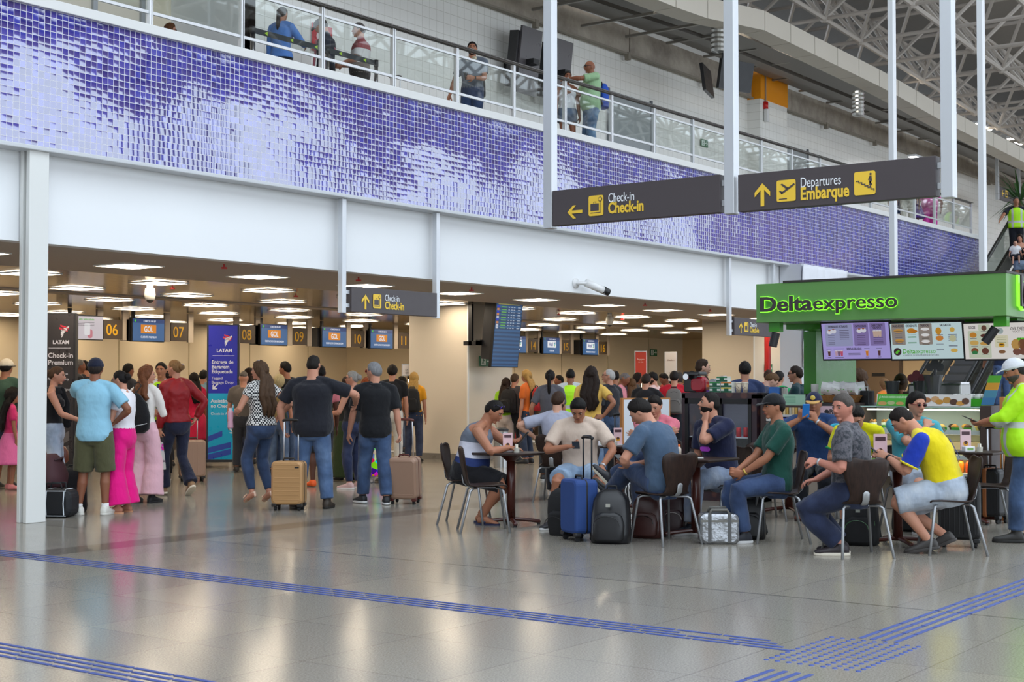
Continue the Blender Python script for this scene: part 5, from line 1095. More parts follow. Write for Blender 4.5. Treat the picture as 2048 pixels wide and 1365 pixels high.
for k, u, v, a, lab in (
    ('A', 930, 1047, 100, 'brown shell chair under the man in the grey and navy tank top'),
    ('B', 968, 1063, 84, 'empty brown shell chair nearest the camera at the left table'),
    ('C', 1160, 1051, 184, 'brown shell chair under the man in the beige T-shirt'),
    ('D', 1112, 1004, 18, 'brown shell chair under the man in the light grey T-shirt seen from behind'),
    ('E', 1331, 1087, 328, 'brown shell chair under the man in the slate blue T-shirt, back to the camera'),
    ('F', 1447, 1062, 238, 'brown shell chair under the man covering his mouth'),
    ('G', 1521, 1040, 358, 'empty brown shell chair right of the man covering his mouth'),
    ('H', 1559, 1084, 272, 'brown shell chair under the man in the dark green T-shirt'),
    ('I', 1632, 1034, 190, 'brown shell chair under the man filming with a blue phone'),
    ('J', 1714, 1112, 352, 'brown shell chair under the man in the patterned grey shirt, back to the camera'),
    ('K', 1902, 1107, 273, 'brown shell chair under the man in the yellow jersey'),
    ('L', 1822, 1062, 172, 'brown shell chair under the man in the turquoise polo shirt'),
    ('M', 1722, 1052, 205, 'brown shell chair under the man in the plain yellow shirt'),
    ('N', 1980, 1064, 275, 'empty brown shell chair at the right edge beside the green board'),
    ('O', 1318, 1032, 205, 'brown shell chair under the man in the pink T-shirt')):
    CH[k] = chair(u, v, a, lab)
def table(u, v, lab, round_=False, s=.6, rz=0.0):
    p = onZ(u, v); t = thing('cafe_table', lab, 'table', p, rz, None)
    if round_: MB().lathe((0, 0, .72), [(.2, 0), (.34, .012), (.345, .02), (.345, .03)], 32).build('table_top', WOOD, t)
    else: MB().bb(-s / 2, s / 2, -s / 2, s / 2, .725, .75).build('table_top', WOOD, t, bevel=.008)
    PW = M('4a2018', .3); MB().cyl((0, 0, .04), (0, 0, .725), .045 if not round_ else .06).build('pedestal', PW, t, smooth=True); MB().lathe((0, 0, .66), [(.05, 0), (.11, .05), (.13, .066)], 16).build('collar', PW, t)
    for k in range(4):
        a = PI / 4 + k * PI / 2; d = np.array((math.cos(a), math.sin(a), 0)); MB().tube([d * .03 + (0, 0, .06), d * .2 + (0, 0, .045), d * .30 + (0, 0, .03)], .024, 8, flat=.8).build('foot', PW, t); MB().cyl(d * .29, d * .29 + (0, 0, .025), .018).build('glide', BLACK, t)
    return t
T1 = table(1022, 1050, 'square dark cafe table of the man in the tank top', s=.60)
T0 = table(1238, 1022, 'round dark cafe table with a water bottle and bread roll', True)
T2 = table(1392, 1074, 'square dark cafe table behind the slate blue T-shirt', s=.62)
T3 = table(1578, 1026, 'square dark cafe table behind the man in dark green', s=.60)
T4 = table(1796, 1090, 'square dark cafe table between the patterned shirt and the yellow jersey', s=.66)
T5 = table(1948, 1046, 'square dark cafe table in front of the pastry case at the right', s=.6)
def top_at(t, u, v=None):
    """world point on that table top under pixel (u, v)"""
    return onZ(u, v, .752)
def menu_stand(p, a, lab, s=1.0):
    t = thing('menu_stand', lab, 'menu card', p, yaw(a), 'pink coffee menu cards on the tables')
    MB().bb(-.05 * s, .05 * s, -.03, .03, 0, .012).build('foot', M('d8d8d8', .3), t); MB().bb(-.05 * s, .05 * s, -.004, .004, .01, .2 * s).build('card', M('dcb8bc', .4), t)
    for sg in (1, -1):
        MB().cyl((-.0, sg * .004, .07 * s), (0, sg * .006, .07 * s), .024 * s).build('cake_picture', M('d89a2c', .5), t); MB().cyl((0, sg * .006, .08 * s), (0, sg * .007, .08 * s), .016 * s).build('cake_top', M('4a2a20', .5), t)
        MB().box((0, sg * .005, .165 * s), (.075 * s, .003, .03 * s)).build('title_block', M('4a2c34', .5), t)
    return t
def napkins(p, a, lab):
    t = thing('napkin_holder', lab, 'napkin holder', p, yaw(a), 'white napkin holders'); MB().bb(-.06, .06, -.035, .035, 0, .055).build('holder', M('e8e6ea', .35), t, bevel=.006); MB().bb(-.035, .035, .035, .037, .015, .04).build('logo', M('7aa85a', .5), t)
def sachets(p, lab):
    t = thing('sachet_cup', lab, 'sachet cup', p, 0, 'clear cups of sugar sachets'); MB().lathe((0, 0, 0), [(.03, 0), (.034, .05)], 12).build('cup', M('c8c4b8', .2), t)
    for k in range(6): MB().box((.012 * math.cos(k), .014 * math.sin(k * 1.7), .05), (.022, .004, .07), rotm(rz=k * .9, ry=.1)).build('sachet', M(('e8e0d0', 'dcdce4', 'd8c890')[k % 3], .5), t)
def tt(t, dx, dy): l = t.location; return (l[0] + dx, l[1] + dy, .751)
q = onZ(1012, 906, .751)
menu_stand(tt(T1, -.03, .02), 172, 'pink menu card on the left table in front of the tank top'); napkins(tt(T1, -.16, .06), 160, 'white napkin holder on the left table under the pink menu card'); sachets(tt(T1, -.04, -.1), 'cup of sugar sachets on the left table')
menu_stand(tt(T0, .03, .03), 178, 'pink menu card on the round table behind the beige T-shirt'); sachets(tt(T0, -.14, -.03), 'cup of sugar sachets on the round table'); napkins(tt(T0, -.17, .12), 160, 'white napkin holder on the round table')
menu_stand(tt(T3, .0, .12), 178, 'pink menu card on the table behind the dark green T-shirt'); sachets(tt(T3, .0, -.02), 'cup of sugar sachets behind the dark green T-shirt'); napkins(tt(T3, -.1, .2), 160, 'white napkin holder behind the dark green T-shirt')
menu_stand(tt(T4, -.05, .14), 176, 'larger pink menu card between the patterned shirt and the jersey', 1.25); napkins(tt(T4, -.17, .16), 165, 'white napkin holder under the larger pink menu card')
menu_stand(tt(T5, -.06, .06), 176, 'pink menu card behind the back of the yellow jersey', 1.15); napkins(tt(T5, -.15, .0), 165, 'white napkin holder behind the back of the yellow jersey'); sachets(tt(T5, -.1, -.1), 'cup of sugar sachets behind the yellow jersey')
t = thing('water_bottle', 'clear water bottle with an orange cap on the round table', 'bottle', tt(T0, -.02, .17)); MB().lathe((0, 0, 0), [(.03, 0), (.033, .02), (.031, .06), (.033, .12), (.02, .16), (.014, .18)], 14).build('body', glassy('d8e4ec', .25), t, smooth=True); MB().lathe((0, 0, 0), [(.0335, .09), (.034, .125)], 14).build('paper_label', M('c83038', .5), t); MB().cyl((0, 0, .178), (0, 0, .205), .017).build('cap', M('e8641c', .4), t)
t = tag(MB().ell((0, 0, .025), (.06, .045, .028), 14).build('bread_roll', M('d8ac74', .6), smooth=True), 'pale bread roll lying on the round table', 'bread'); t.location = tt(T0, -.0, -.17)
for i, (dx, dy) in enumerate(((-.1, .13), (-.06, .19))):
    t = thing('orange_cap_bottle', 'small clear bottle with orange cap behind the slate blue T-shirt, ' + ('nearer' if i == 0 else 'farther') + ' of two', 'bottle', tt(T2, dx, dy)); MB().lathe((0, 0, 0), [(.026, 0), (.028, .08), (.016, .11)], 12).build('body', M('c8b8a8', .2), t, smooth=True); MB().cyl((0, 0, .105), (0, 0, .13), .018).build('cap', M('e0681c', .4), t); MB().lathe((0, 0, 0), [(.0285, .01), (.0288, .035)], 12).build('paper_label', M('c04028', .5), t)
t = tag(MB().box((0, 0, .006), (.08, .16, .01), rotm(rz=.5)).build('smartphone', M('c8c8c4', .3), bevel=.003), 'pale phone lying on the table behind the slate blue T-shirt', 'phone'); t.location = tt(T2, -.12, -.06)
# ---- luggage
def zipper(pts, t, c='0c0c0d'): return MB().tube(pts, .004, 6).build('zipper', M(c, .4), t)
def backpack(u, v, a, lab, c, h=.46, w=.32, d=.22, c2=None, leather=False, tilt=0.0, dz=0.0, name='backpack', cat='backpack', piping=None, badge=None, p=None, straps=True, rz=None):
    p = onZ(u, v) if p is None else p; t = thing(name, lab, cat, (p[0], p[1], (p[2] if len(p) > 2 else 0) + dz), yaw(a) if rz is None else rz); t.rotation_euler[0] = tilt
    m_ = M(c, .38 if leather else .8); m2 = M(c2 or c, .42 if leather else .8)
    secs = []
    for f, k, kd in ((0, .86, .86), (.03, .98, .98), (.2, 1.0, 1.0), (.55, .97, .92), (.8, .88, .74), (.93, .68, .52), (1.0, .34, .26)):
        secs.append((np.array((0, -.02 * f, h * f)), np.array((w / 2 * k, 0, 0)), np.array((0, d / 2 * kd, 0)), .45))
    MB().loft(secs, 28).build('bag_body', m_, t, smooth=True)
    secs = []
    for f, k in ((.06, .8), (.10, .96), (.35, 1.0), (.52, .85), (.58, .5)): secs.append((np.array((0, d / 2 * .82, h * f)), np.array((w * .40 * k, 0, 0)), np.array((0, d * .24 * (1 if f < .5 else .7), 0)), .45))
    MB().loft(secs, 24).build('front_pocket', m2, t, smooth=True)
    zipper([(-w * .43, d * .32, h * .25)] + [(w * .43 * math.cos(b), d * (.34 - .12 * math.sin(b)), h * .45 + h * .42 * math.sin(b)) for b in np.linspace(PI, 0, 12)] + [(w * .43, d * .32, h * .25)], t, piping or '060607')
    zipper([(w * .33 * math.cos(b), d * .98 - .01 * math.sin(b) - .02, h * .36 + h * .17 * math.sin(b)) for b in np.linspace(PI, 0, 9)], t, piping or '060607')
    MB().tube([(-.05, -.05, h * .96), (-.04, -.06, h * 1.05), (.04, -.06, h * 1.05), (.05, -.05, h * .96)], .011, 8).build('grab_handle', M('17171a', .5), t, smooth=True)
    if straps:
        for sx in (-1, 1): MB().tube([(sx * .07, -d * .35, h * .93), (sx * .1, -d * .62, h * .75), (sx * .11, -d * .66, h * .4), (sx * .14, -d * .5, h * .1)], .03, 8, flat=.3, up=(0, 1, 0)).build('shoulder_strap', M('1c1c1e', .7), t, smooth=True)
    if badge: MB().box((0, d * .60, h * .72), (.04, .012, .03)).build('badge', M(badge, .3, .6), t)
    return t
def suitcase(u, v, a, lab, c, w=.36, d=.22, h=.54, ribs=0, handle=.42, trim='1c1c1e', hard=True, tilt=0, name='suitcase', belt_=None, hc=None, ribdir='h', p=None):
    p = onZ(u, v) if p is None else p; t = thing(name, lab, 'suitcase', p, yaw(a)); t.rotation_euler[0] = tilt; z0 = .07
    m_ = M(c, .38 if hard else .8, .15 if hard else 0)
    MB().rbox((0, 0, z0 + h / 2), (w, d, h), .05).build('shell', m_, t)
    for k in range(ribs):
        if ribdir == 'h':
            z = z0 + .06 + (h - .1) * k / max(1, ribs - 1)
            for sy in (1, -1): MB().box((0, sy * (d / 2 - .002), z), (w - .07, .008, .014)).build('rib', m_, t, bevel=.003)
        else:
            x = -w / 2 + .05 + (w - .1) * k / max(1, ribs - 1)
            for sy in (1, -1): MB().box((x, sy * (d / 2 - .002), z0 + h / 2), (.012, .008, h - .1)).build('rib', m_, t, bevel=.003)
    MB().rbox((0, 0, z0 + h / 2), (w + .006, .016, h + .006), .052).build('zip_seam', M(trim, .5), t)
    for sx in (-1, 1):
        for sy in (-1, 1):
            MB().rbox((sx * (w / 2 - .035), sy * (d / 2 - .035), z0 - .005), (.06, .06, .04), .012).build('corner_guard', M(trim, .4), t)
            wh = MB().cyl((sx * (w / 2 - .045) - .012, sy * (d / 2 - .04), .026), (sx * (w / 2 - .045) + .012, sy * (d / 2 - .04), .026), .026).build('wheel', RUBBER, t); MB().cyl((sx * (w / 2 - .045), sy * (d / 2 - .04), .03), (sx * (w / 2 - .045), sy * (d / 2 - .04), .075), .012).build('wheel_fork', M(trim, .4), t)
    if handle:
        zt = z0 + h
        for sx in (-1, 1): MB().tube([(sx * .085, -d / 2 + .03, zt - .02), (sx * .085, -d / 2 + .03, zt + handle)], .009, 8).build('handle_rod', M(hc or 'c0c2c6', .3, .9 if hc is None else .2), t, smooth=True)
        MB().tube([(-.1, -d / 2 + .03, zt + handle), (-.06, -d / 2 + .03, zt + handle + .012), (.06, -d / 2 + .03, zt + handle + .012), (.1, -d / 2 + .03, zt + handle)], .017, 8).build('handle_grip', M(trim if hc is None else '17171a', .4), t, smooth=True)
    MB().tube([(-.07, 0, z0 + h), (-.06, 0, z0 + h + .03), (.06, 0, z0 + h + .03), (.07, 0, z0 + h)], .01, 8).build('carry_handle', M(trim, .5), t, smooth=True)
    if belt_: MB().rbox((0, 0, z0 + h / 2), (.05, d + .014, h + .014), .02).build('leather_band', M(belt_, .5), t)
    return t
SC = {}
SC['gold'] = suitcase(578, 1021, 186, 'tan ribbed hard suitcase held by the big man in black', 'b78c5c', .37, .24, .50, ribs=9, handle=.46, trim='26221f')
MB().box((-.12, .122, .50), (.05, .004, .018)).build('badge', M('1c1c1c', .4), SC['gold'])
SC['rose'] = suitcase(811, 1008, 195, 'rose gold hard suitcase tilted beside the man with red glasses', 'a5846f', .36, .24, .50, ribs=2, handle=.44, trim='5a2a22', tilt=-.09)
SC['blue'] = suitcase(1158, 1081, 246, 'blue fabric cabin suitcase with a raised black handle', '23427e', .34, .24, .50, handle=.38, trim='15161a', hard=False, hc='17171a')
SC['blk'] = suitcase(1920, 1094, 200, 'black ribbed suitcase under the yellow jersey chair', '131315', .36, .24, .52, ribs=7, handle=0, ribdir='v')
SC['band'] = suitcase(1982, 1046, 230, 'black suitcase with a brown leather band under the right-hand chair', '1c1c1f', .34, .24, .50, ribs=6, handle=.42, belt_='8a5028', ribdir='v')
SC['rosef'] = suitcase(384, 963, 160, 'champagne suitcase beside the woman in the red leather jacket', 'a78a78', .38, .25, .55, ribs=5, handle=.3, trim='2a2422', ribdir='v')
SC['blkf'] = suitcase(488, 930, 180, 'black suitcase standing behind the blue totem', '17171b', .34, .22, .5, handle=.3)
SC['red'] = suitcase(1042, 893, 180, 'red suitcase in the queue right of the beige column', 'a81c24', .4, .25, .58, handle=.3)
SC['trolT0'] = suitcase(1235, 1000, 188, 'black cabin suitcase behind the round table with its handle up', '1a1a1d', .34, .22, .48, handle=.52, hard=False, hc='2a2b30', p=onZ(1243, 1004))
t = SC['trolT0']; hb = thing('handbag', 'black handbag sitting on the cabin suitcase behind the round table', 'bag', (t.location[0] - .0, t.location[1], .60)); MB().loft([(np.array((0, 0, z)), np.array((.15 * k, 0, 0)), np.array((0, .08 * k2, 0)), .5) for z, k, k2 in ((0, .9, 1), (.05, 1, 1), (.15, .9, .7), (.2, .75, .3))], 20).build('bag_body', M('141416', .5), hb, smooth=True); MB().tube([(-.08, 0, .18), (-.06, 0, .27), (.06, 0, .27), (.08, 0, .18)], .012).build('handle', M('141416', .5), hb, smooth=True)
BK = {}
BK['hp'] = backpack(1222, 1086, 194, 'large black leather-look backpack standing in front of the slate blue man', '1a1a1d', .49, .36, .26, leather=True, badge='b8b8b0')
BK['left'] = backpack(1134, 1070, 215, 'black backpack slumped against the blue suitcase', '19191b', .46, .32, .22, tilt=-.25)
BK['brown1'] = backpack(1296, 1076, 200, 'maroon leather backpack under the slate blue man\'s chair, left one', '3c1c18', .42, .30, .22, leather=True)
BK['brown2'] = backpack(1346, 1066, 190, 'maroon leather backpack under the slate blue man\'s chair, right one', '34181a', .40, .28, .2, leather=True, piping='b0a8a4')
BK['under_h'] = backpack(1500, 1078, 190, 'black backpack behind the silver cooler bag', '161618', .44, .30, .2, leather=True)
BK['under_j'] = backpack(1722, 1090, 205, 'black backpack with green piping under the patterned shirt man\'s chair', '121214', .44, .32, .22, piping='2f5a34', badge='c8ccc0')
BK['under_l'] = backpack(1822, 1062, 210, 'black bag on the floor under the turquoise polo man\'s chair', '161618', .34, .36, .24, dz=0.0)
BK['col1'] = backpack(143, 1024, 168, 'tall black travel backpack by the white column', '14161c', .50, .34, .24)
# striped black sports bag, maroon bag, silver cooler bag, striped tote
def duffel(p, a, lab, c, L=.46, h=.30, d=.26, piping=None, name='sports_bag'):
    t = thing(name, lab, 'bag', p, yaw(a)); MB().rbox((0, 0, h / 2), (L, d, h), .09).build('bag_body', M(c, .7), t, smooth=False)
    if piping:
        for x in (-L / 2 + .07, L / 2 - .07, L / 2 - .17):
            MB().tube([(x, d / 2 + .004, .03), (x + .008, d / 2 + .006, h * .5), (x, d / 2 + .003, h - .03), (x, d * .3, h - .004), (x, -d * .3, h - .004)], .006, 6).build('piping', M(piping, .5), t)
        MB().tube([(-L / 2 + .05, d / 2 + .004, h - .02), (L / 2 - .05, d / 2 + .004, h - .02)], .005, 6).tube([(-L / 2 + .05, d / 2 + .004, .02), (L / 2 - .05, d / 2 + .004, .02)], .005, 6).build('edge_piping', M(piping, .5), t)
    for sy in (-1, 1): MB().tube([(-.09, sy * .05, h - .01), (-.08, sy * .07, h + .06), (.08, sy * .07, h + .06), (.09, sy * .05, h - .01)], .010, 8).build('handle', M(c, .7), t, smooth=True)
    return t
duffel(onZ(112, 1034), 186, 'black sports bag with white piping at the foot of the white column', '15171c', .44, .31, .28, piping='d4dce4')
p = onZ(103, 1030); t = thing('maroon_bag', 'soft maroon bag lying on top of the black sports bag', 'bag', (p[0], p[1], .31), .3); MB().loft([(np.array((.01 * math.sin(9 * z), 0, z)), np.array((.17 * k, 0, 0)), np.array((0, .13 * k, 0)), .7) for z, k in ((0, .9), (.04, 1.05), (.14, 1.08), (.24, .85), (.32, .6), (.37, .3))], 22).build('bag_body', M('4a2a30', .75), t, smooth=True); MB().tube([(-.06, -.08, .3), (.02, -.13, .33), (.08, -.06, .27)], .012).build('strap', M('3a2026', .7), t)
p = onZ(1437, 1087); t = thing('cooler_bag', 'shiny silver cooler bag with grey straps on the floor', 'bag', p, yaw(182)); SIL = NT('silver_foil'); co = SIL.coord(); SIL.set(col=lin('a2a4a8'), metal=1.0, rough=.36); SIL.bump(SIL.noise(co, 9, 3), .9, .03); SIL = SIL.m
MB().rbox((0, 0, .14), (.36, .22, .28), .05).build('bag_body', SIL, t, smooth=False)
for x in (-.09, .09): MB().prism([(-.016, 0), (.016, 0), (.016, .26), (-.016, .26)], (x, .114, .02), (-1.0, 0, 0), Z3, -.004).build('strap', M('5c5c5c', .6), t)
MB().tube([(-.09, .1, .27), (-.07, .09, .31), (.07, .09, .31), (.09, .1, .27)], .014, 8).tube([(-.09, -.1, .27), (-.07, -.06, .32), (.07, -.06, .32), (.09, -.1, .27)], .014, 8).build('handle', M('66645f', .6), t, smooth=True); MB().prism([(-.17, 0), (.17, 0), (.17, .02), (-.17, .02)], (0, .113, .2), (-1.0, 0, 0), Z3, -.003).build('top_band', M('77756f', .6), t)
p = onZ(1262, 1012); t = thing('striped_bag', 'black and white striped bag on the floor behind the round table', 'bag', p, yaw(185)); st = NT('stripes'); co = st.coord(); w1 = st.n('TexWave'); w1.inputs['Scale'].default_value = 8; w1.inputs['Distortion'].default_value = 6; st.l(co, w1.inputs['Vector']); STR = st.set(col=st.ramp(w1.outputs['Fac'], [(.45, lin('161618')), (.55, lin('d8d8d8'))]), rough=.7)
MB().rbox((0, 0, .13), (.34, .2, .26), .06).build('bag_body', STR, t); MB().tube([(-.08, .05, .25), (0, .05, .34), (.08, .05, .25)], .012).build('handle', M('d8d8d8', .6), t)
t = thing('waste_bin', 'small steel waste bin behind the man in the tank top', 'bin', onZ(1002, 935)); MB().lathe((0, 0, 0), [(.13, 0), (.13, .62), (.135, .64), (.11, .66)], 24).build('body', M('c4c6c8', .3, .8), t, smooth=False); MB().lathe((0, 0, .64), [(.135, 0), (.137, .03), (.1, .05)], 24).build('rim', M('3a3c40', .4), t)
# ---- tactile paving: raised blue bars and dots glued to the floor
TAC = M('3c4f92', .55)
def bars(x0, x1, y0, y1, axis, name):
    mb = MB(); L = .29; pitch = .31
    rows = [-.105, -.035, .035, .105]
    if axis == 'y':
        n = int((y1 - y0) / pitch)
        for k in range(n):
            for i, r_ in enumerate(rows):
                if rnd.random() < .015: continue
                y = y0 + k * pitch + .075 * i; x = x0 + r_; mb.rbox((x, y + L / 2, .0018), (.028, L, .0036), .0015, n=1)
    else:
        n = int((x1 - x0) / pitch)
        for k in range(n):
            for i, r_ in enumerate(rows): x = x0 + k * pitch; y = y0 + r_; mb.rbox((x + L / 2, y, .0018), (.0036 * 0 + .028, L, .0036), .0015, rotm(rz=PI / 2), n=1)
    o = mb.build(name, TAC); o['kind'] = 'structure'; return o
bars(7.27, 0, 3.42, 12.6, 'y', 'floor_guide_strip')
bars(4.63, 0, 2.6, 9.6, 'y', 'floor_guide_strip')
bars(7.75, 14.2, 3.16, 0, 'x', 'floor_guide_strip'); bars(4.8, 6.75, 3.16, 0, 'x', 'floor_guide_strip')
mb = MB()
for i in range(14):
    for j in range(9):
        x, y = 6.86 + .064 * i, 2.9 + .064 * j; mb.lathe((x, y, 0), [(.016, 0), (.012, .0045)], 8)
o = mb.build('floor_warning_dots', TAC); o['kind'] = 'structure'
# ================================================================ people
CL = bpy.data.textures.new('cloth_folds', 'CLOUDS'); CL.noise_scale = .11; CL.noise_depth = 2
def sstep(a, b, x):
    t = min(1, max(0, (x - a) / (b - a))); return t * t * (3 - 2 * t)
def two_bone(a, t, l1, l2, hint):
    a, t, hint = (np.asarray(q, float) for q in (a, t, hint)); d = t - a; D = np.linalg.norm(d); dr = d / max(D, 1e-6)
    D = min(max(D, abs(l1 - l2) + .02), (l1 + l2) * .997); t = a + dr * D
    x = (l1 * l1 - l2 * l2 + D * D) / (2 * D); h = math.sqrt(max(l1 * l1 - x * x, 0)); n = nrm(hint - dr * np.dot(hint, dr)); return a + dr * x + n * h, t
def mods(o, voxel, smooth=3, disp=0.0):
    r = o.modifiers.new('skin', 'REMESH'); r.mode = 'VOXEL'; r.voxel_size = voxel; r.use_smooth_shade = True
    if smooth: s_ = o.modifiers.new('smooth', 'SMOOTH'); s_.factor = .5; s_.iterations = smooth
    if disp: d = o.modifiers.new('folds', 'DISPLACE'); d.texture = CL; d.strength = disp; d.mid_level = .42; d.texture_coords = 'LOCAL'
    return o
def head_pt(d, w=1.0):
    x, y, z = d; px, py, pz = x * .074 * w, y * (.094 if y > 0 else .098), z * .117
    if z < 0:
        px *= 1 - .24 * abs(z) ** 1.6
        py = py * (1 - .10 * z * z) if y > 0 else py * (1 - .52 * abs(z) ** 1.3)
    else: px *= 1 - .02 * z; pz *= 1 - .06 * z * z
    if y > .3: py -= .006 * math.exp(-(((abs(px) - .031) / .015) ** 2 + ((pz - .010) / .013) ** 2))
    return np.array((px, py, pz))
def dirs(nl=26, na=34):
    for i in range(nl + 1):
        la = -PI / 2 + PI * i / nl
        for j in range(na):
            az = 2 * PI * j / na; c = max(math.cos(la), .02); yield i, j, (c * math.sin(az), c * math.cos(az), math.sin(la)), (az if az <= PI else 2 * PI - az)
def shell(mb, fn, H, nl=26, na=34):
    vs = [H(fn(d, math.degrees(az))) for i, j, d, az in dirs(nl, na)]
    fs = [(i * na + j, i * na + (j + 1) % na, (i + 1) * na + (j + 1) % na, (i + 1) * na + j) for i in range(nl) for j in range(na)]
    fs += [tuple(range(na))[::-1], tuple(range(nl * na, (nl + 1) * na))]
    return mb.add(vs, [f[::-1] for f in fs])
HL = {'short': ([0, 30, 52, 72, 90, 105, 140, 180], [.60, .56, .42, .05, -.02, -.22, -.52, -.60]), 'receding': ([0, 20, 45, 72, 90, 105, 140, 180], [.78, .80, .62, .12, -.02, -.22, -.5, -.58]),
      'long': ([0, 25, 50, 72, 95, 120, 180], [.62, .55, .30, -.25, -.75, -.95, -1.0]), 'ring': ([0, 60, 75, 90, 110, 140, 180], [1.2, 1.1, .5, .3, .25, .2, .2])}
MT = [(-.3, .06, .06), (-.24, .10, .085), (-.12, .150, .115), (.0, .165, .118), (.12, .158, .112), (.30, .145, .105), (.50, .152, .113), (.68, .168, .122), (.82, .176, .112), (.92, .150, .088), (1.0, .085, .07), (1.06, .06, .06)]
FT = [(-.3, .06, .06), (-.24, .10, .09), (-.12, .158, .122), (.0, .172, .125), (.12, .158, .112), (.30, .122, .095), (.50, .132, .105), (.68, .145, .115), (.82, .150, .100), (.92, .125, .080), (1.0, .07, .06), (1.06, .052, .053)]
def hand(mb, wr, dr, pn, side, curl, s, lod, thumb=.6, spread=.05):
    """palm, four fingers bent by CURL per joint, and a thumb from the side of the palm"""
    dr = nrm(dr); pn = nrm(np.asarray(pn, float) - dr * np.dot(pn, dr)); ac = np.cross(dr, pn) * side   # ac points to the thumb side
    mb.loft([(wr - dr * .01 * s, ac * .027 * s, pn * .019 * s), (wr + dr * .02 * s, ac * .034 * s, pn * .018 * s), (wr + dr * .055 * s, ac * .043 * s, pn * .016 * s), (wr + dr * .09 * s, ac * .042 * s, pn * .013 * s)], 12)
    if lod: 
        k = wr + dr * .09 * s; d2 = nrm(dr * math.cos(curl * .8) + pn * math.sin(curl * .8)); mb.loft([(k, ac * .038 * s, pn * .013 * s), (k + d2 * .06 * s, ac * .033 * s, pn * .011 * s)], 10); mb.tube([wr + ac * .03 * s, wr + ac * .055 * s + dr * .06 * s], .011 * s, 6); return
    for i, (o, L) in enumerate(((.030, .070), (.010, .080), (-.011, .074), (-.031, .056))):
        b = wr + dr * (.088 - .006 * abs(i - 1)) * s + ac * o * s; a = 0; pts = [b - dr * .02 * s, b]; c = curl * (1 + .12 * i)
        for f in (.45, .32, .25):
            a += c * .75; d2 = dr * math.cos(a) + pn * math.sin(a) + ac * (spread * (1.3 - i)); pts.append(pts[-1] + nrm(d2) * L * f * s)
        mb.tube(pts, [.0095 * s, .0092 * s, .0086 * s, .008 * s, .0066 * s], 8)
    b = wr + dr * .025 * s + ac * .03 * s; d1 = nrm(dr * .65 + ac * .75 + pn * thumb * .5); d2 = nrm(dr * .85 + ac * .25 + pn * thumb); mb.tube([b - d1 * .012 * s, b + d1 * .032 * s, b + d1 * .036 * s + d2 * .026 * s, b + d1 * .036 * s + d2 * .05 * s], [.014 * s, .0125 * s, .0105 * s, .008 * s], 8)
class P: pass
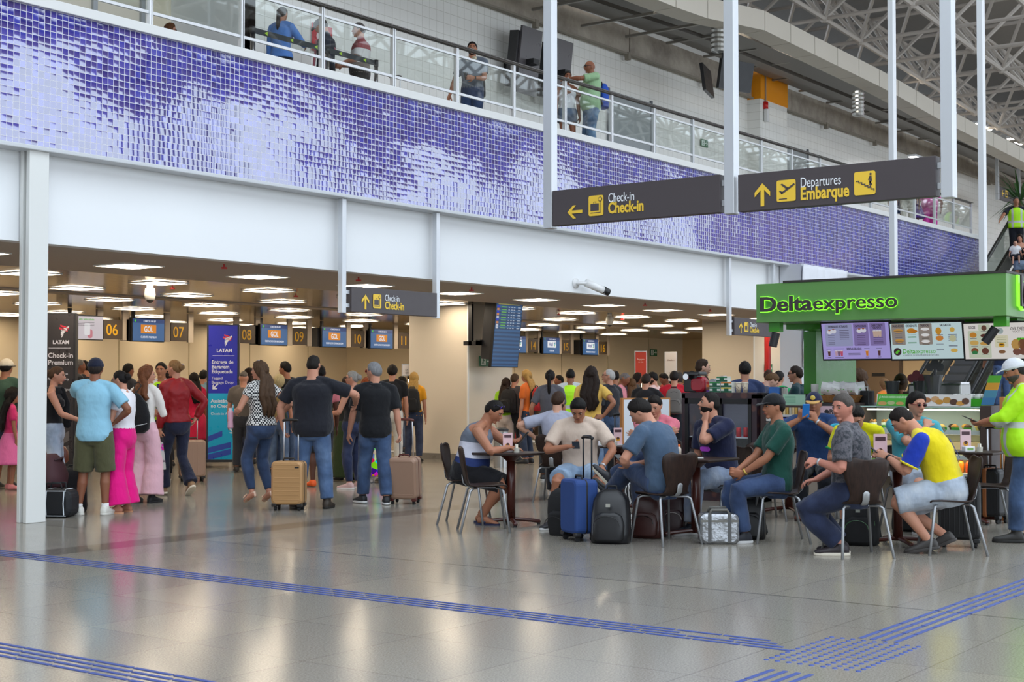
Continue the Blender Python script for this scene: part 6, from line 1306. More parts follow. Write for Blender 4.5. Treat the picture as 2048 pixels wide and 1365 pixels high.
def person(label, pos, a, h=1.74, sk='b98063', fem=False, w=1.0, belly=0.0, sit=False, lean=0, hunch=0, side=0, twist=0, head=(0, 0), lh=None, rh=None, le=None, re=None, lf=None, rf=None, lk=None, rk=None, curl=(.35, .35), pn=(None, None), hd=(None, None),
           hair='short', hc='17120f', top=None, bottom=None, shoes=('shoe', '222222', 'e0e0e0'), lod=0, face=True, beard=None, glasses=None, cap=None, vest=None, group=None, extras=(), pz=None, z0=0.0, hw=1.0, thumb=.6, cat='person', weight=0):
    pos = onZ(*pos) if len(pos) == 2 else np.array(pos, float); s = h / 1.75; T = FT if fem else MT; lw = (.90 if fem else 1.0) * (0.6 + .4 * w)
    q = P(); rz = yaw(a)
    hz = (pz if pz is not None else (.545 if sit else .925 * s)); pel = np.array((0, 0.02 if sit else 0, hz)); L = .535 * s
    # spine
    N = 34; ts = np.linspace(-.30, 1.10, N); fr = []
    for t in ts:
        k = min(1, max(0, t)); th = R(lean) * (.55 + .45 * k) + R(hunch) * sstep(.35, 1, t); ro = R(side) * (.4 + .6 * k); tw = R(twist) * k
        u = np.array((math.sin(ro), math.sin(th) * math.cos(ro), math.cos(th) * math.cos(ro))); f = np.array((0, math.cos(th), -math.sin(th))); c_, s_ = math.cos(tw), math.sin(tw)
        rot = np.array(((c_, s_, 0), (-s_, c_, 0), (0, 0, 1))); u = rot @ u; f = rot @ f; f = nrm(f - u * np.dot(u, f)); fr.append((np.cross(f, u), f, u))
    i0 = int(np.argmin(abs(ts))); ps = [None] * N; ps[i0] = pel
    for i in range(i0 + 1, N): ps[i] = ps[i - 1] + (fr[i][2] + fr[i - 1][2]) * .5 * L * (ts[i] - ts[i - 1])
    for i in range(i0 - 1, -1, -1): ps[i] = ps[i + 1] - (fr[i][2] + fr[i + 1][2]) * .5 * L * (ts[i + 1] - ts[i])
    def sp(t):
        x = (t - ts[0]) / (ts[1] - ts[0]); i = int(min(max(x, 0), N - 2)); f = x - i; return ps[i] * (1 - f) + ps[i + 1] * f, fr[i]
    def prof(t):
        A = np.interp(t, [k[0] for k in T], [k[1] for k in T]) * s * (w if t < .9 else 1 + (w - 1) * .5); B = np.interp(t, [k[0] for k in T], [k[2] for k in T]) * s * (w if t < .9 else 1)
        g = belly * math.exp(-((t - .22) / .26) ** 2); return A + .035 * g, B + .05 * g, .05 * g
    def ring(t, e=0.0, ks=1.0, eb=None):
        c, (X, Y, U) = sp(t); A, B, o = prof(t); return (c + Y * o, X * (A + e) * ks, Y * (B + (e if eb is None else eb)), .88)
    sw = (.172 if fem else .198) * s * (1 + (w - 1) * .5); sh = {}
    for k, g in (('L', -1), ('R', 1)):
        c, (X, Y, U) = sp(.885); sh[k] = c + X * sw * g + Y * .005
    l1, l2 = .295 * s, .255 * s; ar = {}
    for k, g, tg, eh in (('L', -1, lh, le), ('R', 1, rh, re)):
        tgt = np.array(tg, float) if tg is not None else sh[k] + np.array((g * .055 * (1 + belly), .04, -.99 * (l1 + l2)))
        if tgt[2] > sh[k][2] - .1: sh[k] = sh[k] + np.array((0, 0, .025))
        ar[k] = (sh[k],) + two_bone(sh[k], tgt, l1, l2, eh if eh is not None else (g * .5, -.8, -.35))
    hp = {k: sp(.0)[0] + sp(0)[1][0] * g * .088 * s for k, g in (('L', -1), ('R', 1))}; t1, t2 = .435 * s, .415 * s; lg = {}; ft = {}
    for k, g, f_, kh in (('L', -1, lf, lk), ('R', 1, rf, rk)):
        f_ = f_ or ((g * .12, .40 if sit else .0, 0, g * 8, 0) if sit else (g * .105, 0, 0, g * 10, 0)); f_ = tuple(f_) + (0,) * (5 - len(f_))
        fy, fp = R(f_[3]), R(f_[4]); fd = np.array((math.sin(fy) * math.cos(fp), math.cos(fy) * math.cos(fp), -math.sin(fp))); an = np.array((f_[0], f_[1], f_[2] + .085 * s + (.10 * math.sin(fp) if fp > 0 else 0))) - 0
        kn, an2 = two_bone(hp[k], an, t1, t2, kh if kh is not None else ((g * .12, 1, .9) if sit else (g * .08, 1, 0))); lg[k] = (hp[k], kn, an2); ft[k] = (an2, fd)
    # head
    nb, (X, Y, U) = sp(1.0); nd = nrm(U * .62 + np.array((0, .0, .5)) + Y * .18); hb = nb + nd * .085 * s
    yw, pt = R(head[0]) , R(head[1]); ro = R(head[2]) if len(head) > 2 else 0
    f = np.array((math.sin(yw) * math.cos(pt), math.cos(yw) * math.cos(pt), -math.sin(pt))); rt = np.array((math.cos(yw), -math.sin(yw), 0)); u = np.cross(rt, f)
    rt, u = rt * math.cos(ro) + u * math.sin(ro), u * math.cos(ro) - rt * math.sin(ro); hs = (1.0 if not fem else .96) * s ** .5; hcn = hb + u * .083 * hs + f * .022 * hs
    HR = np.stack((rt, f, u), 1)
    def H(p): return hcn + HR @ (np.asarray(p, float) * hs * np.array((hw, 1, 1)))
    sm = skin(sk); mb = MB()
    # body
    mb.loft([ring(t) for t in (-.24, -.18, -.12, -.05, .02, .1, .2, .3, .4, .5, .6, .68, .76, .83, .88, .93, .97, 1.0, 1.04)], 24)
    nk = .050 if fem else .060 * (1 + (w - 1) * .5)
    mb.tube([nb - U * .05, nb + nd * .03, hb + u * .02, hcn - u * .03 * hs], [nk * s * 1.15, nk * s, nk * s * .95, nk * s * .9], 16)
    for k, g in (('L', -1), ('R', 1)):
        a0, e0, w0 = ar[k]; mb.tube([nb + U * .015, nb * .45 + a0 * .55 + U * .022, a0], [.045 * s, .045 * s, .05 * s * lw], 10)
        mb.tube([a0, a0 * .7 + e0 * .3, a0 * .35 + e0 * .65, e0], [.056 * s * lw, .053 * s * lw, .046 * s * lw, .040 * s * lw], 12); mb.tube([e0, e0 * .75 + w0 * .25, e0 * .4 + w0 * .6, w0], [.040 * s * lw, .043 * s * lw, .034 * s * lw, .026 * s * lw], 12)
        fdr = hd[0 if k == 'L' else 1]; fdr = nrm(w0 - e0) if fdr is None else nrm(fdr); pp = pn[0 if k == 'L' else 1]; pp = (np.array((-g, .25, 0.0)) if pp is None else pp)
        hand(mb, w0, fdr, pp, (1 if k == 'L' else -1), curl[0 if k == 'L' else 1], s * (.92 if fem else 1), lod, thumb)
        h0, k0, n0 = lg[k]; mb.tube([h0, h0 * .7 + k0 * .3, h0 * .35 + k0 * .65, k0], [.088 * s * lw, .083 * s * lw, .068 * s * lw, .056 * s * lw], 14)
        bk = nrm(np.cross(np.cross(n0 - k0, ft[k][1]), n0 - k0)) * -1; mb.tube([k0, k0 * .8 + n0 * .2 - bk * -.008, k0 * .66 + n0 * .34 + bk * .012, k0 * .35 + n0 * .65 + bk * .006, n0], [.056 * s * lw, .052 * s * lw, .057 * s * lw, .044 * s * lw, .036 * s * lw], 14)
        an, fd = ft[k]; up_ = nrm(np.cross(np.cross(fd, (0, 0, 1.0)), fd)); sd = np.cross(fd, up_); b = an - up_ * .085 * s * .93
        mb.loft([(b + fd * x * s + up_ * z * s, sd * rx * s, up_ * rz_ * s) for x, z, rx, rz_ in ((-.055, .035, .02, .02), (-.035, .042, .032, .038), (.02, .045, .036, .045), (.08, .032, .040, .03), (.135, .022, .043, .02), (.17, .016, .036, .014), (.188, .013, .02, .01))], 12)
    if fem:
        for g in (-1, 1):
            c, (X, Y, U2) = sp(.66); mb.ell(c + X * g * .068 * s * w + Y * (.085 * s * w), (.062 * s * w, .058 * s * w, .06 * s * w), 12)
    shell(mb, lambda d, az: head_pt(d), H)
    def hell(c, ax, n=10): mb.ell(H(c), np.array(ax) * hs, n, HR)
    mb.tube([H(p) for p in ((0, .084, .022), (0, .097, .0), (0, .108, -.020), (0, .094, -.030))], [.008 * hs, .0095 * hs, .0125 * hs, .009 * hs], 8)
    for g in (-1, 1):
        hell((g * .0125, .094, -.027), (.009, .010, .008)); hell((g * .075, -.006, -.002), (.010, .020, .032)); hell((g * .078, -.014, .010), (.010, .014, .018)); hell((g * .030, .080, .034), (.024, .010, .007))
    hell((0, .085, -.052), (.024, .011, .006)); hell((0, .084, -.063), (.020, .011, .006)); hell((0, .062, -.092), (.027, .020, .018))
    o = mb.build('person', sm, smooth=True); o.location = [float(x) for x in (pos[0], pos[1], pos[2] + z0)]; o.rotation_euler = (0, 0, rz); tag(o, label, cat, group); mods(o, (.0075 if not lod else .015), 3 if not lod else 2)
    q.o, q.H, q.sp, q.ar, q.lg, q.ft, q.HR, q.s, q.ring, q.hs, q.pos, q.rz = o, H, sp, ar, lg, ft, HR, s, ring, hs, pos, rz
    vx = .011 if not lod else .02; dsp = .016 if not lod else .012
    # ---- clothes
    if top:
        kind, mat = top[0], top[1]; op = dict(hem=-.14, sl=1.9 if kind in ('long', 'jacket') else .66, e=.016, flare=.0, sw_=1.0, disp=dsp, tuck=False); op.update(top[2] if len(top) > 2 else {})
        mb = MB(); tt_ = list(np.linspace(op['hem'], .78, 9)); e = op['e'] * .88
        if kind in ('tank', 'cami'): hi = [(.82, .86), (.88, .70), (.94, .55), (.99, .55)] if kind == 'tank' else [(.80, .88)]
        elif kind == 'sleeveless': hi = [(.82, .97), (.88, .90), (.93, .86), (.97, .80), (1.0, .9)]
        else: hi = [(.84, 1.0), (.89, .98), (.93, .97), (.97, .97), (1.0, .96)]
        secs = [ring(t, e + op['flare'] * max(0, (.35 - t)) ) for t in tt_] + [ring(t, e * .9, k) for t, k in hi]; mb.loft(secs, 28)
        if fem:
            for g in (-1, 1):
                c, (X, Y, U2) = sp(.66); mb.ell(c + X * g * .068 * s * w + Y * (.085 * s * w), ((.062 * s + e) * w, (.058 * s + e * .8) * w, (.06 * s + e) * w), 14)
        sl = op['sl']; slm = op.get('slmat')
        for k, g in (('L', -1), ('R', 1)):
            if kind in ('tank', 'cami', 'sleeveless'): continue
            a0, e0, w0 = ar[k]; m_ = MB() if slm else mb; ee = op.get('se', .014) * .72
            mb.tube([nb + U * .012, nb * .45 + a0 * .55 + U * .028, a0 + U * .004], [.05 * s, .052 * s, .06 * s * lw + e * .6], 12)
            m_.ell(a0, np.ones(3) * (.056 * s * lw + ee * .9), 14)
            if sl <= 1: m_.tube([a0, a0 * (1 - sl * .5) + e0 * sl * .5, a0 * (1 - sl) + e0 * sl], [.056 * s * lw + ee * .9, .057 * s * lw + ee * 1.15, .052 * s * lw + ee * 1.5], 14, round_=False)
            else:
                f = sl - 1; m_.tube([a0, a0 * .5 + e0 * .5, e0, e0 * (1 - f * .5) + w0 * f * .5, e0 * (1 - f) + w0 * f], [.058 * s * lw + ee, .052 * s * lw + ee, .044 * s * lw + ee, .041 * s * lw + ee, .031 * s * lw + ee], 14)
            if slm: mods(m_.build('sleeve', slm, o, smooth=True), vx, 3, dsp)
        g_ = mods(mb.build(op.get('name', 'shirt'), mat, o, smooth=True), vx, 8 if not lod else 3, op['disp']); q.shirt = g_
        if kind == 'polo' or op.get('collar'):
            cm = op.get('cmat', mat); rr = nk * s * 1.28; MB().loft([(nb - nd * .012 + nd * z - Y * .004, X * r_, Y * r_ * 1.05) for z, r_ in ((0, rr * 1.12), (.028, rr * 1.05), (.042, rr), (.03, rr * .92), (.0, rr * .95))], 20, cap=False).build('collar', cm, o, smooth=True)
        if op.get('trim'):
            for k in 'LR':
                a0, e0, w0 = ar[k]; c1 = a0 * (1 - sl) + e0 * sl; d_ = nrm(e0 - a0); r_ = .054 * s * lw + .030; mods(MB().tube([c1 - d_ * .018, c1 + d_ * .004], r_, 18, round_=False).build('sleeve_trim', op['trim'], o, smooth=True), .012, 1)
        if kind == 'tank' and op.get('trim2'): pass
    if vest:
        mb = MB(); mb.loft([ring(t, .034 + .02 * max(0, .3 - t)) for t in np.linspace(-.05 if not sit else .05, .8, 8)] + [ring(t, .030, k) for t, k in ((.86, .9), (.92, .85), (.97, .72), (1.0, .75))], 28); mods(mb.build('vest', vest, o, smooth=True), vx, 2, dsp)
    if bottom:
        kind, mat = bottom[0], bottom[1]; op = dict(e=.014, rise=.16, ln=None, hemr=None, name=None); op.update(bottom[2] if len(bottom) > 2 else {}); mb = MB(); e = op['e']
        if kind == 'skirt':
            ln = op['ln'] or .5; mb.loft([ring(op['rise'], e), ring(0, e + .02)] + [(sp(0)[0] - np.array((0, 0, ln * f)), np.array((.17 * s * w + .05 + op.get('flare', .06) * f, 0, 0)), np.array((0, .14 * s * w + .04 + op.get('flare', .06) * f, 0))) for f in (.3, .65, 1)], 28)
        else:
            mb.loft([ring(t, e) for t in (-.275, -.22, -.14, -.06, .02, op['rise'] * .6, op['rise'])], 26)
            ln = op['ln'] if op['ln'] is not None else {'shorts': 1.0, 'jeans': 1.93, 'wide': 1.96, 'slim': 1.93, 'flare': 1.97}[kind]
            for k in 'LR':
                h0, k0, n0 = lg[k]; P0 = lambda t: h0 * (1 - t) + k0 * t if t <= 1 else k0 * (2 - t) + n0 * (t - 1)
                base = lambda t: np.interp(t, [0, .3, .65, 1, 1.3, 1.65, 2], [.092, .087, .072, .060, .058, .048, .040]) * s * lw
                ez = {'jeans': lambda t: e + .010 * max(0, t - .5), 'slim': lambda t: e * .8 + .012 * max(0, 1 - abs(t - 1.25) * 2), 'shorts': lambda t: e + .022 * t, 'wide': lambda t: e + .045 * t ** 1.1, 'flare': lambda t: e * .7 + .055 * max(0, t - 1.1) ** 1.3}[kind]
                tk = np.linspace(0, ln, 9 if ln > 1 else 6); mb.tube([P0(t) for t in tk], [base(t) + ez(t) for t in tk], 18, round_=False)
        mods(mb.build(op['name'] or {'shorts': 'shorts', 'skirt': 'skirt'}.get(kind, 'trousers'), mat, o, smooth=True), vx, 3, op.get('disp', dsp))
    if shoes and not (lod and shoes[0] == 'none'):
        for k, g in (('L', -1), ('R', 1)):
            an, fd = ft[k]; up_ = nrm(np.cross(np.cross(fd, (0, 0, 1.0)), fd)); sd = np.cross(fd, up_); b = an - up_ * .085 * s; kd, c1, c2 = (list(shoes) + ['e0e0e0'])[:3]; fs = s * (.94 if fem else 1)
            def fl(x, z, rx, rz_): return (b + fd * x * fs + up_ * z * fs, sd * rx * fs, up_ * rz_ * fs, .8)
            if kd in ('shoe', 'boot', 'slip'):
                mb = MB(); mb.loft([fl(*r_) for r_ in ((-.072, .035, .022, .022), (-.055, .050, .040, .046), (-.01, .055, .045, .052), (.05, .047, .047, .042), (.11, .037, .051, .031), (.17, .03, .048, .024), (.205, .027, .034, .018), (.215, .026, .02, .012))], 16)
                if kd != 'slip': mb.tube([b + up_ * .05, b + up_ * (.095 if kd == 'shoe' else .15) * fs + (nrm(lg[k][1] - an) * .01)], .047 * fs, 14, round_=False)
                so = mods(mb.build('shoe', M(c1, .55), o, smooth=True), .009 if not lod else .016, 2)
                if not lod:
                    so2 = MB(); so2.loft([(b + up_ * z * fs + fd * .068 * fs, fd * .152 * fs * k_, sd * .050 * fs * k_, .75) for z, k_ in ((.0, .96), (.006, 1), (.022, 1), (.026, .97))], 24); so2.build('sole', M(c2, .6), so, smooth=False)
            elif kd == 'heel':
                mb = MB(); mb.loft([fl(*r_) for r_ in ((-.06, .07, .02, .012), (-.03, .065, .036, .016), (.05, .045, .038, .014), (.12, .02, .042, .012), (.19, .012, .025, .01))], 14); mb.cyl(b - fd * .045 * fs + up_ * .06, b - fd * .05 * fs - np.array((0, 0, .0)), .02, .016, 10); mb.tube([b - sd * .045 + up_ * .05 + fd * .12, b + up_ * .085 + fd * .11, b + sd * .045 + up_ * .05 + fd * .12], .012, 8); mods(mb.build('sandal', M(c1, .3, .4), o, smooth=True), .007, 1)
            elif kd == 'flip':
                MB().loft([(b + up_ * z + fd * .065 * fs, fd * .14 * fs, sd * .05 * fs, .8) for z in (0, .018)], 20).tube([b - sd * .045 + up_ * .02 + fd * .03, b + up_ * .06 + fd * .09, b + up_ * .02 + fd * .14], .009, 6).tube([b + sd * .045 + up_ * .02 + fd * .03, b + up_ * .06 + fd * .09], .009, 6).build('flip_flop', M(c1, .6), o)
            if len(shoes) > 3 and shoes[3]: mods(MB().tube([an - up_ * .02, an + nrm(lg[k][1] - an) * shoes[4]], [.043 * fs, .043 * fs], 14, round_=False).build('sock', M(shoes[3], .8), o, smooth=True), .012, 1)
    # ---- hair
    if hair and hair != 'bald':
        st = hair; prof_ = HL['receding' if st == 'receding' else 'ring' if st == 'ring' else 'long' if st in ('long', 'bob', 'curly', 'wavy') else 'short']; th = {'buzz': .002, 'fade': .008, 'ring': .006, 'curly': .045, 'bob': .028, 'long': .022, 'wavy': .026, 'pony': .010, 'bun': .010, 'thick': .022, 'receding': .009}.get(st, .013)
        def hf(d, az):
            p = head_pt(d); zt = np.interp(az, prof_[0], prof_[1]) + .07 * noise.noise((d[0] * 9, d[1] * 9, d[2] * 5)); am = sstep(-.03, .03, d[2] - zt); a2 = sstep(.0, .30, d[2] - zt); kk = th * (1 + .25 * max(0, d[2]) * (st in ('short', 'thick', 'fade')))
            if st in ('fade', 'quiff'): kk *= .25 + .95 * sstep(.35, .75, d[2]) * (1 + .5 * max(0, d[1]))
            nz = noise.noise((d[0] * 6, d[1] * 6, d[2] * 6)) * (.004 if st not in ('curly', 'wavy') else .016) + (noise.noise((d[0] * 17, d[1] * 17, d[2] * 17)) * .004)
            p = p * np.array((1, 1, .985)); return p + np.array(d) * (am * .012 - .010 + a2 * (kk + nz))
        mb = MB(); shell(mb, hf, H, 28, 40); hm = hairm(hc); ho = mb.build('hair', hm, o, smooth=True); sm_ = ho.modifiers.new('smooth', 'SMOOTH'); sm_.factor = .5; sm_.iterations = 2
        def lock(n, pts, rr, fl=.6): 
            mb = MB().tube(pts, rr, 14, flat=fl, up=HR[:, 1]); x = mb.build(n, hm, ho, smooth=True); x.parent = ho; mods(x, .010, 2, .022 if st in ('wavy', 'curly') else .01); return x
        if st in ('long', 'wavy', 'curly') and len(extras) >= 0:
            Lh = q.hl = next((e_[1] for e_ in extras if e_[0] == 'hair_len'), .30); c, (X, Y, U2) = sp(.9); bk_ = c - Y * .10 * s
            for gx, kz in ((0, 1), (-.055, .92), (.055, .95)) if st != 'long' else ((-.03, 1), (.03, .97)):
                wv_ = .018 if st != 'long' else .004; lock('back_hair', [H((gx * .6, -.045, .05)), H((gx, -.065, -.04)), H((gx * 1.2, -.074, -.11)) * .5 + (bk_ + X * gx * 1.2 + U2 * .08) * .5 + X * wv_, bk_ - Y * .03 + X * (gx * 1.3 - wv_) - U2 * Lh * .3, bk_ - Y * .04 + X * (gx * 1.35 + wv_) - U2 * Lh * .65 * kz, bk_ - Y * .04 + X * gx - U2 * Lh * kz], [.055 * hs, .062 * hs, .068 * hs, .066 * hs, .058 * hs, .030 * hs], .62)
        if st == 'pony': 
            Lh = next((e_[1] for e_ in extras if e_[0] == 'hair_len'), .32); e0 = H((0, -.13, .03)); lock('ponytail', [H((0, -.085, .035)), e0, e0 - HR[:, 1] * .015 - np.array((0, 0, Lh * .4)), e0 + HR[:, 1] * .0 - np.array((0, 0, Lh))], [.026, .036, .034, .016], .8)
        if st == 'bun': mods(MB().ell(H((0, -.108, .02)), (.052 * hs, .040 * hs, .048 * hs), 14, HR).build('hair_bun', hm, ho, smooth=True), .009, 1, .012)
    if beard:
        def bf(d, az):
            p = head_pt(d); am = sstep(.22, .36, -d[2]) * sstep(-.25, -.05, d[1] + .15) * (1 - .9 * math.exp(-((d[0] / .26) ** 2 + ((d[2] + .46) / .05) ** 2)) if d[1] > .3 else 1); return p + np.array(d) * (am * .012 - .006)
        mb = MB(); shell(mb, bf, H, 28, 40); mb.build('beard', hairm(beard), o, smooth=True)
    if cap:
        mb = MB(); cf = lambda d, az: head_pt(d) * np.array((1, 1, .95)) + np.array(d) * (sstep(.16, .22, d[2] + .08 * (d[1] < 0)) * .036 - .014) + np.array((0, 0, .006))
        shell(mb, cf, H, 28, 40); co_ = mb.build('cap', cloth(cap[0]), o, smooth=True); g = -1 if len(cap) > 2 and cap[2] else 1
        vb = MB(); vb.loft([(H((0, g * y, z)), HR[:, 0] * rx * hs, HR[:, 2] * .006 * hs, .8) for y, z, rx in ((.06, .040, .078), (.095, .041, .080), (.13, .034, .072), (.158, .024, .052), (.168, .019, .03))], 20); vb.build('visor', cloth(cap[1]), co_, smooth=True)
    if glasses:
        kind, gc = glasses[0], glasses[1]; mb = MB(); y = .097; zz = glasses[2] if len(glasses) > 2 else 0; yo = glasses[3] if len(glasses) > 3 else 0
        for g in (-1, 1):
            mb.tube([H((g * (.033 + .021 * math.cos(b)), y + yo - .004 * abs(math.cos(b)), .010 + zz + .016 * math.sin(b))) for b in np.linspace(0, 2 * PI, 15)], .0026 * hs, 6); mb.tube([H((g * .055, y + yo - .006, .014 + zz)), H((g * .077, .02 + yo * .3, .012 + zz)), H((g * .077, -.01, .008 + zz * .5))], .003 * hs, 6)
        mb.tube([H((-.013, y + yo + .003, .014 + zz)), H((.013, y + yo + .003, .014 + zz))], .0028 * hs, 6); gl = mb.build('glasses', M(gc, .3), o, smooth=True)
        for g in (-1, 1): MB().ell(H((g * .033, y + yo - .002, .010 + zz)), (.020 * hs, .004 * hs, .0155 * hs), 14, HR).build('lens', M(kind, .08) if kind != 'clear' else glassy('e8eef0', .1), gl, smooth=True)
    if face and not lod:
        for g in (-1, 1):
            e_ = MB(); e_.ell(H((g * .031, .0795, .0105)), (.0125 * hs, .0092 * hs, .0048 * hs), 12, HR); e_.cur = 1; e_.cyl(H((g * .031, .0850, .0105)), H((g * .031, .0895, .0105)), .0064 * hs, .0058 * hs, 10); e_.build('eye', [M('948a82', .3), M('1a100c', .2)], o, smooth=True)
            MB().tube([H((g * .014, .0935, .0275)), H((g * .030, .0935, .034)), H((g * .047, .082, .030))], [.0036 * hs, .0042 * hs, .0022 * hs], 6, flat=.8).build('eyebrow', hairm(hc if hair != 'bald' else '1a1310'), o, smooth=True)
        MB().tube([H((-.023, .0885, -.0575)), H((-.008, .0965, -.0560)), H((.008, .0965, -.0560)), H((.023, .0885, -.0575))], [.003 * hs, .0052 * hs, .0052 * hs, .003 * hs], 8, flat=.9).build('lips', M('7d4136' if not fem else '9a4a48', .5), o, smooth=True)
    for e_ in extras:
        if e_[0] == 'watch':
            a0, e0, w0 = ar[e_[1]]; d_ = nrm(w0 - e0); c_ = w0 - d_ * .022; MB().tube([c_ - d_ * .009, c_ + d_ * .009], .033 * s * (.85 if fem else 1), 16, round_=False).build('watch_strap', M(e_[2], .35, .4), o, smooth=True)
            nn = nrm(np.cross(d_, (0.3, .5, .8))); MB().cyl(c_ + nn * .028 * s, c_ + nn * .04 * s, .017).build('watch_case', M('2a2a2c', .3, .5), o)
        elif e_[0] == 'tattoo': pass
        elif e_[0] == 'scarf':
            MB().loft([(nb - nd * .03 + nd * z + Y * .012, X * r_, Y * r_, 1) for z, r_ in ((-.03, .12), (.0, .115), (.035, .095), (.055, .082), (.03, .075), (-.02, .08))], 22, cap=False).build('scarf', e_[1], o, smooth=True)
            mods(MB().tube([nb + Y * .10 + X * .03, nb + Y * .15 - U * .18, sp(.45)[0] + Y * .16 + X * .02, sp(.12)[0] + Y * .17], [.04, .05, .05, .045], 10, flat=.45).build('scarf_end', e_[1], o, smooth=True), .011, 2, .02)
    return q
def W_(q, p):
    """local point of a person -> world"""
    return np.array(q.o.matrix_basis @ Vector([float(x) for x in p]))
def wpos(q, p): 
    c, s_ = math.cos(q.rz), math.sin(q.rz); return np.array((q.o.location[0] + c * p[0] - s_ * p[1], q.o.location[1] + s_ * p[0] + c * p[1], q.o.location[2] + p[2]))
# ================================================================ who is there
def den(c, c2=None): return cloth(c, c2, 'denim')
def hh(vt, vf, lo=1.3, hi_=1.92): return min(hi_, max(lo, CAMH * (vf - vt) / (vf - 770.0) - .015))
BLK = 'cloth'; SK1, SK2, SK3, SK4 = 'c08a6c', 'a8714f', '8a5638', '5e3a28'
HIV = NT('hi_vis_cloth'); co = HIV.coord(); sz_ = HIV.n('SeparateXYZ'); HIV.l(co, sz_.inputs[0])
bd = HIV.math('MAXIMUM', HIV.math('LESS_THAN', HIV.math('ABSOLUTE', HIV.math('SUBTRACT', sz_.outputs[2], 1.08)), .028), HIV.math('LESS_THAN', HIV.math('ABSOLUTE', HIV.math('SUBTRACT', HIV.math('ABSOLUTE', sz_.outputs[0]), .12)), .025))
HIV = HIV.set(col=HIV.mix(bd, lin('b4f40c'), lin('c4c8c8')), rough=.6)
def bands(name, stops, slope=0.0):
    t = NT(name); co = t.coord(); s_ = t.n('SeparateXYZ'); t.l(co, s_.inputs[0]); r = t.ramp(t.math('MULTIPLY', t.math('ADD', s_.outputs[2], t.math('MULTIPLY', s_.outputs[1], slope)), .5), [(a * .5, c) for a, c in stops])
    t.t.nodes[-1]; 
    for n_ in t.t.nodes:
        if n_.bl_idname == 'ShaderNodeValToRGB': n_.color_ramp.interpolation = 'CONSTANT'
    t.set(col=r, rough=.85); t.bump(t.noise(co, 9, 3), .3, .04); return t.m
def phone(p, rz, lab, c='1a1a1c', rx=1.0): 
    t = MB().box((0, 0, 0), (.075, .155, .009)).build('smartphone', M(c, .3), bevel=.003); tag(t, lab, 'phone'); t.location = [float(x) for x in p]; t.rotation_euler = (rx, 0, rz); return t
def wear_pack(q, a, lab, c, z=.98, h=.44, w=.30, d=.18, **k):
    p = wpos(q, (0, -.235, z * q.s)); return backpack(0, 0, 0, lab, c, h, w, d, p=p, rz=yaw(a + 180), **k)
# ---- group at the left
person('man in a dark green T-shirt and cream cap at the left edge', (8, 978), 10, hh(716, 978), SK2, top=('tee', cloth('3c5646')), bottom=('shorts', den('3a4a66')), cap=('d8cdb8', 'd8cdb8'), w=1.1, lod=1)
person('girl with curly dark hair in pink shirt and skirt behind the white column', (20, 980), 60, 1.38, SK2, fem=True, w=.85, hair='curly', top=('tee', cloth('e03a78'), dict(hem=0)), bottom=('skirt', cloth('ee78b4'), dict(ln=.38, flare=.12)), shoes=('shoe', 'e08888', 'e8dcd4'), lod=1)
q = person('woman in a black sleeveless top and ripped light jeans facing right', (104, 1012), 82, 1.68, SK1, fem=True, hair='bun', hc='4a3424', head=(0, 6), w=1.05, rh=(.16, .36, 1.02), lh=(-.22, .0, .80), top=('sleeveless', cloth('17171b'), dict(hem=.08, e=.012)), bottom=('jeans', den('9ab0cc', 'c8d4e2'), dict(rise=.2)), extras=(('scarf', cloth('141418')),), shoes=('shoe', 'd8d4d0', 'e8e8e8'))
p = wpos(q, (-.24, .0, .50)); t = thing('handbag', 'brown leather handbag hanging beside the woman in ripped jeans', 'bag', p, q.rz); MB().loft([(np.array((0, 0, z)), np.array((.07 * k, 0, 0)), np.array((0, .15 * k, 0)), .6) for z, k in ((0, .85), (.03, 1), (.14, .95), (.2, .7))], 20).build('bag_body', M('6a3420', .4), t, smooth=True); MB().tube([(0, -.08, .18), (0, -.06, .30), (0, .06, .30), (0, .08, .18)], .01).build('handle', M('5a2a1a', .4), t, smooth=True)
person('man in a light blue polo, navy cap and olive shorts, back to the camera', (187, 1031), 2, 1.745, SK3, w=1.0, hair='short', hc='2a221e', head=(-8, 0), lh=(-.11, .20, 1.50), le=(-.8, -.25, -.7), hd=((.3, -.45, .8), None), rh=(.20, .12, 1.03), re=(1, -.35, -.1), curl=(.5, 1.0), pn=((1, 0, .2), (-1, .2, 0)), top=('polo', cloth('92c6de'), dict(hem=-.19, flare=.05, e=.026, sl=.72, se=.022)), bottom=('shorts', cloth('55543a'), dict(e=.028, ln=1.02)), cap=('1b1f33', '1b1f33'), lf=(-.17, .0, 0, -55), rf=(.12, .03, 0, 5), shoes=('shoe', 'd6d4cc', 'cfccc4', 'e8e8e8', .05), extras=(('watch', 'L', '1c1c1c'),))
person('woman in bright pink trousers and white cropped top facing left', (246, 1026), 285, hh(737, 1026), SK1, fem=True, hair='bun', hc='15100f', head=(0, 12), w=1.0, lh=(-.12, .24, 1.05), rh=(.1, .28, 1.08), top=('tee', cloth('f0ecf2'), dict(hem=.14, sl=.5)), bottom=('wide', cloth('ea1284'), dict(rise=.24)), shoes=('flip', 'c8906c'), glasses=('clear', '3a3034'))
q = person('woman in pale pink trousers and white top with a black drawstring bag', (288, 1006), 13, hh(729, 1006), SK1, fem=True, w=.86, hair='wavy', hc='6a4028', head=(60, 0), lh=(-.1, .3, 1.1), rh=(.1, .3, 1.1), top=('long', cloth('ece6e0'), dict(hem=.05)), bottom=('wide', cloth('e8b8c4'), dict(rise=.22)), shoes=('boot', '17171a', '17171a'), extras=(('hair_len', .12),))
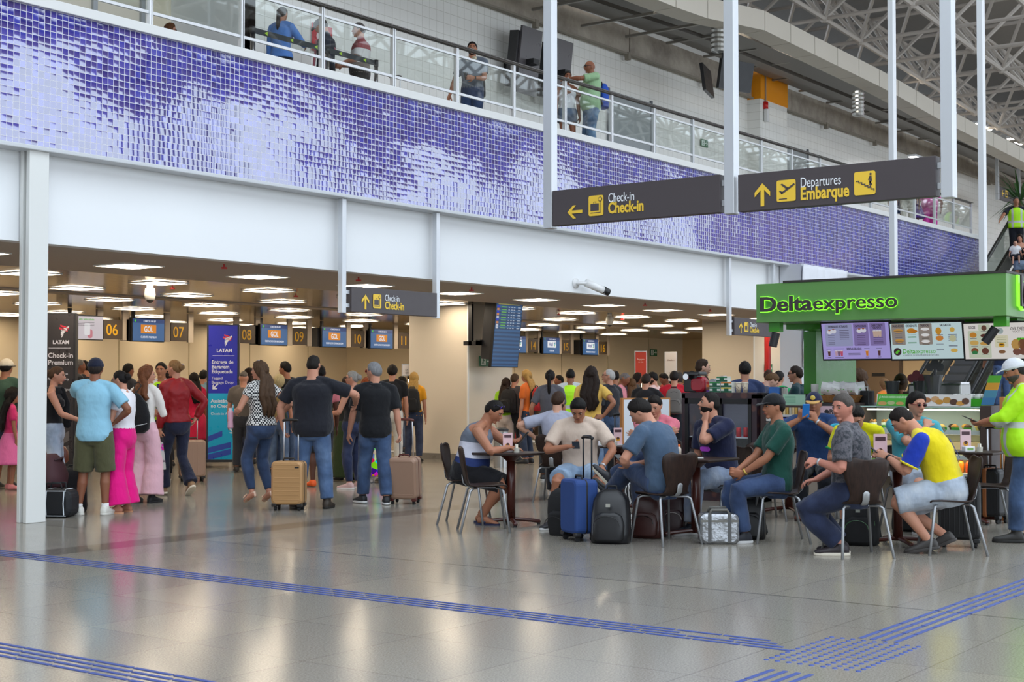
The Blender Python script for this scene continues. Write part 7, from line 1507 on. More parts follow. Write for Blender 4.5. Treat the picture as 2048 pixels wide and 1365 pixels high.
p = wpos(q, (0, -.24, .86)); t = thing('drawstring_bag', 'black drawstring bag on the back of the woman in pale pink trousers', 'bag', p, q.rz); MB().loft([(np.array((0, 0, z)), np.array((.19 * k, 0, 0)), np.array((0, .075 * k, 0)), .7) for z, k in ((0, .6), (.05, .95), (.2, 1), (.36, .8), (.46, .35), (.49, .15))], 22).build('bag_body', cloth('16161a', bump=.7), t, smooth=True); MB().tube([(-.18, -.05, .12), (0, -.085, .08), (.18, -.05, .12)], .005).build('piping', M('c8ccd0', .5), t); MB().tube([(0, .0, .48), (-.05, .05, .60), (0, .09, .62), (.05, .05, .58), (0, 0, .48)], .007).build('cord', M('101012', .6), t)
q = person('man in a hi-vis vest, white shirt and tie facing the camera', (322, 962), 183, hh(723, 962), SK2, hair='short', hc='14100e', top=('long', cloth('e6e6ee')), bottom=('jeans', cloth('1a1b22')), vest=HIV, rh=(.12, .3, 1.05), lh=(-.1, .3, 1.05))
c_, (X, Y, U) = q.sp(.7); MB().prism([(-.022, -.30), (.022, -.30), (.034, .02), (.018, .13), (-.018, .13), (-.034, .02)], c_ + Y * .165, X, U, -.012).build('tie', M('24386a', .6), q.o)
q = person('woman in a red leather jacket and dark flared jeans walking away to the left', (353, 992), 318, 1.79, SK1, fem=True, w=1.0, hair='bun', hc='7a5c3c', head=(-28, 0), side=-2, lh=(-.22, .05, .84), rh=(.24, -.05, 1.0), re=(1, -.4, 0), top=('jacket', NT('red_leather').set(col=lin('8c141c'), rough=.5, spec=.35), dict(hem=.02, sl=1.9, e=.026, se=.022, disp=.03, name='jacket', collar=True)), bottom=('flare', den('1c2340', '2a3050')), lf=(-.08, .22, 0, -5), rf=(.10, -.20, .03, 10, 30), rk=(.05, 1, .2), shoes=('shoe', '8a6a4a', 'e6dcc8'), curl=(1.2, .5), extras=(('watch', 'L', 'c8a868'),))
MB().ell(q.H((0, -.115, .04)), (.03, .02, .025), 10).build('hair_claw', M('b8b0d8', .2), q.o, smooth=True)
p = wpos(q, (-.20, .10, .34)); t = thing('paper_bag', 'white paper shopping bag printed with flowers held by the woman in red leather', 'bag', p, q.rz + .55); MB().bb(-.16, .16, -.05, .05, 0, .36).build('bag_body', M('e2dcd8', .5), t, bevel=.004)
for y in (-.045, .045): MB().tube([(-.05, y, .35), (-.035, y * .4, .46), (.035, y * .4, .46), (.05, y, .35)], .006).build('handle', M('efe8e0', .5), t, smooth=True)
rb = random.Random(9); mb = MB()
for sgn in (1, -1):
    for k in range(14): mb.cyl((rb.uniform(-.06, .06), sgn * .05, .2 + rb.uniform(0, .11)), (0, sgn * .0515, .25), .012, .012, 8) if False else mb.ell((rb.gauss(0, .035), sgn * .0505, .27 + rb.gauss(0, .03)), (.016, .0015, .016), 8)
mb.build('flower_print', cloth('d89a4c', kind='floral'), t)['kind'] = 'stuff'
o_ = text('marialuiza', .05, (0, 0, 0), FACE_Y, M('6a4060', .5), None, align='CENTER'); o_.parent = t; o_.matrix_local = fm((0, -.0505, .1), (1.0, 0, 0), Z3)
o_ = text('marialuiza', .05, (0, 0, 0), FACE_Y, M('6a4060', .5), None, align='CENTER'); o_.parent = t; o_.matrix_local = fm((0, .0505, .1), (-1.0, 0, 0), Z3)
# ---- middle group
q = person('woman in a checked blouse, jeans and metallic heels facing left', (522, 1013), 312, 1.68, SK1, fem=True, hair='wavy', hc='4a3626', head=(-32, 0), w=1.08, z0=.055, lh=(-.18, .26, 1.08), rh=(.25, .0, 1.0), le=(-.6, -.8, -.2), curl=(1.0, .4), top=('tee', cloth('e2e0dc', '26282c', 'check'), dict(hem=.04, sl=.35, e=.02, flare=.03)), bottom=('slim', den('2b456e', '3a5a88'), dict(rise=.2)), lf=(-.09, .06, 0, 0, 22), rf=(.08, -.05, 0, 12, 22), shoes=('heel', 'cfae98', 'c0a0a0'), extras=(('hair_len', .34), ('watch', 'L', 'd8c8b0')))
MB().ell(q.H((0, .0, .128)), (.035, .02, .012), 10).build('hair_clip', M('c8c4c8', .3), q.o, smooth=True)
p = wpos(q, (-.20, .34, .99)); t = thing('pink_bottle', 'pink sports bottle held by the woman in the checked blouse', 'bottle', p); MB().lathe((0, 0, -.12), [(.032, 0), (.036, .02), (.03, .1), (.036, .16), (.034, .2), (.02, .215)], 16).build('body', M('d8a4b8', .25), t, smooth=True); MB().cyl((0, 0, .09), (0, 0, .125), .024).build('cap', M('e8d8e0', .4), t)
q = person('big man in a black T-shirt and blue jeans, back to the camera', (624, 1018), 6, 1.80, SK1, w=1.24, belly=.5, hair='fade', hc='1c1815', head=(6, 0), lh=(-.36, .06, .93), le=(-1, -.3, .1), rh=(.44, .34, 1.22), re=(1, .1, -.25), curl=(1.2, .6), top=('tee', cloth('1e1f27'), dict(hem=-.20, e=.026, flare=.03, sl=.72, se=.022)), bottom=('jeans', den('3c6192', '5a80b0'), dict(e=.016)), lf=(-.17, -.03, 0, -30), rf=(.17, .04, 0, 4), shoes=('boot', '33291f', '1c1814'))
person('grey-haired woman with glasses in a black top turned to the left', (708, 978), 300, hh(739, 978), SK1, fem=True, hair='bun', hc='8a8580', head=(-20, 0), w=1.15, top=('sleeveless', cloth('131316'), dict(hem=-.05)), bottom=('slim', den('1e2a50')), shoes=('shoe', 'c8a4a0', 'e4dcd8'), glasses=('clear', '2a2426'), lh=(-.16, .3, 1.05))
person('man in a black polo with red-framed sunglasses, back to the camera', (750, 1009), 345, hh(722, 1010), SK1, w=1.08, hair='short', hc='7a7a7c', head=(-42, 0), lh=(-.30, .12, .86), rh=(.29, -.06, .84), curl=(.5, 1.2), top=('polo', cloth('16171b'), dict(hem=-.20, e=.026, flare=.03, sl=.8, se=.024)), bottom=('jeans', den('31517e', '4a6c9c'), dict(e=.018)), lf=(-.13, .14, 0, -20), rf=(.12, -.12, 0, 6), shoes=('shoe', '17181c', 'dcdcdc'), glasses=('120c0c', 'b02424'))
person('man in orange sneakers half hidden behind the big man in black', (640, 974), 340, hh(727, 974), SK4, hair='buzz', hc='120e0c', top=('tee', cloth('e08088')), bottom=('shorts', cloth('2a2c34')), shoes=('shoe', 'f0601c', 'e8e8e8'), glasses=('clear', 'e8e8e8'), head=(20, 0), lod=1)
person('woman in a long dark green skirt behind the grey-haired woman', (694, 962), 330, 1.58, SK2, fem=True, hair='bun', hc='2a1c16', top=('tee', cloth('2a2c2a')), bottom=('skirt', cloth('3a4a2a', 'x' and '2c3a20', 'rib'), dict(ln=.78, flare=.04)), shoes=('shoe', '1c1c1c', '2c2c2c'), lod=1)
person('woman in a bright floral dress behind the man with red glasses', (750, 966), 320, 1.55, SK1, fem=True, hair='bob', hc='6a3a20', top=('sleeveless', cloth('e04878', kind='floral')), bottom=('skirt', cloth('e05080', kind='floral'), dict(ln=.72, flare=.06, name='dress')), shoes=('shoe', 'd8d0c8', 'e8e8e8'), lod=1)
# ---- queue behind them
FAR = [
    # u, top, feet, facing, label, kwargs
    (388, 744, 932, 330, 'woman in a raspberry dress with long black hair by the belt barrier', dict(fem=True, hair='long', hc='15100e', sk=SK2, top=('tee', cloth('d8244c'), dict(hem=-.1)), bottom=('skirt', cloth('d8244c'), dict(ln=.42, name='dress')))),
    (405, 739, 922, 10, 'man in a pale blue shirt beside the blue totem, back to the camera', dict(sk=SK1, top=('tee', cloth('8fb4c0')), bottom=('jeans', cloth('3a332c')))),
    (252, 725, 935, 40, 'black-haired man behind the woman in pink trousers', dict(sk=SK3, top=('tee', cloth('3a3a40')), bottom=('jeans', den('2c3a56')))),
    (292, 728, 930, 20, 'ginger-haired woman deep in the left queue', dict(fem=True, hair='wavy', hc='a0602c', sk=SK1, top=('tee', cloth('c86a3c')), bottom=('jeans', cloth('c05a38')))),
    (153, 716, 935, 60, 'older man with grey hair just right of the charcoal totem', dict(sk=SK3, hair='receding', hc='6a6460', top=('tee', cloth('1c1c20')), bottom=('jeans', cloth('22242a')))),
    (170, 719, 925, 300, 'man with short black hair left of the navy cap', dict(sk=SK2, top=('tee', cloth('24262c')), bottom=('jeans', den('2c3a56')))),
    (340, 738, 935, 270, 'person in a coral top behind the hi-vis vest, left queue', dict(fem=True, hair='bob', hc='1a1412', sk=SK2, top=('tee', cloth('d0745c')), bottom=('jeans', cloth('22242c')))),
    (486, 741, 945, 355, 'balding man in a taupe shirt right of the blue totem', dict(sk=SK1, hair='ring', hc='5a524c', top=('tee', cloth('6a625c')), bottom=('jeans', cloth('3a3c44')))),
    (500, 734, 930, 300, 'dark-haired woman behind the balding man in taupe', dict(fem=True, hair='long', hc='2a1c16', sk=SK2, top=('tee', cloth('48484e')), bottom=('jeans', den('2c3a56')))),
    (572, 721, 948, 320, 'man in a black T-shirt looking left above the tan backpack', dict(sk=SK2, head=(-30, 0), top=('tee', cloth('17181c')), bottom=('jeans', den('3a567e')))),
    (556, 748, 950, 8, 'blond woman wearing a tan backpack', dict(fem=True, hair='bob', hc='b0a078', sk=SK1, top=('tee', cloth('3c4a3a')), bottom=('jeans', den('4a6a94')), pack=('tan camouflage backpack on the blond woman in the queue', '8a7448'))),
    (732, 757, 925, 10, 'red-haired child-sized woman behind the grey-haired woman', dict(fem=True, hair='curly', hc='7a3a1c', sk=SK1, top=('tee', cloth('a8a4a0')), bottom=('jeans', den('3a567e')))),
    (784, 729, 935, 2, 'man in a black T-shirt with a topknot left of the LA 3701 sign', dict(sk=SK1, hair='thick', hc='1a1614', top=('tee', cloth('18191d')), bottom=('jeans', cloth('d8d4cc')))),
    (827, 743, 925, 5, 'blond woman in a mustard top wearing a black backpack by the LA 3701 sign', dict(fem=True, hair='long', hc='b08a4c', sk=SK1, top=('tee', cloth('e09a1c')), bottom=('jeans', den('2c3a5a')), pack=('black backpack on the blond woman in the mustard top', '17171a'))),
    (843, 748, 912, 200, 'person in a green shirt at the edge of the beige column', dict(fem=True, hair='bob', hc='5a3420', sk=SK3, top=('tee', cloth('1f9a58')), bottom=('jeans', cloth('1c1c20')))),
    (806, 752, 905, 250, 'dark-haired woman deep behind the LA 3701 sign', dict(fem=True, hair='long', hc='15100e', sk=SK1, top=('tee', cloth('c8a49a')), bottom=('jeans', den('3a567e')))),
    (1011, 755, 925, 20, 'woman in a lime green top right of the beige column', dict(fem=True, hair='long', hc='2a1c14', sk=SK1, top=('tee', cloth('a4dc2c')), bottom=('jeans', cloth('d8c8c0')))),
    (1028, 746, 925, 30, 'man in charcoal wearing a black backpack right of the lime green top', dict(sk=SK1, hair='receding', hc='4a3a2c', top=('tee', cloth('4a4648')), bottom=('jeans', cloth('22242a')), pack=('black backpack on the man in charcoal', '16161a'))),
    (1056, 738, 928, 300, 'blond woman in orange wearing a red backpack', dict(fem=True, hair='long', hc='a8844c', sk=SK1, top=('tee', cloth('e0702c')), bottom=('jeans', den('2c3a56')), pack=('red backpack on the blond woman in orange', 'a81c24'))),
    (1121, 750, 912, 250, 'small dark-haired man between the ponytail and the hi-vis vest', dict(sk=SK3, top=('tee', cloth('6a6a4a')), bottom=('jeans', cloth('22242a')))),
    (1191, 744, 908, 300, 'man in a red shirt behind the woman in yellow', dict(sk=SK3, top=('tee', cloth('c81c24')), bottom=('jeans', cloth('22242a')))),
    (1231, 740, 925, 350, 'dark-haired man just right of the older man in the dark polo', dict(sk=SK2, top=('tee', cloth('3a3438')), bottom=('jeans', den('2c3a56')))),
    (1242, 742, 935, 100, 'man in a pink T-shirt looking at his phone in the queue', dict(sk=SK3, hair='buzz', hc='6a6260', head=(10, 25), rh=(.1, .32, 1.15), lh=(-.08, .3, 1.12), top=('tee', cloth('e08a94')), bottom=('jeans', den('2c3a56')))),
    (1264, 756, 935, 355, 'long-haired woman in a teal strappy top, back to the camera', dict(fem=True, hair='long', hc='5a3c22', sk=SK1, top=('cami', cloth('5aa4a8')), bottom=('jeans', den('3a567e')), hl=.38)),
    (1273, 744, 915, 90, 'dark-haired woman between the teal top and the red leaflet sign', dict(fem=True, hair='long', hc='1a1210', sk=SK3, top=('tee', cloth('3a3a40')), bottom=('jeans', cloth('22242a')))),
    (1292, 747, 940, 20, 'man in a black T-shirt behind the red leaflet sign, back to the camera', dict(sk=SK1, hc='2a1e18', w=1.1, rh=(.3, .25, 1.1), top=('tee', cloth('1c1a1e')), bottom=('jeans', cloth('22242a')))),
    (1310, 743, 930, 300, 'man in a pale pink shirt with a dark strap between the two leaflet signs', dict(sk=SK1, head=(-20, 5), beard='2a1e18', top=('tee', cloth('e4bcb4')), bottom=('jeans', cloth('4a4a52')))),
    (1300, 750, 915, 350, 'man in a white shirt behind the pale pink shirt', dict(sk=SK1, top=('tee', cloth('c8ccd4')), bottom=('jeans', cloth('2a2c34')))),
    (1334, 743, 915, 240, 'man with glasses looking down left of the red shirt', dict(sk=SK3, head=(0, 30), top=('tee', cloth('b83a2c')), bottom=('jeans', cloth('2a2c34')))),
    (1349, 741, 935, 8, 'man in a red shirt wearing a grey backpack', dict(sk=SK1, w=1.15, hc='1a1412', top=('tee', cloth('c0182c')), bottom=('jeans', cloth('2a2c34')), pack=('grey backpack on the man in the red shirt', '6a6460'))),
    (1359, 742, 915, 330, 'grey-haired person in an orange print top right of the red shirt', dict(fem=True, hair='bob', hc='4a4440', sk=SK2, top=('tee', cloth('d0603c')), bottom=('jeans', cloth('2a2c34')))),
    (1384, 741, 918, 10, 'dark-haired man behind the young man at the coffee machine', dict(sk=SK2, top=('tee', cloth('33353c')), bottom=('jeans', cloth('2a2c34')))),
    (1411, 750, 915, 195, 'bearded man facing the camera beside the tea boxes', dict(sk=SK2, beard='1a1412', hair='buzz', hc='2a2220', top=('tee', cloth('d8682c')), bottom=('jeans', cloth('2a2c34')))),
    (1538, 737, 945, 10, 'person in a hi-vis vest with a hair bun behind the till', dict(fem=True, hair='bun', hc='3a2418', sk=SK2, top=('tee', cloth('e4e4e8')), bottom=('jeans', cloth('22242a')), vest=HIV)),
    (1557, 741, 955, 40, 'man in a bright green polo behind the blue snack bag', dict(sk=SK1, hc='14100e', top=('polo', cloth('1fa45c')), bottom=('jeans', cloth('2a2c34')), near=1)),
    (1772, 757, 925, 330, 'person in an orange top behind the coffee grinders', dict(fem=True, hair='bob', hc='7a5a3c', sk=SK1, top=('tee', cloth('e0802c')), bottom=('jeans', cloth('2a2c34')))),
]
for u, vt, vf, a, lab, k in FAR:
    pack = k.pop('pack', None); near = k.pop('near', 0); hl = k.pop('hl', .22)
    q = person(lab, (u, vf), a, hh(vt, vf), lod=0 if near else 1, shoes=('shoe', '2a2a2c', 'd8d8d8'), extras=(('hair_len', hl),), **k)
    if pack: wear_pack(q, a, pack[0], pack[1])
# ---- standing behind the cafe tables
person('woman with a long dark ponytail in a grey T-shirt, back to the camera', (1100, 962), 8, hh(737, 962), SK2, fem=True, hair='pony', hc='15100f', top=('tee', cloth('5c5a60'), dict(e=.024, sl=.7)), bottom=('jeans', cloth('2a2c30')), shoes=('shoe', '1c1c1e', 'd8d8d8'), extras=(('hair_len', .42),), lh=(-.28, .05, .88))
person('man in a hi-vis vest seen from behind beside the yellow top', (1141, 945), 4, hh(735, 945), SK3, hair='buzz', hc='14100e', top=('tee', cloth('c8ccd0')), bottom=('jeans', cloth('24262c')), vest=HIV, w=1.1)
q = person('woman in a yellow top and jeans with long wavy hair, back to the camera', (1182, 972), 12, hh(731, 972), SK2, fem=True, hair='wavy', hc='241812', top=('tee', cloth('e8bc5c'), dict(hem=.06, sl=.55, se=.02)), bottom=('jeans', den('5a7ea8', '7a9cc4'), dict(rise=.18)), shoes=('shoe', '3a3a3c', 'd8d8d8'), extras=(('hair_len', .30),), rh=(.20, -.14, 1.0), re=(1, -.4, 0), pn=(None, (0, -1, .2)), hd=(None, (-1, -.1, -.1)), curl=(.3, .6), w=1.05)
person('older grey-haired man with glasses in a dark polo looking left', (1220, 955), 318, hh(737, 955), SK1, hair='receding', hc='a8a4a0', head=(-40, -8), top=('polo', cloth('26262c'), dict(sl=.8, se=.02)), bottom=('jeans', den('2c4a70')), shoes=('shoe', '2a2a2c', 'd8d8d8'), glasses=('clear', '3a3a3c'))
# ---- behind the counter
def at(u, X): p = onX(u, 760, X); return np.array((p[0], p[1], 0))
person('young man in profile facing right behind the coffee machine', at(1400, 17.0), 82, 1.80, 'd0a48a', hair='quiff', hc='33241a', w=.92, top=('tee', cloth('222226')), bottom=('jeans', cloth('22242a')))
person('man in a dark blue T-shirt seen from behind, right of the tea boxes', at(1490, 17.4), 8, 1.77, SK1, hc='1a1614', top=('tee', cloth('37436a')), bottom=('jeans', cloth('22242a')))
person('fair-haired young man looking down behind the paper cups', at(1522, 18.6), 80, 1.66, 'd8b09a', hair='short', hc='5a4028', head=(5, 42), lean=10, top=('tee', cloth('48506a')), bottom=('jeans', cloth('22242a')))
person('man in a dark teal polo with glasses facing left behind the menu card', at(1596, 18.3), 292, 1.71, SK1, hc='2a1e18', w=1.1, top=('polo', cloth('1f3c44'), dict(sl=.75)), bottom=('jeans', cloth('22242a')), glasses=('clear', '1a1a1c'), beard=None)
person('curly-haired woman in a striped top behind the basket of snack bags', at(1722, 19.5), 290, 1.66, SK1, fem=True, hair='curly', hc='4a3424', top=('tee', cloth('2a3a5c', 'c8ccd4', 'rib')), bottom=('jeans', cloth('22242a')), head=(-10, 0))
q = person('barista in a brown cap and uniform seen from behind', at(1802, 17.6), 10, 1.58, SK2, fem=True, hair='bun', hc='2a1c14', top=('tee', cloth('4a3628')), bottom=('jeans', cloth('22242a')))
mb = MB(); shell(mb, lambda d, az: head_pt(d) * 1.12 + np.array(d) * (.016 if d[2] > -.2 or d[1] < -.2 else -.03), q.H); mb.build('head_cover', cloth('4c3624'), q.o, smooth=True)
q = person('man in a hi-vis shirt and pale cap holding a phone at the right edge', (2056, 1084), 282, 1.70, SK2, hc='2a2624', w=1.25, belly=.5, beard='4a4440', lean=6, cap=('d4d6da', 'c8ccd0'), head=(0, 14), lh=(-.02, .40, 1.10), rh=(.1, .38, 1.08), le=(-.8, -.3, -.4), curl=(.7, .7), pn=((.3, .2, 1), (-.3, .2, 1)), top=('long', HIV, dict(e=.034, sl=1.45, se=.03, hem=-.2, flare=.08)), bottom=('jeans', den('31527e')), lf=(-.12, .12, 0, 0), rf=(.12, -.1, 0, 0), shoes=('boot', '2a2826', '1a1816'))
phone(wpos(q, (.02, .50, 1.13)), q.rz, 'phone held by the man in the hi-vis shirt at the right edge', rx=.4)
# ---- seated at the tables
def seat(k): return np.array(CH[k].location)
TK = bands('banded_tank_top', [(0.0, '23356c'), (.70, 'd0d0de'), (.86, '666e7c')], .10)
q = person('seated man in a grey, white and navy tank top at the left table', seat('A'), 104, 1.73, SK2, sit=True, w=1.22, belly=.75, lean=24, hunch=10, head=(6, 30), hc='15110f', hair='short', rh=(.10, .50, .80), re=(.9, -.1, -.6), lh=(-.04, .52, .86), le=(-.8, .1, -.5), hd=((.3, 1, .25), (-.35, 1, 0)), pn=((.6, 0, .9), (-.2, 0, -1)), curl=(.8, .4), top=('tank', TK, dict(hem=-.08, e=.014)), bottom=('shorts', cloth('16151a'), dict(e=.024)), lf=(-.10, .14, 0, 6), rf=(.12, .22, 0, 12), shoes=('flip', '23284a'), glasses=('5a3ad0', '2a2440', .078, -.035))
phone(wpos(q, (-.01, .63, .90)), q.rz, 'phone in the hand of the man in the tank top', rx=.9)
q = person('seated man in a beige T-shirt looking down at his phone', seat('C'), 186, 1.74, SK2, sit=True, w=1.06, lean=4, hunch=12, head=(4, 42), hc='120f0e', rh=(.10, .27, .82), lh=(-.24, .34, .62), re=(.9, -.1, -.5), le=(-.9, -.1, -.2), hd=((.3, 1, -.3), (-.9, .6, .15)), pn=((.2, -.2, -1), (-.2, .6, .9)), curl=(.4, .7), top=('tee', cloth('d4bfae'), dict(e=.024, sl=.72, se=.022)), bottom=('shorts', den('86aad0', 'b8d0e4'), dict(e=.024, ln=.86)), lf=(-.30, .42, 0, -20), rf=(.26, .40, 0, 25), shoes=('shoe', '222226', 'd8d8d8'), extras=(('watch', 'L', 'b8b8bc'),))
phone(wpos(q, (.02, .36, .84)), q.rz, 'dark phone in the hand of the man in the beige T-shirt', rx=.5)
person('seated brown-haired man in a light grey T-shirt, back to the camera', seat('D'), 12, 1.76, 'c89a7c', sit=True, lean=4, hunch=8, head=(12, 8), hc='3a281c', beard='3a281c', lh=(-.30, .10, .80), le=(-1, -.5, .2), rh=(.12, .34, .82), top=('tee', cloth('a8aabc'), dict(e=.024, sl=.74, se=.022)), bottom=('jeans', cloth('2a2c34')), shoes=('shoe', 'd8d8d8', 'e8e8e8'))
q = person('seated man in a pink T-shirt with folded arms, face hidden', seat('O'), 200, 1.74, SK1, sit=True, lean=8, hunch=8, head=(0, 25), hc='1c1512', lh=(.14, .27, .90), rh=(-.14, .29, .93), le=(-.9, .3, -.6), re=(.9, .3, -.6), hd=((1, .1, .2), (-1, .1, .25)), pn=((0, -1, .1), (0, -1, .1)), curl=(.15, .2), top=('tee', cloth('d67484'), dict(e=.022, sl=.7, se=.022)), bottom=('jeans', den('2c3a5a')), shoes=('shoe', 'd8d8d8', 'e8e8e8'))
c_, (X, Y, U) = q.sp(.62); MB().prism([(-.05, -.07), (.05, -.07), (.055, 0), (.035, .05), (.04, .09), (.02, .07), (0, .09), (-.01, .05), (-.04, .02), (-.035, -.02)], c_ + Y * .175 - X * .05, X, U, -.012).build('shirt_print', M('5a2434', .8), q.o)
q = person('seated man in a slate blue T-shirt with crossed legs, back to the camera', seat('E'), 322, 1.78, SK1, sit=True, w=1.04, lean=10, hunch=22, head=(-34, 38), hc='17120f', hair='thick', twist=-16, lh=(-.20, .30, .70), rh=(-.10, .36, .70), le=(-1, -.3, -.5), re=(.9, -.3, -.5), hd=((.3, .9, .5), (-.3, .9, .4)), pn=((.9, -.1, .3), (-.9, -.1, .3)), curl=(.8, .8), top=('tee', cloth('465a72'), dict(e=.024, sl=.72, se=.022)), bottom=('jeans', den('27406a', '3a5a88'), dict(e=.018)), lf=(.03, .78, .33, -20, -50), rf=(.02, .74, .48, -30, -45), lk=(-.1, .2, 1), rk=(.3, .1, 1), shoes=('shoe', '26272b', 'c8c0ac'))
phone(wpos(q, (-.16, .42, .75)), q.rz, 'dark phone in the hands of the man in slate blue', rx=.6)
q = person('seated bearded man in a navy T-shirt covering his mouth with his hand', seat('F'), 240, 1.80, SK1, sit=True, w=1.1, lean=12, hunch=6, head=(28, -10), hc='17120f', hair='fade', beard='1c1512', lh=(-.03, .24, 1.08), le=(-.55, .9, -1), rh=(.14, .34, .66), hd=((.25, -.15, 1), None), pn=((.1, -1, 0), None), curl=(.35, .4), top=('tee', cloth('1d2240'), dict(e=.024, sl=.72, se=.022)), bottom=('jeans', den('8aa0c4', 'b4bcc8'), dict(e=.022)), lf=(-.14, .50, 0, 0), rf=(.2, .40, 0, 20), shoes=('shoe', '1a1e2a', 'd8d8d8'))
c_, (X, Y, U) = q.sp(.55); MB().prism(rsq(-.07, -.022, .07, .022, .02), c_ + Y * .158, X, U, -.014).build('shirt_print', M('c44ae0', .6), q.o)
person('seated man in a dark green T-shirt and black cap facing left', seat('H'), 262, 1.74, SK2, sit=True, lean=-4, hunch=6, head=(-6, 2), hc='17120f', beard=None, cap=('17171a', '17171a'), lh=(-.06, .36, .64), rh=(.08, .38, .65), le=(-.8, -.5, -.3), hd=((.5, .9, -.1), (-.5, .9, 0)), curl=(.8, .8), top=('tee', cloth('17493e'), dict(e=.022, sl=.72, se=.02)), bottom=('jeans', den('2a4676', '3a5a8c')), lf=(-.08, .36, 0, -5), rf=(.12, .40, 0, 5), shoes=('shoe', '2a2c34', 'd8d8d8'), extras=(('watch', 'L', 'c8a850'),))
q = person('seated man in a navy polo and cap filming with a blue phone', seat('I'), 196, 1.78, SK2, sit=True, w=1.12, belly=.3, lean=10, hunch=8, head=(2, 6), hc='1a1614', cap=('1d2340', 'c89a58'), lh=(-.03, .33, 1.06), rh=(.14, .36, 1.08), le=(-1, .1, -.6), re=(1, .1, -.6), hd=((.35, .2, .9), (-.2, .4, .9)), pn=((.6, -.8, 0), (-.6, -.8, 0)), curl=(.8, .8), top=('polo', cloth('1f3a66'), dict(e=.026, sl=.74, se=.024, cmat=M('2f9ad0', .7), trim=M('3ab4d8', .7))), bottom=('jeans', cloth('14161e')), shoes=('boot', '5a2e1c', '2a1a14'), extras=(('watch', 'L', 'c0c2c6'),))
phone(wpos(q, (.07, .42, 1.17)), q.rz + .2, 'bright blue phone held up by the man in the navy polo', '2a7cd0', rx=1.2)
MB().ell(q.H((0, .118, .078)), (.028, .006, .026), 12, q.HR).build('cap_badge', M('c8b050', .5), q.o, smooth=True)
SHIRT = cloth('2f3238', '5c5a60', 'pattern')
person('seated grey-haired man in a patterned charcoal shirt looking left over his arm', seat('J'), 296, 1.78, 'bc7e68', sit=True, w=1.1, belly=.4, lean=4, hunch=6, head=(-62, 6), hc='4a4440', hair='short', hw=1.06, lh=(-.20, .28, .80), rh=(.06, .36, .63), le=(-.5, -1, -.2), re=(.6, -.6, -.4), hd=((.1, 1, .1), (-.2, 1, -.2)), pn=((.6, 0, -.8), (0, 0, -1)), curl=(1.0, .6), top=('tee', SHIRT, dict(e=.026, sl=.78, se=.024, collar=True)), bottom=('jeans', den('1e2a4c', '2a3a60'), dict(e=.026)), lf=(-.05, .13, 0, -20), rf=(.10, .16, 0, 10), shoes=('shoe', '2a2226', 'd8d0c0'), extras=(('watch', 'L', 'b8bcc0'),))
YJ = cloth('e4cf10'); BS = cloth('1f3cae')
q = person('seated man in a yellow jersey with blue sleeves leaning on the table', seat('K'), 290, 1.78, SK1, sit=True, w=1.14, belly=.2, lean=26, hunch=22, head=(0, 44), hc='1c1512', hair='quiff', lh=(-.06, .52, .82), rh=(.08, .55, .83), le=(-.6, -.3, -1), re=(.8, -.2, -1), hd=((.4, .9, .35), (-.5, .9, .3)), pn=((.8, 0, -.4), (-.8, 0, -.4)), curl=(.9, .8), top=('tee', YJ, dict(e=.028, sl=.80, se=.024, slmat=BS, hem=-.2, trim=M('e0cc20', .8))), bottom=('shorts', den('a4b4c8', 'c4ccd4'), dict(e=.032, ln=.98)), lf=(-.12, .18, .01, 0, 12), rf=(.08, .06, .02, 10, 25), shoes=('slip', '3c3836', '3c3836'), extras=(('watch', 'L', '1c1c1e'),))
c_, (X, Y, U) = q.sp(.62); B_ = c_ - Y * .168
for s_, z_, up_, m_ in (('RONALDO', .055, .13, M('5a5a48', .7)), ('7', .26, -.15, M('2c3a78', .7))):
    o_ = text(s_, z_, (0, 0, 0), FACE_Y, m_, None, align='CENTER', bold=.003); o_.parent = q.o; N_ = -Y; XX = X; m4 = Matrix(((XX[0], U[0], N_[0], 0), (XX[1], U[1], N_[1], 0), (XX[2], U[2], N_[2], 0), (0, 0, 0, 1))); pp_ = B_ + U * up_ * .9; m4.translation = Vector([float(v) for v in pp_]); o_.matrix_local = m4
phone(wpos(q, (.02, .62, .86)), q.rz, 'phone in the hands of the man in the yellow jersey', rx=.7)
person('seated man in a turquoise polo and dark sunglasses facing the camera', seat('L'), 170, 1.78, SK1, sit=True, w=1.08, belly=.3, lean=6, hunch=6, head=(-8, 6), hc='15110f', hair='thick', glasses=('0c0a0a', '7a1c1c'), rh=(-.03, .30, 1.04), re=(.9, .3, -.8), lh=(-.2, .36, .66), hd=(None, (-.35, -.5, .7)), pn=(None, (-.3, -.9, -.3)), curl=(.5, 1.1), top=('polo', cloth('4aa4b4'), dict(e=.026, sl=.78, se=.026)), bottom=('shorts', cloth('9aa2b0'), dict(e=.03)), lf=(-.12, .42, 0, 0), rf=(.12, .4, 0, 0), shoes=('shoe', '1c1c1e', 'd8d8d8'))
person('seated man in a plain yellow shirt hidden behind the patterned shirt', seat('M'), 200, 1.70, SK1, sit=True, w=1.08, lean=22, hunch=20, head=(0, 45), hc='17120f', rh=(.16, .40, .72), lh=(-.1, .4, .72), curl=(1, 1), top=('tee', cloth('e2dc14'), dict(e=.024, trim=M('1f8a4c', .7))), bottom=('shorts', cloth('2c3a66')), shoes=('shoe', '1c1c1e', 'd8d8d8'))
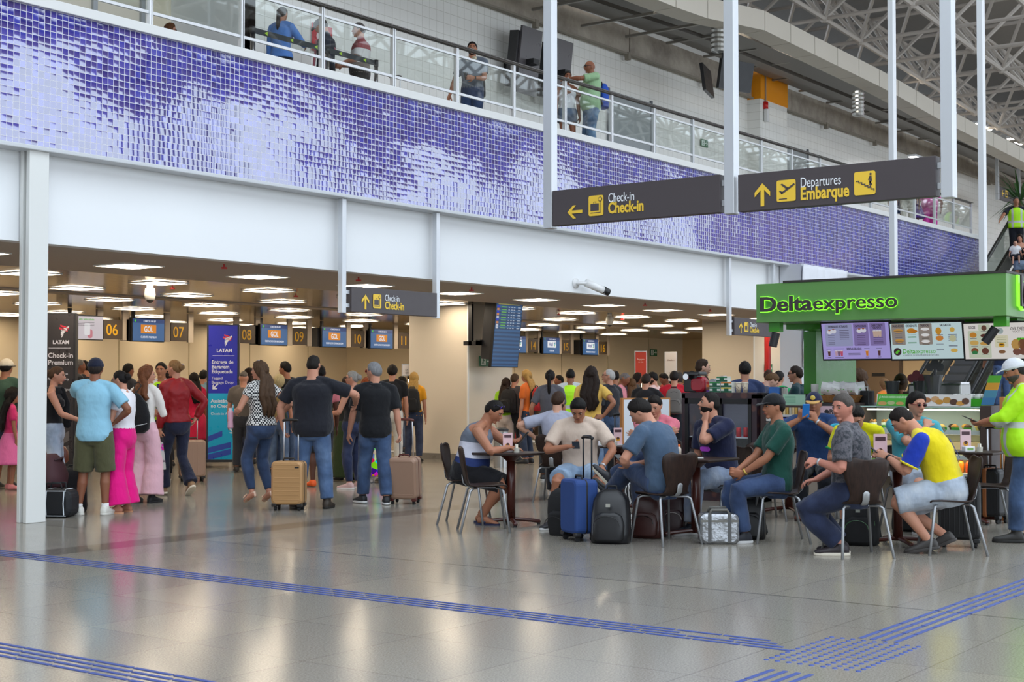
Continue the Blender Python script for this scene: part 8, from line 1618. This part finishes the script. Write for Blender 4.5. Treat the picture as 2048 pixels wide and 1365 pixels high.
# ---- upper level
ZU = ZT1 + .02
def up_at(u, vt, h):
    for Y in np.arange(13.35, 17.6, .02):
        p = onY(u, vt, Y)
        if p[2] - ZU >= h: break
    Y = min(Y, 15.6 if u > 500 else 17.4); p = onY(u, vt, Y); return np.array((p[0], Y, ZU))
def upper(lab, u, vt, h, a, **k): return person(lab, up_at(u, vt, h), a, h, **k)
upper('woman with glasses whose head shows above the mosaic, upper left', 337, 52, 1.62, 90, fem=True, hair='bob', hc='5a3a22', sk=SK1, lod=1, top=('tee', cloth('3a3a40')), bottom=('jeans', cloth('22242a')), glasses=('clear', '2a2022'))
upper('dark-haired person in black in front of the upper shop doorway', 432, 52, 1.66, 150, hair='short', hc='3a2c24', sk=SK1, lod=1, top=('tee', cloth('17171a')), bottom=('jeans', cloth('22242a')))
upper('woman in a blue blouse with a long ponytail behind the upper barrier belt', 563, 11, 1.70, 20, fem=True, hair='pony', hc='1c1412', sk=SK2, rh=(.22, .34, 1.15), top=('long', cloth('5a86cc'), dict(hem=0, e=.024)), bottom=('wide', cloth('14151c')), extras=(('hair_len', .45),))
q = upper('man in a black cap and navy shirt with a pink towel on the upper level', 652, 35, 1.76, 260, hc='1a1412', sk=SK1, w=1.15, cap=('17171a', '17171a'), head=(10, 30), top=('tee', cloth('1d2434'), dict(sl=.7)), bottom=('jeans', cloth('17181e')))
c_, (X, Y, U) = q.sp(.8); mods(MB().tube([c_ - Y * .15 - X * .08 - U * .15, c_ - X * .10 + U * .13, c_ + Y * .15 - X * .08, c_ + Y * .19 - X * .06 - U * .4], .05, 12, flat=.35, up=(0, 1, 0)).build('towel', cloth('b46a74'), q.o, smooth=True), .012, 2, .012)
upper('man in a maroon and white shirt resting on a red suitcase upstairs', 722, 46, 1.72, 262, hc='5a5452', sk=SK1, w=1.2, belly=.5, lh=(-.1, .3, 1.05), rh=(.1, .3, 1.05), top=('tee', bands('maroon_white_shirt', [(0, '7c7068'), (1.05, 'd8d4d4'), (1.26, '8a2430')]), dict(sl=.8)), bottom=('jeans', cloth('3c3834')))
p = up_at(742, 60, 1.72); t = suitcase(0, 0, 200, 'red suitcase on the upper level beside the maroon and white shirt', 'c01c2c', .42, .26, .62, handle=.3, p=p + np.array((.25, -.25, 0)))
q = upper('man in a grey T-shirt with headphones round his neck and a dark backpack', 945, 84, 1.80, 196, hc='1a1412', sk=SK2, w=1.1, beard='1c1512', head=(-18, -4), rh=(.38, .1, .88), lh=(-.12, .32, 1.12), top=('tee', cloth('6a727e'), dict(hem=-.16, sl=.7)), bottom=('jeans', den('26406a')), extras=(('watch', 'L', '1c1c1e'),))
c_, (X, Y, U) = q.sp(1.0); MB().tube([c_ + X * .08 + Y * .03, c_ + X * .06 - Y * .07, c_ - X * .06 - Y * .07, c_ - X * .08 + Y * .03], .009).build('headphone_band', M('c8bca0', .4), q.o, smooth=True)
for g in (-1, 1): MB().cyl(c_ + X * g * .075 + Y * .06, c_ + X * g * .05 + Y * .1, .034).build('headphone_cup', M('c8bca0', .4), q.o)
wear_pack(q, 196, 'dark backpack on the man with headphones', '1e1f22', z=.88)
phone(wpos(q, (-.02, .40, 1.14)), q.rz, 'phone in the hand of the man with headphones', rx=.8)
upper('woman in a white tank top and denim shorts on the upper level', 1134, 143, 1.60, 165, fem=True, hair='bun', hc='17100e', sk=SK3, w=1.1, top=('tank', cloth('e2e2ea'), dict(hem=-.02)), bottom=('shorts', den('4a6486'), dict(ln=.45, e=.018)), shoes=('shoe', 'd8d8d8', 'e8e8e8'))
q = upper('bald man in a pale green T-shirt with a blue backpack on the upper level', 1183, 121, 1.78, 250, hair='bald', sk=SK3, w=1.1, belly=.6, glasses=('1a1414', '1a1a1c'), lh=(.02, .46, 1.42), le=(-1, .2, -.3), rh=(.1, .40, 1.2), top=('tee', cloth('a0c498'), dict(e=.024, sl=.75)), bottom=('jeans', den('4a78a8', '8ab0cc')), extras=(('watch', 'L', 'd8d8d8'),))
wear_pack(q, 250, 'bright blue backpack on the bald man in pale green', '1f4cb0', z=.92)
def up_y(u, Y): p = onY(u, 420, Y); return np.array((p[0], p[1], ZU))
person('person in cream trousers behind the balustrade below the departures sign', up_y(1815, 13.7), 10, 1.72, SK1, lod=1, top=('tee', cloth('e0dcd0')), bottom=('jeans', cloth('d8d6cc')))
person('person in blue shorts behind the balustrade left of the cream trousers', up_y(1796, 14.0), 10, 1.70, SK2, lod=1, top=('tee', cloth('3a5a8c')), bottom=('shorts', den('3a5a94')))
person('girl in a purple dress beside the cream trousers upstairs', up_y(1833, 13.6), 250, 1.22, SK3, fem=True, lod=1, w=.85, hair='bun', hc='15100e', top=('tee', cloth('6a4aa0')), bottom=('skirt', cloth('6a4aa0'), dict(ln=.3, flare=.1)))
person('woman bending over in a pink jumpsuit on the upper level', up_y(1860, 13.75), 15, 1.66, SK3, fem=True, w=1.25, lod=1, lean=62, hunch=20, head=(0, 60), hair='bob', hc='120e0c', lh=(-.25, .4, .8), rh=(.3, .35, .75), top=('tee', cloth('e04ab0')), bottom=('jeans', cloth('e448b4'), dict(name='jumpsuit', e=.03)))
# barrier posts and belt upstairs
YUB = next(Y for Y in np.arange(13.2, 16, .02) if onY(600, 85, Y)[2] > ZU + .95 or Y > 15.9)
ub = [onY(505, 95, YUB), onY(655, 130, YUB), onY(752, 165, YUB)]
for i, p in enumerate(ub): copy_tree(post, loc=(p[0], YUB, ZU), label='chrome barrier post on the upper level, ' + ('left of the blue blouse', 'in front of the pink towel', 'in front of the red suitcase')[i])
bp += [np.array((p[0], YUB, ZU)) for p in ub]; belt(len(bp) - 3, len(bp) - 2, 'upper level belt in front of the blue blouse'); belt(len(bp) - 2, len(bp) - 1, 'upper level belt in front of the maroon and white shirt')
p = onY(634, 60, 16.18); t = thing('fire_notice', 'red notice on the white upper wall behind the black cap', 'sign', p); flat([(-.12, -.35), (.35, -.35), (.35, .1), (-.12, .1)], p, FACE_Y, M('c01c2c', .5), 'plate', t); flat(disc(.1, -.1, .12), p, FACE_Y, M('e8d8d8', .5), 'symbol', t, z=.008)
p = onY(1456, 495, 15.5); t = thing('fire_extinguisher', 'red fire extinguisher on the upper level right of the pink jumpsuit', 'extinguisher', up_y(1930, 15.6)); MB().lathe((0, 0, 0), [(.07, 0), (.08, .02), (.08, .4), (.03, .48)], 14).build('cylinder', M('c01c1c', .35), t, smooth=True); MB().tube([(0, 0, .48), (.08, 0, .5), (.1, 0, .2)], .012).build('hose', BLACK, t)
# ---- on the escalators
def esc(u, X, vt, h): p = onX(u, vt, X); z = max(.1, p[2] - h); k = round((X - 31.6) / .3629); z = (31.6 + .3629 * k - 31.2) * .577; return np.array((X, p[1], z))
q = person('man in a dark shirt and hi-vis vest riding down the escalator', esc(2032, 39.6, 416, 1.75), 190, 1.78, SK2, lod=1, hc='4a4644', w=1.15, top=('tee', cloth('1c1e28')), bottom=('jeans', cloth('1c1e28')), vest=HIV, rh=(.55, .45, 1.02), re=(1, 0, -.3))
q = person('woman in a black top and denim shorts carrying a baby on the escalator', esc(2040, 37.9, 460, 1.62), 185, 1.62, SK1, fem=True, lod=1, w=1.1, hair='long', hc='2a1c16', head=(25, 12), rh=(.05, .28, 1.05), lh=(-.02, .3, 1.15), top=('cami', cloth('17171b'), dict(hem=.05)), bottom=('shorts', den('8aa4c8'), dict(ln=.5)), shoes=('shoe', 'd8d8d8', 'e8e8e8'))
p = wpos(q, (.18, .2, 0)); person('baby in a white shirt and dark shorts held by the woman on the escalator', np.array((p[0], p[1], p[2])), 195, .78, 'd0a084', lod=1, w=1.35, z0=.78, hc='2a1c16', sit=True, pz=.25, top=('tee', cloth('e8e8ec')), bottom=('shorts', cloth('20222c')), lf=(-.08, .2, -.0, 0), rf=(.08, .22, -.02, 0), shoes=('shoe', '1c2034', 'd8d8d8'))
person('man in a navy T-shirt and jeans going up the escalator, back to the camera', esc(2004, 32.8, 690, 1.8), 8, 1.84, SK1, lod=1, w=1.1, top=('tee', cloth('1c2744')), bottom=('jeans', den('3a5c92')), lh=(-.35, .3, 1.05), rh=(.35, .3, 1.05))
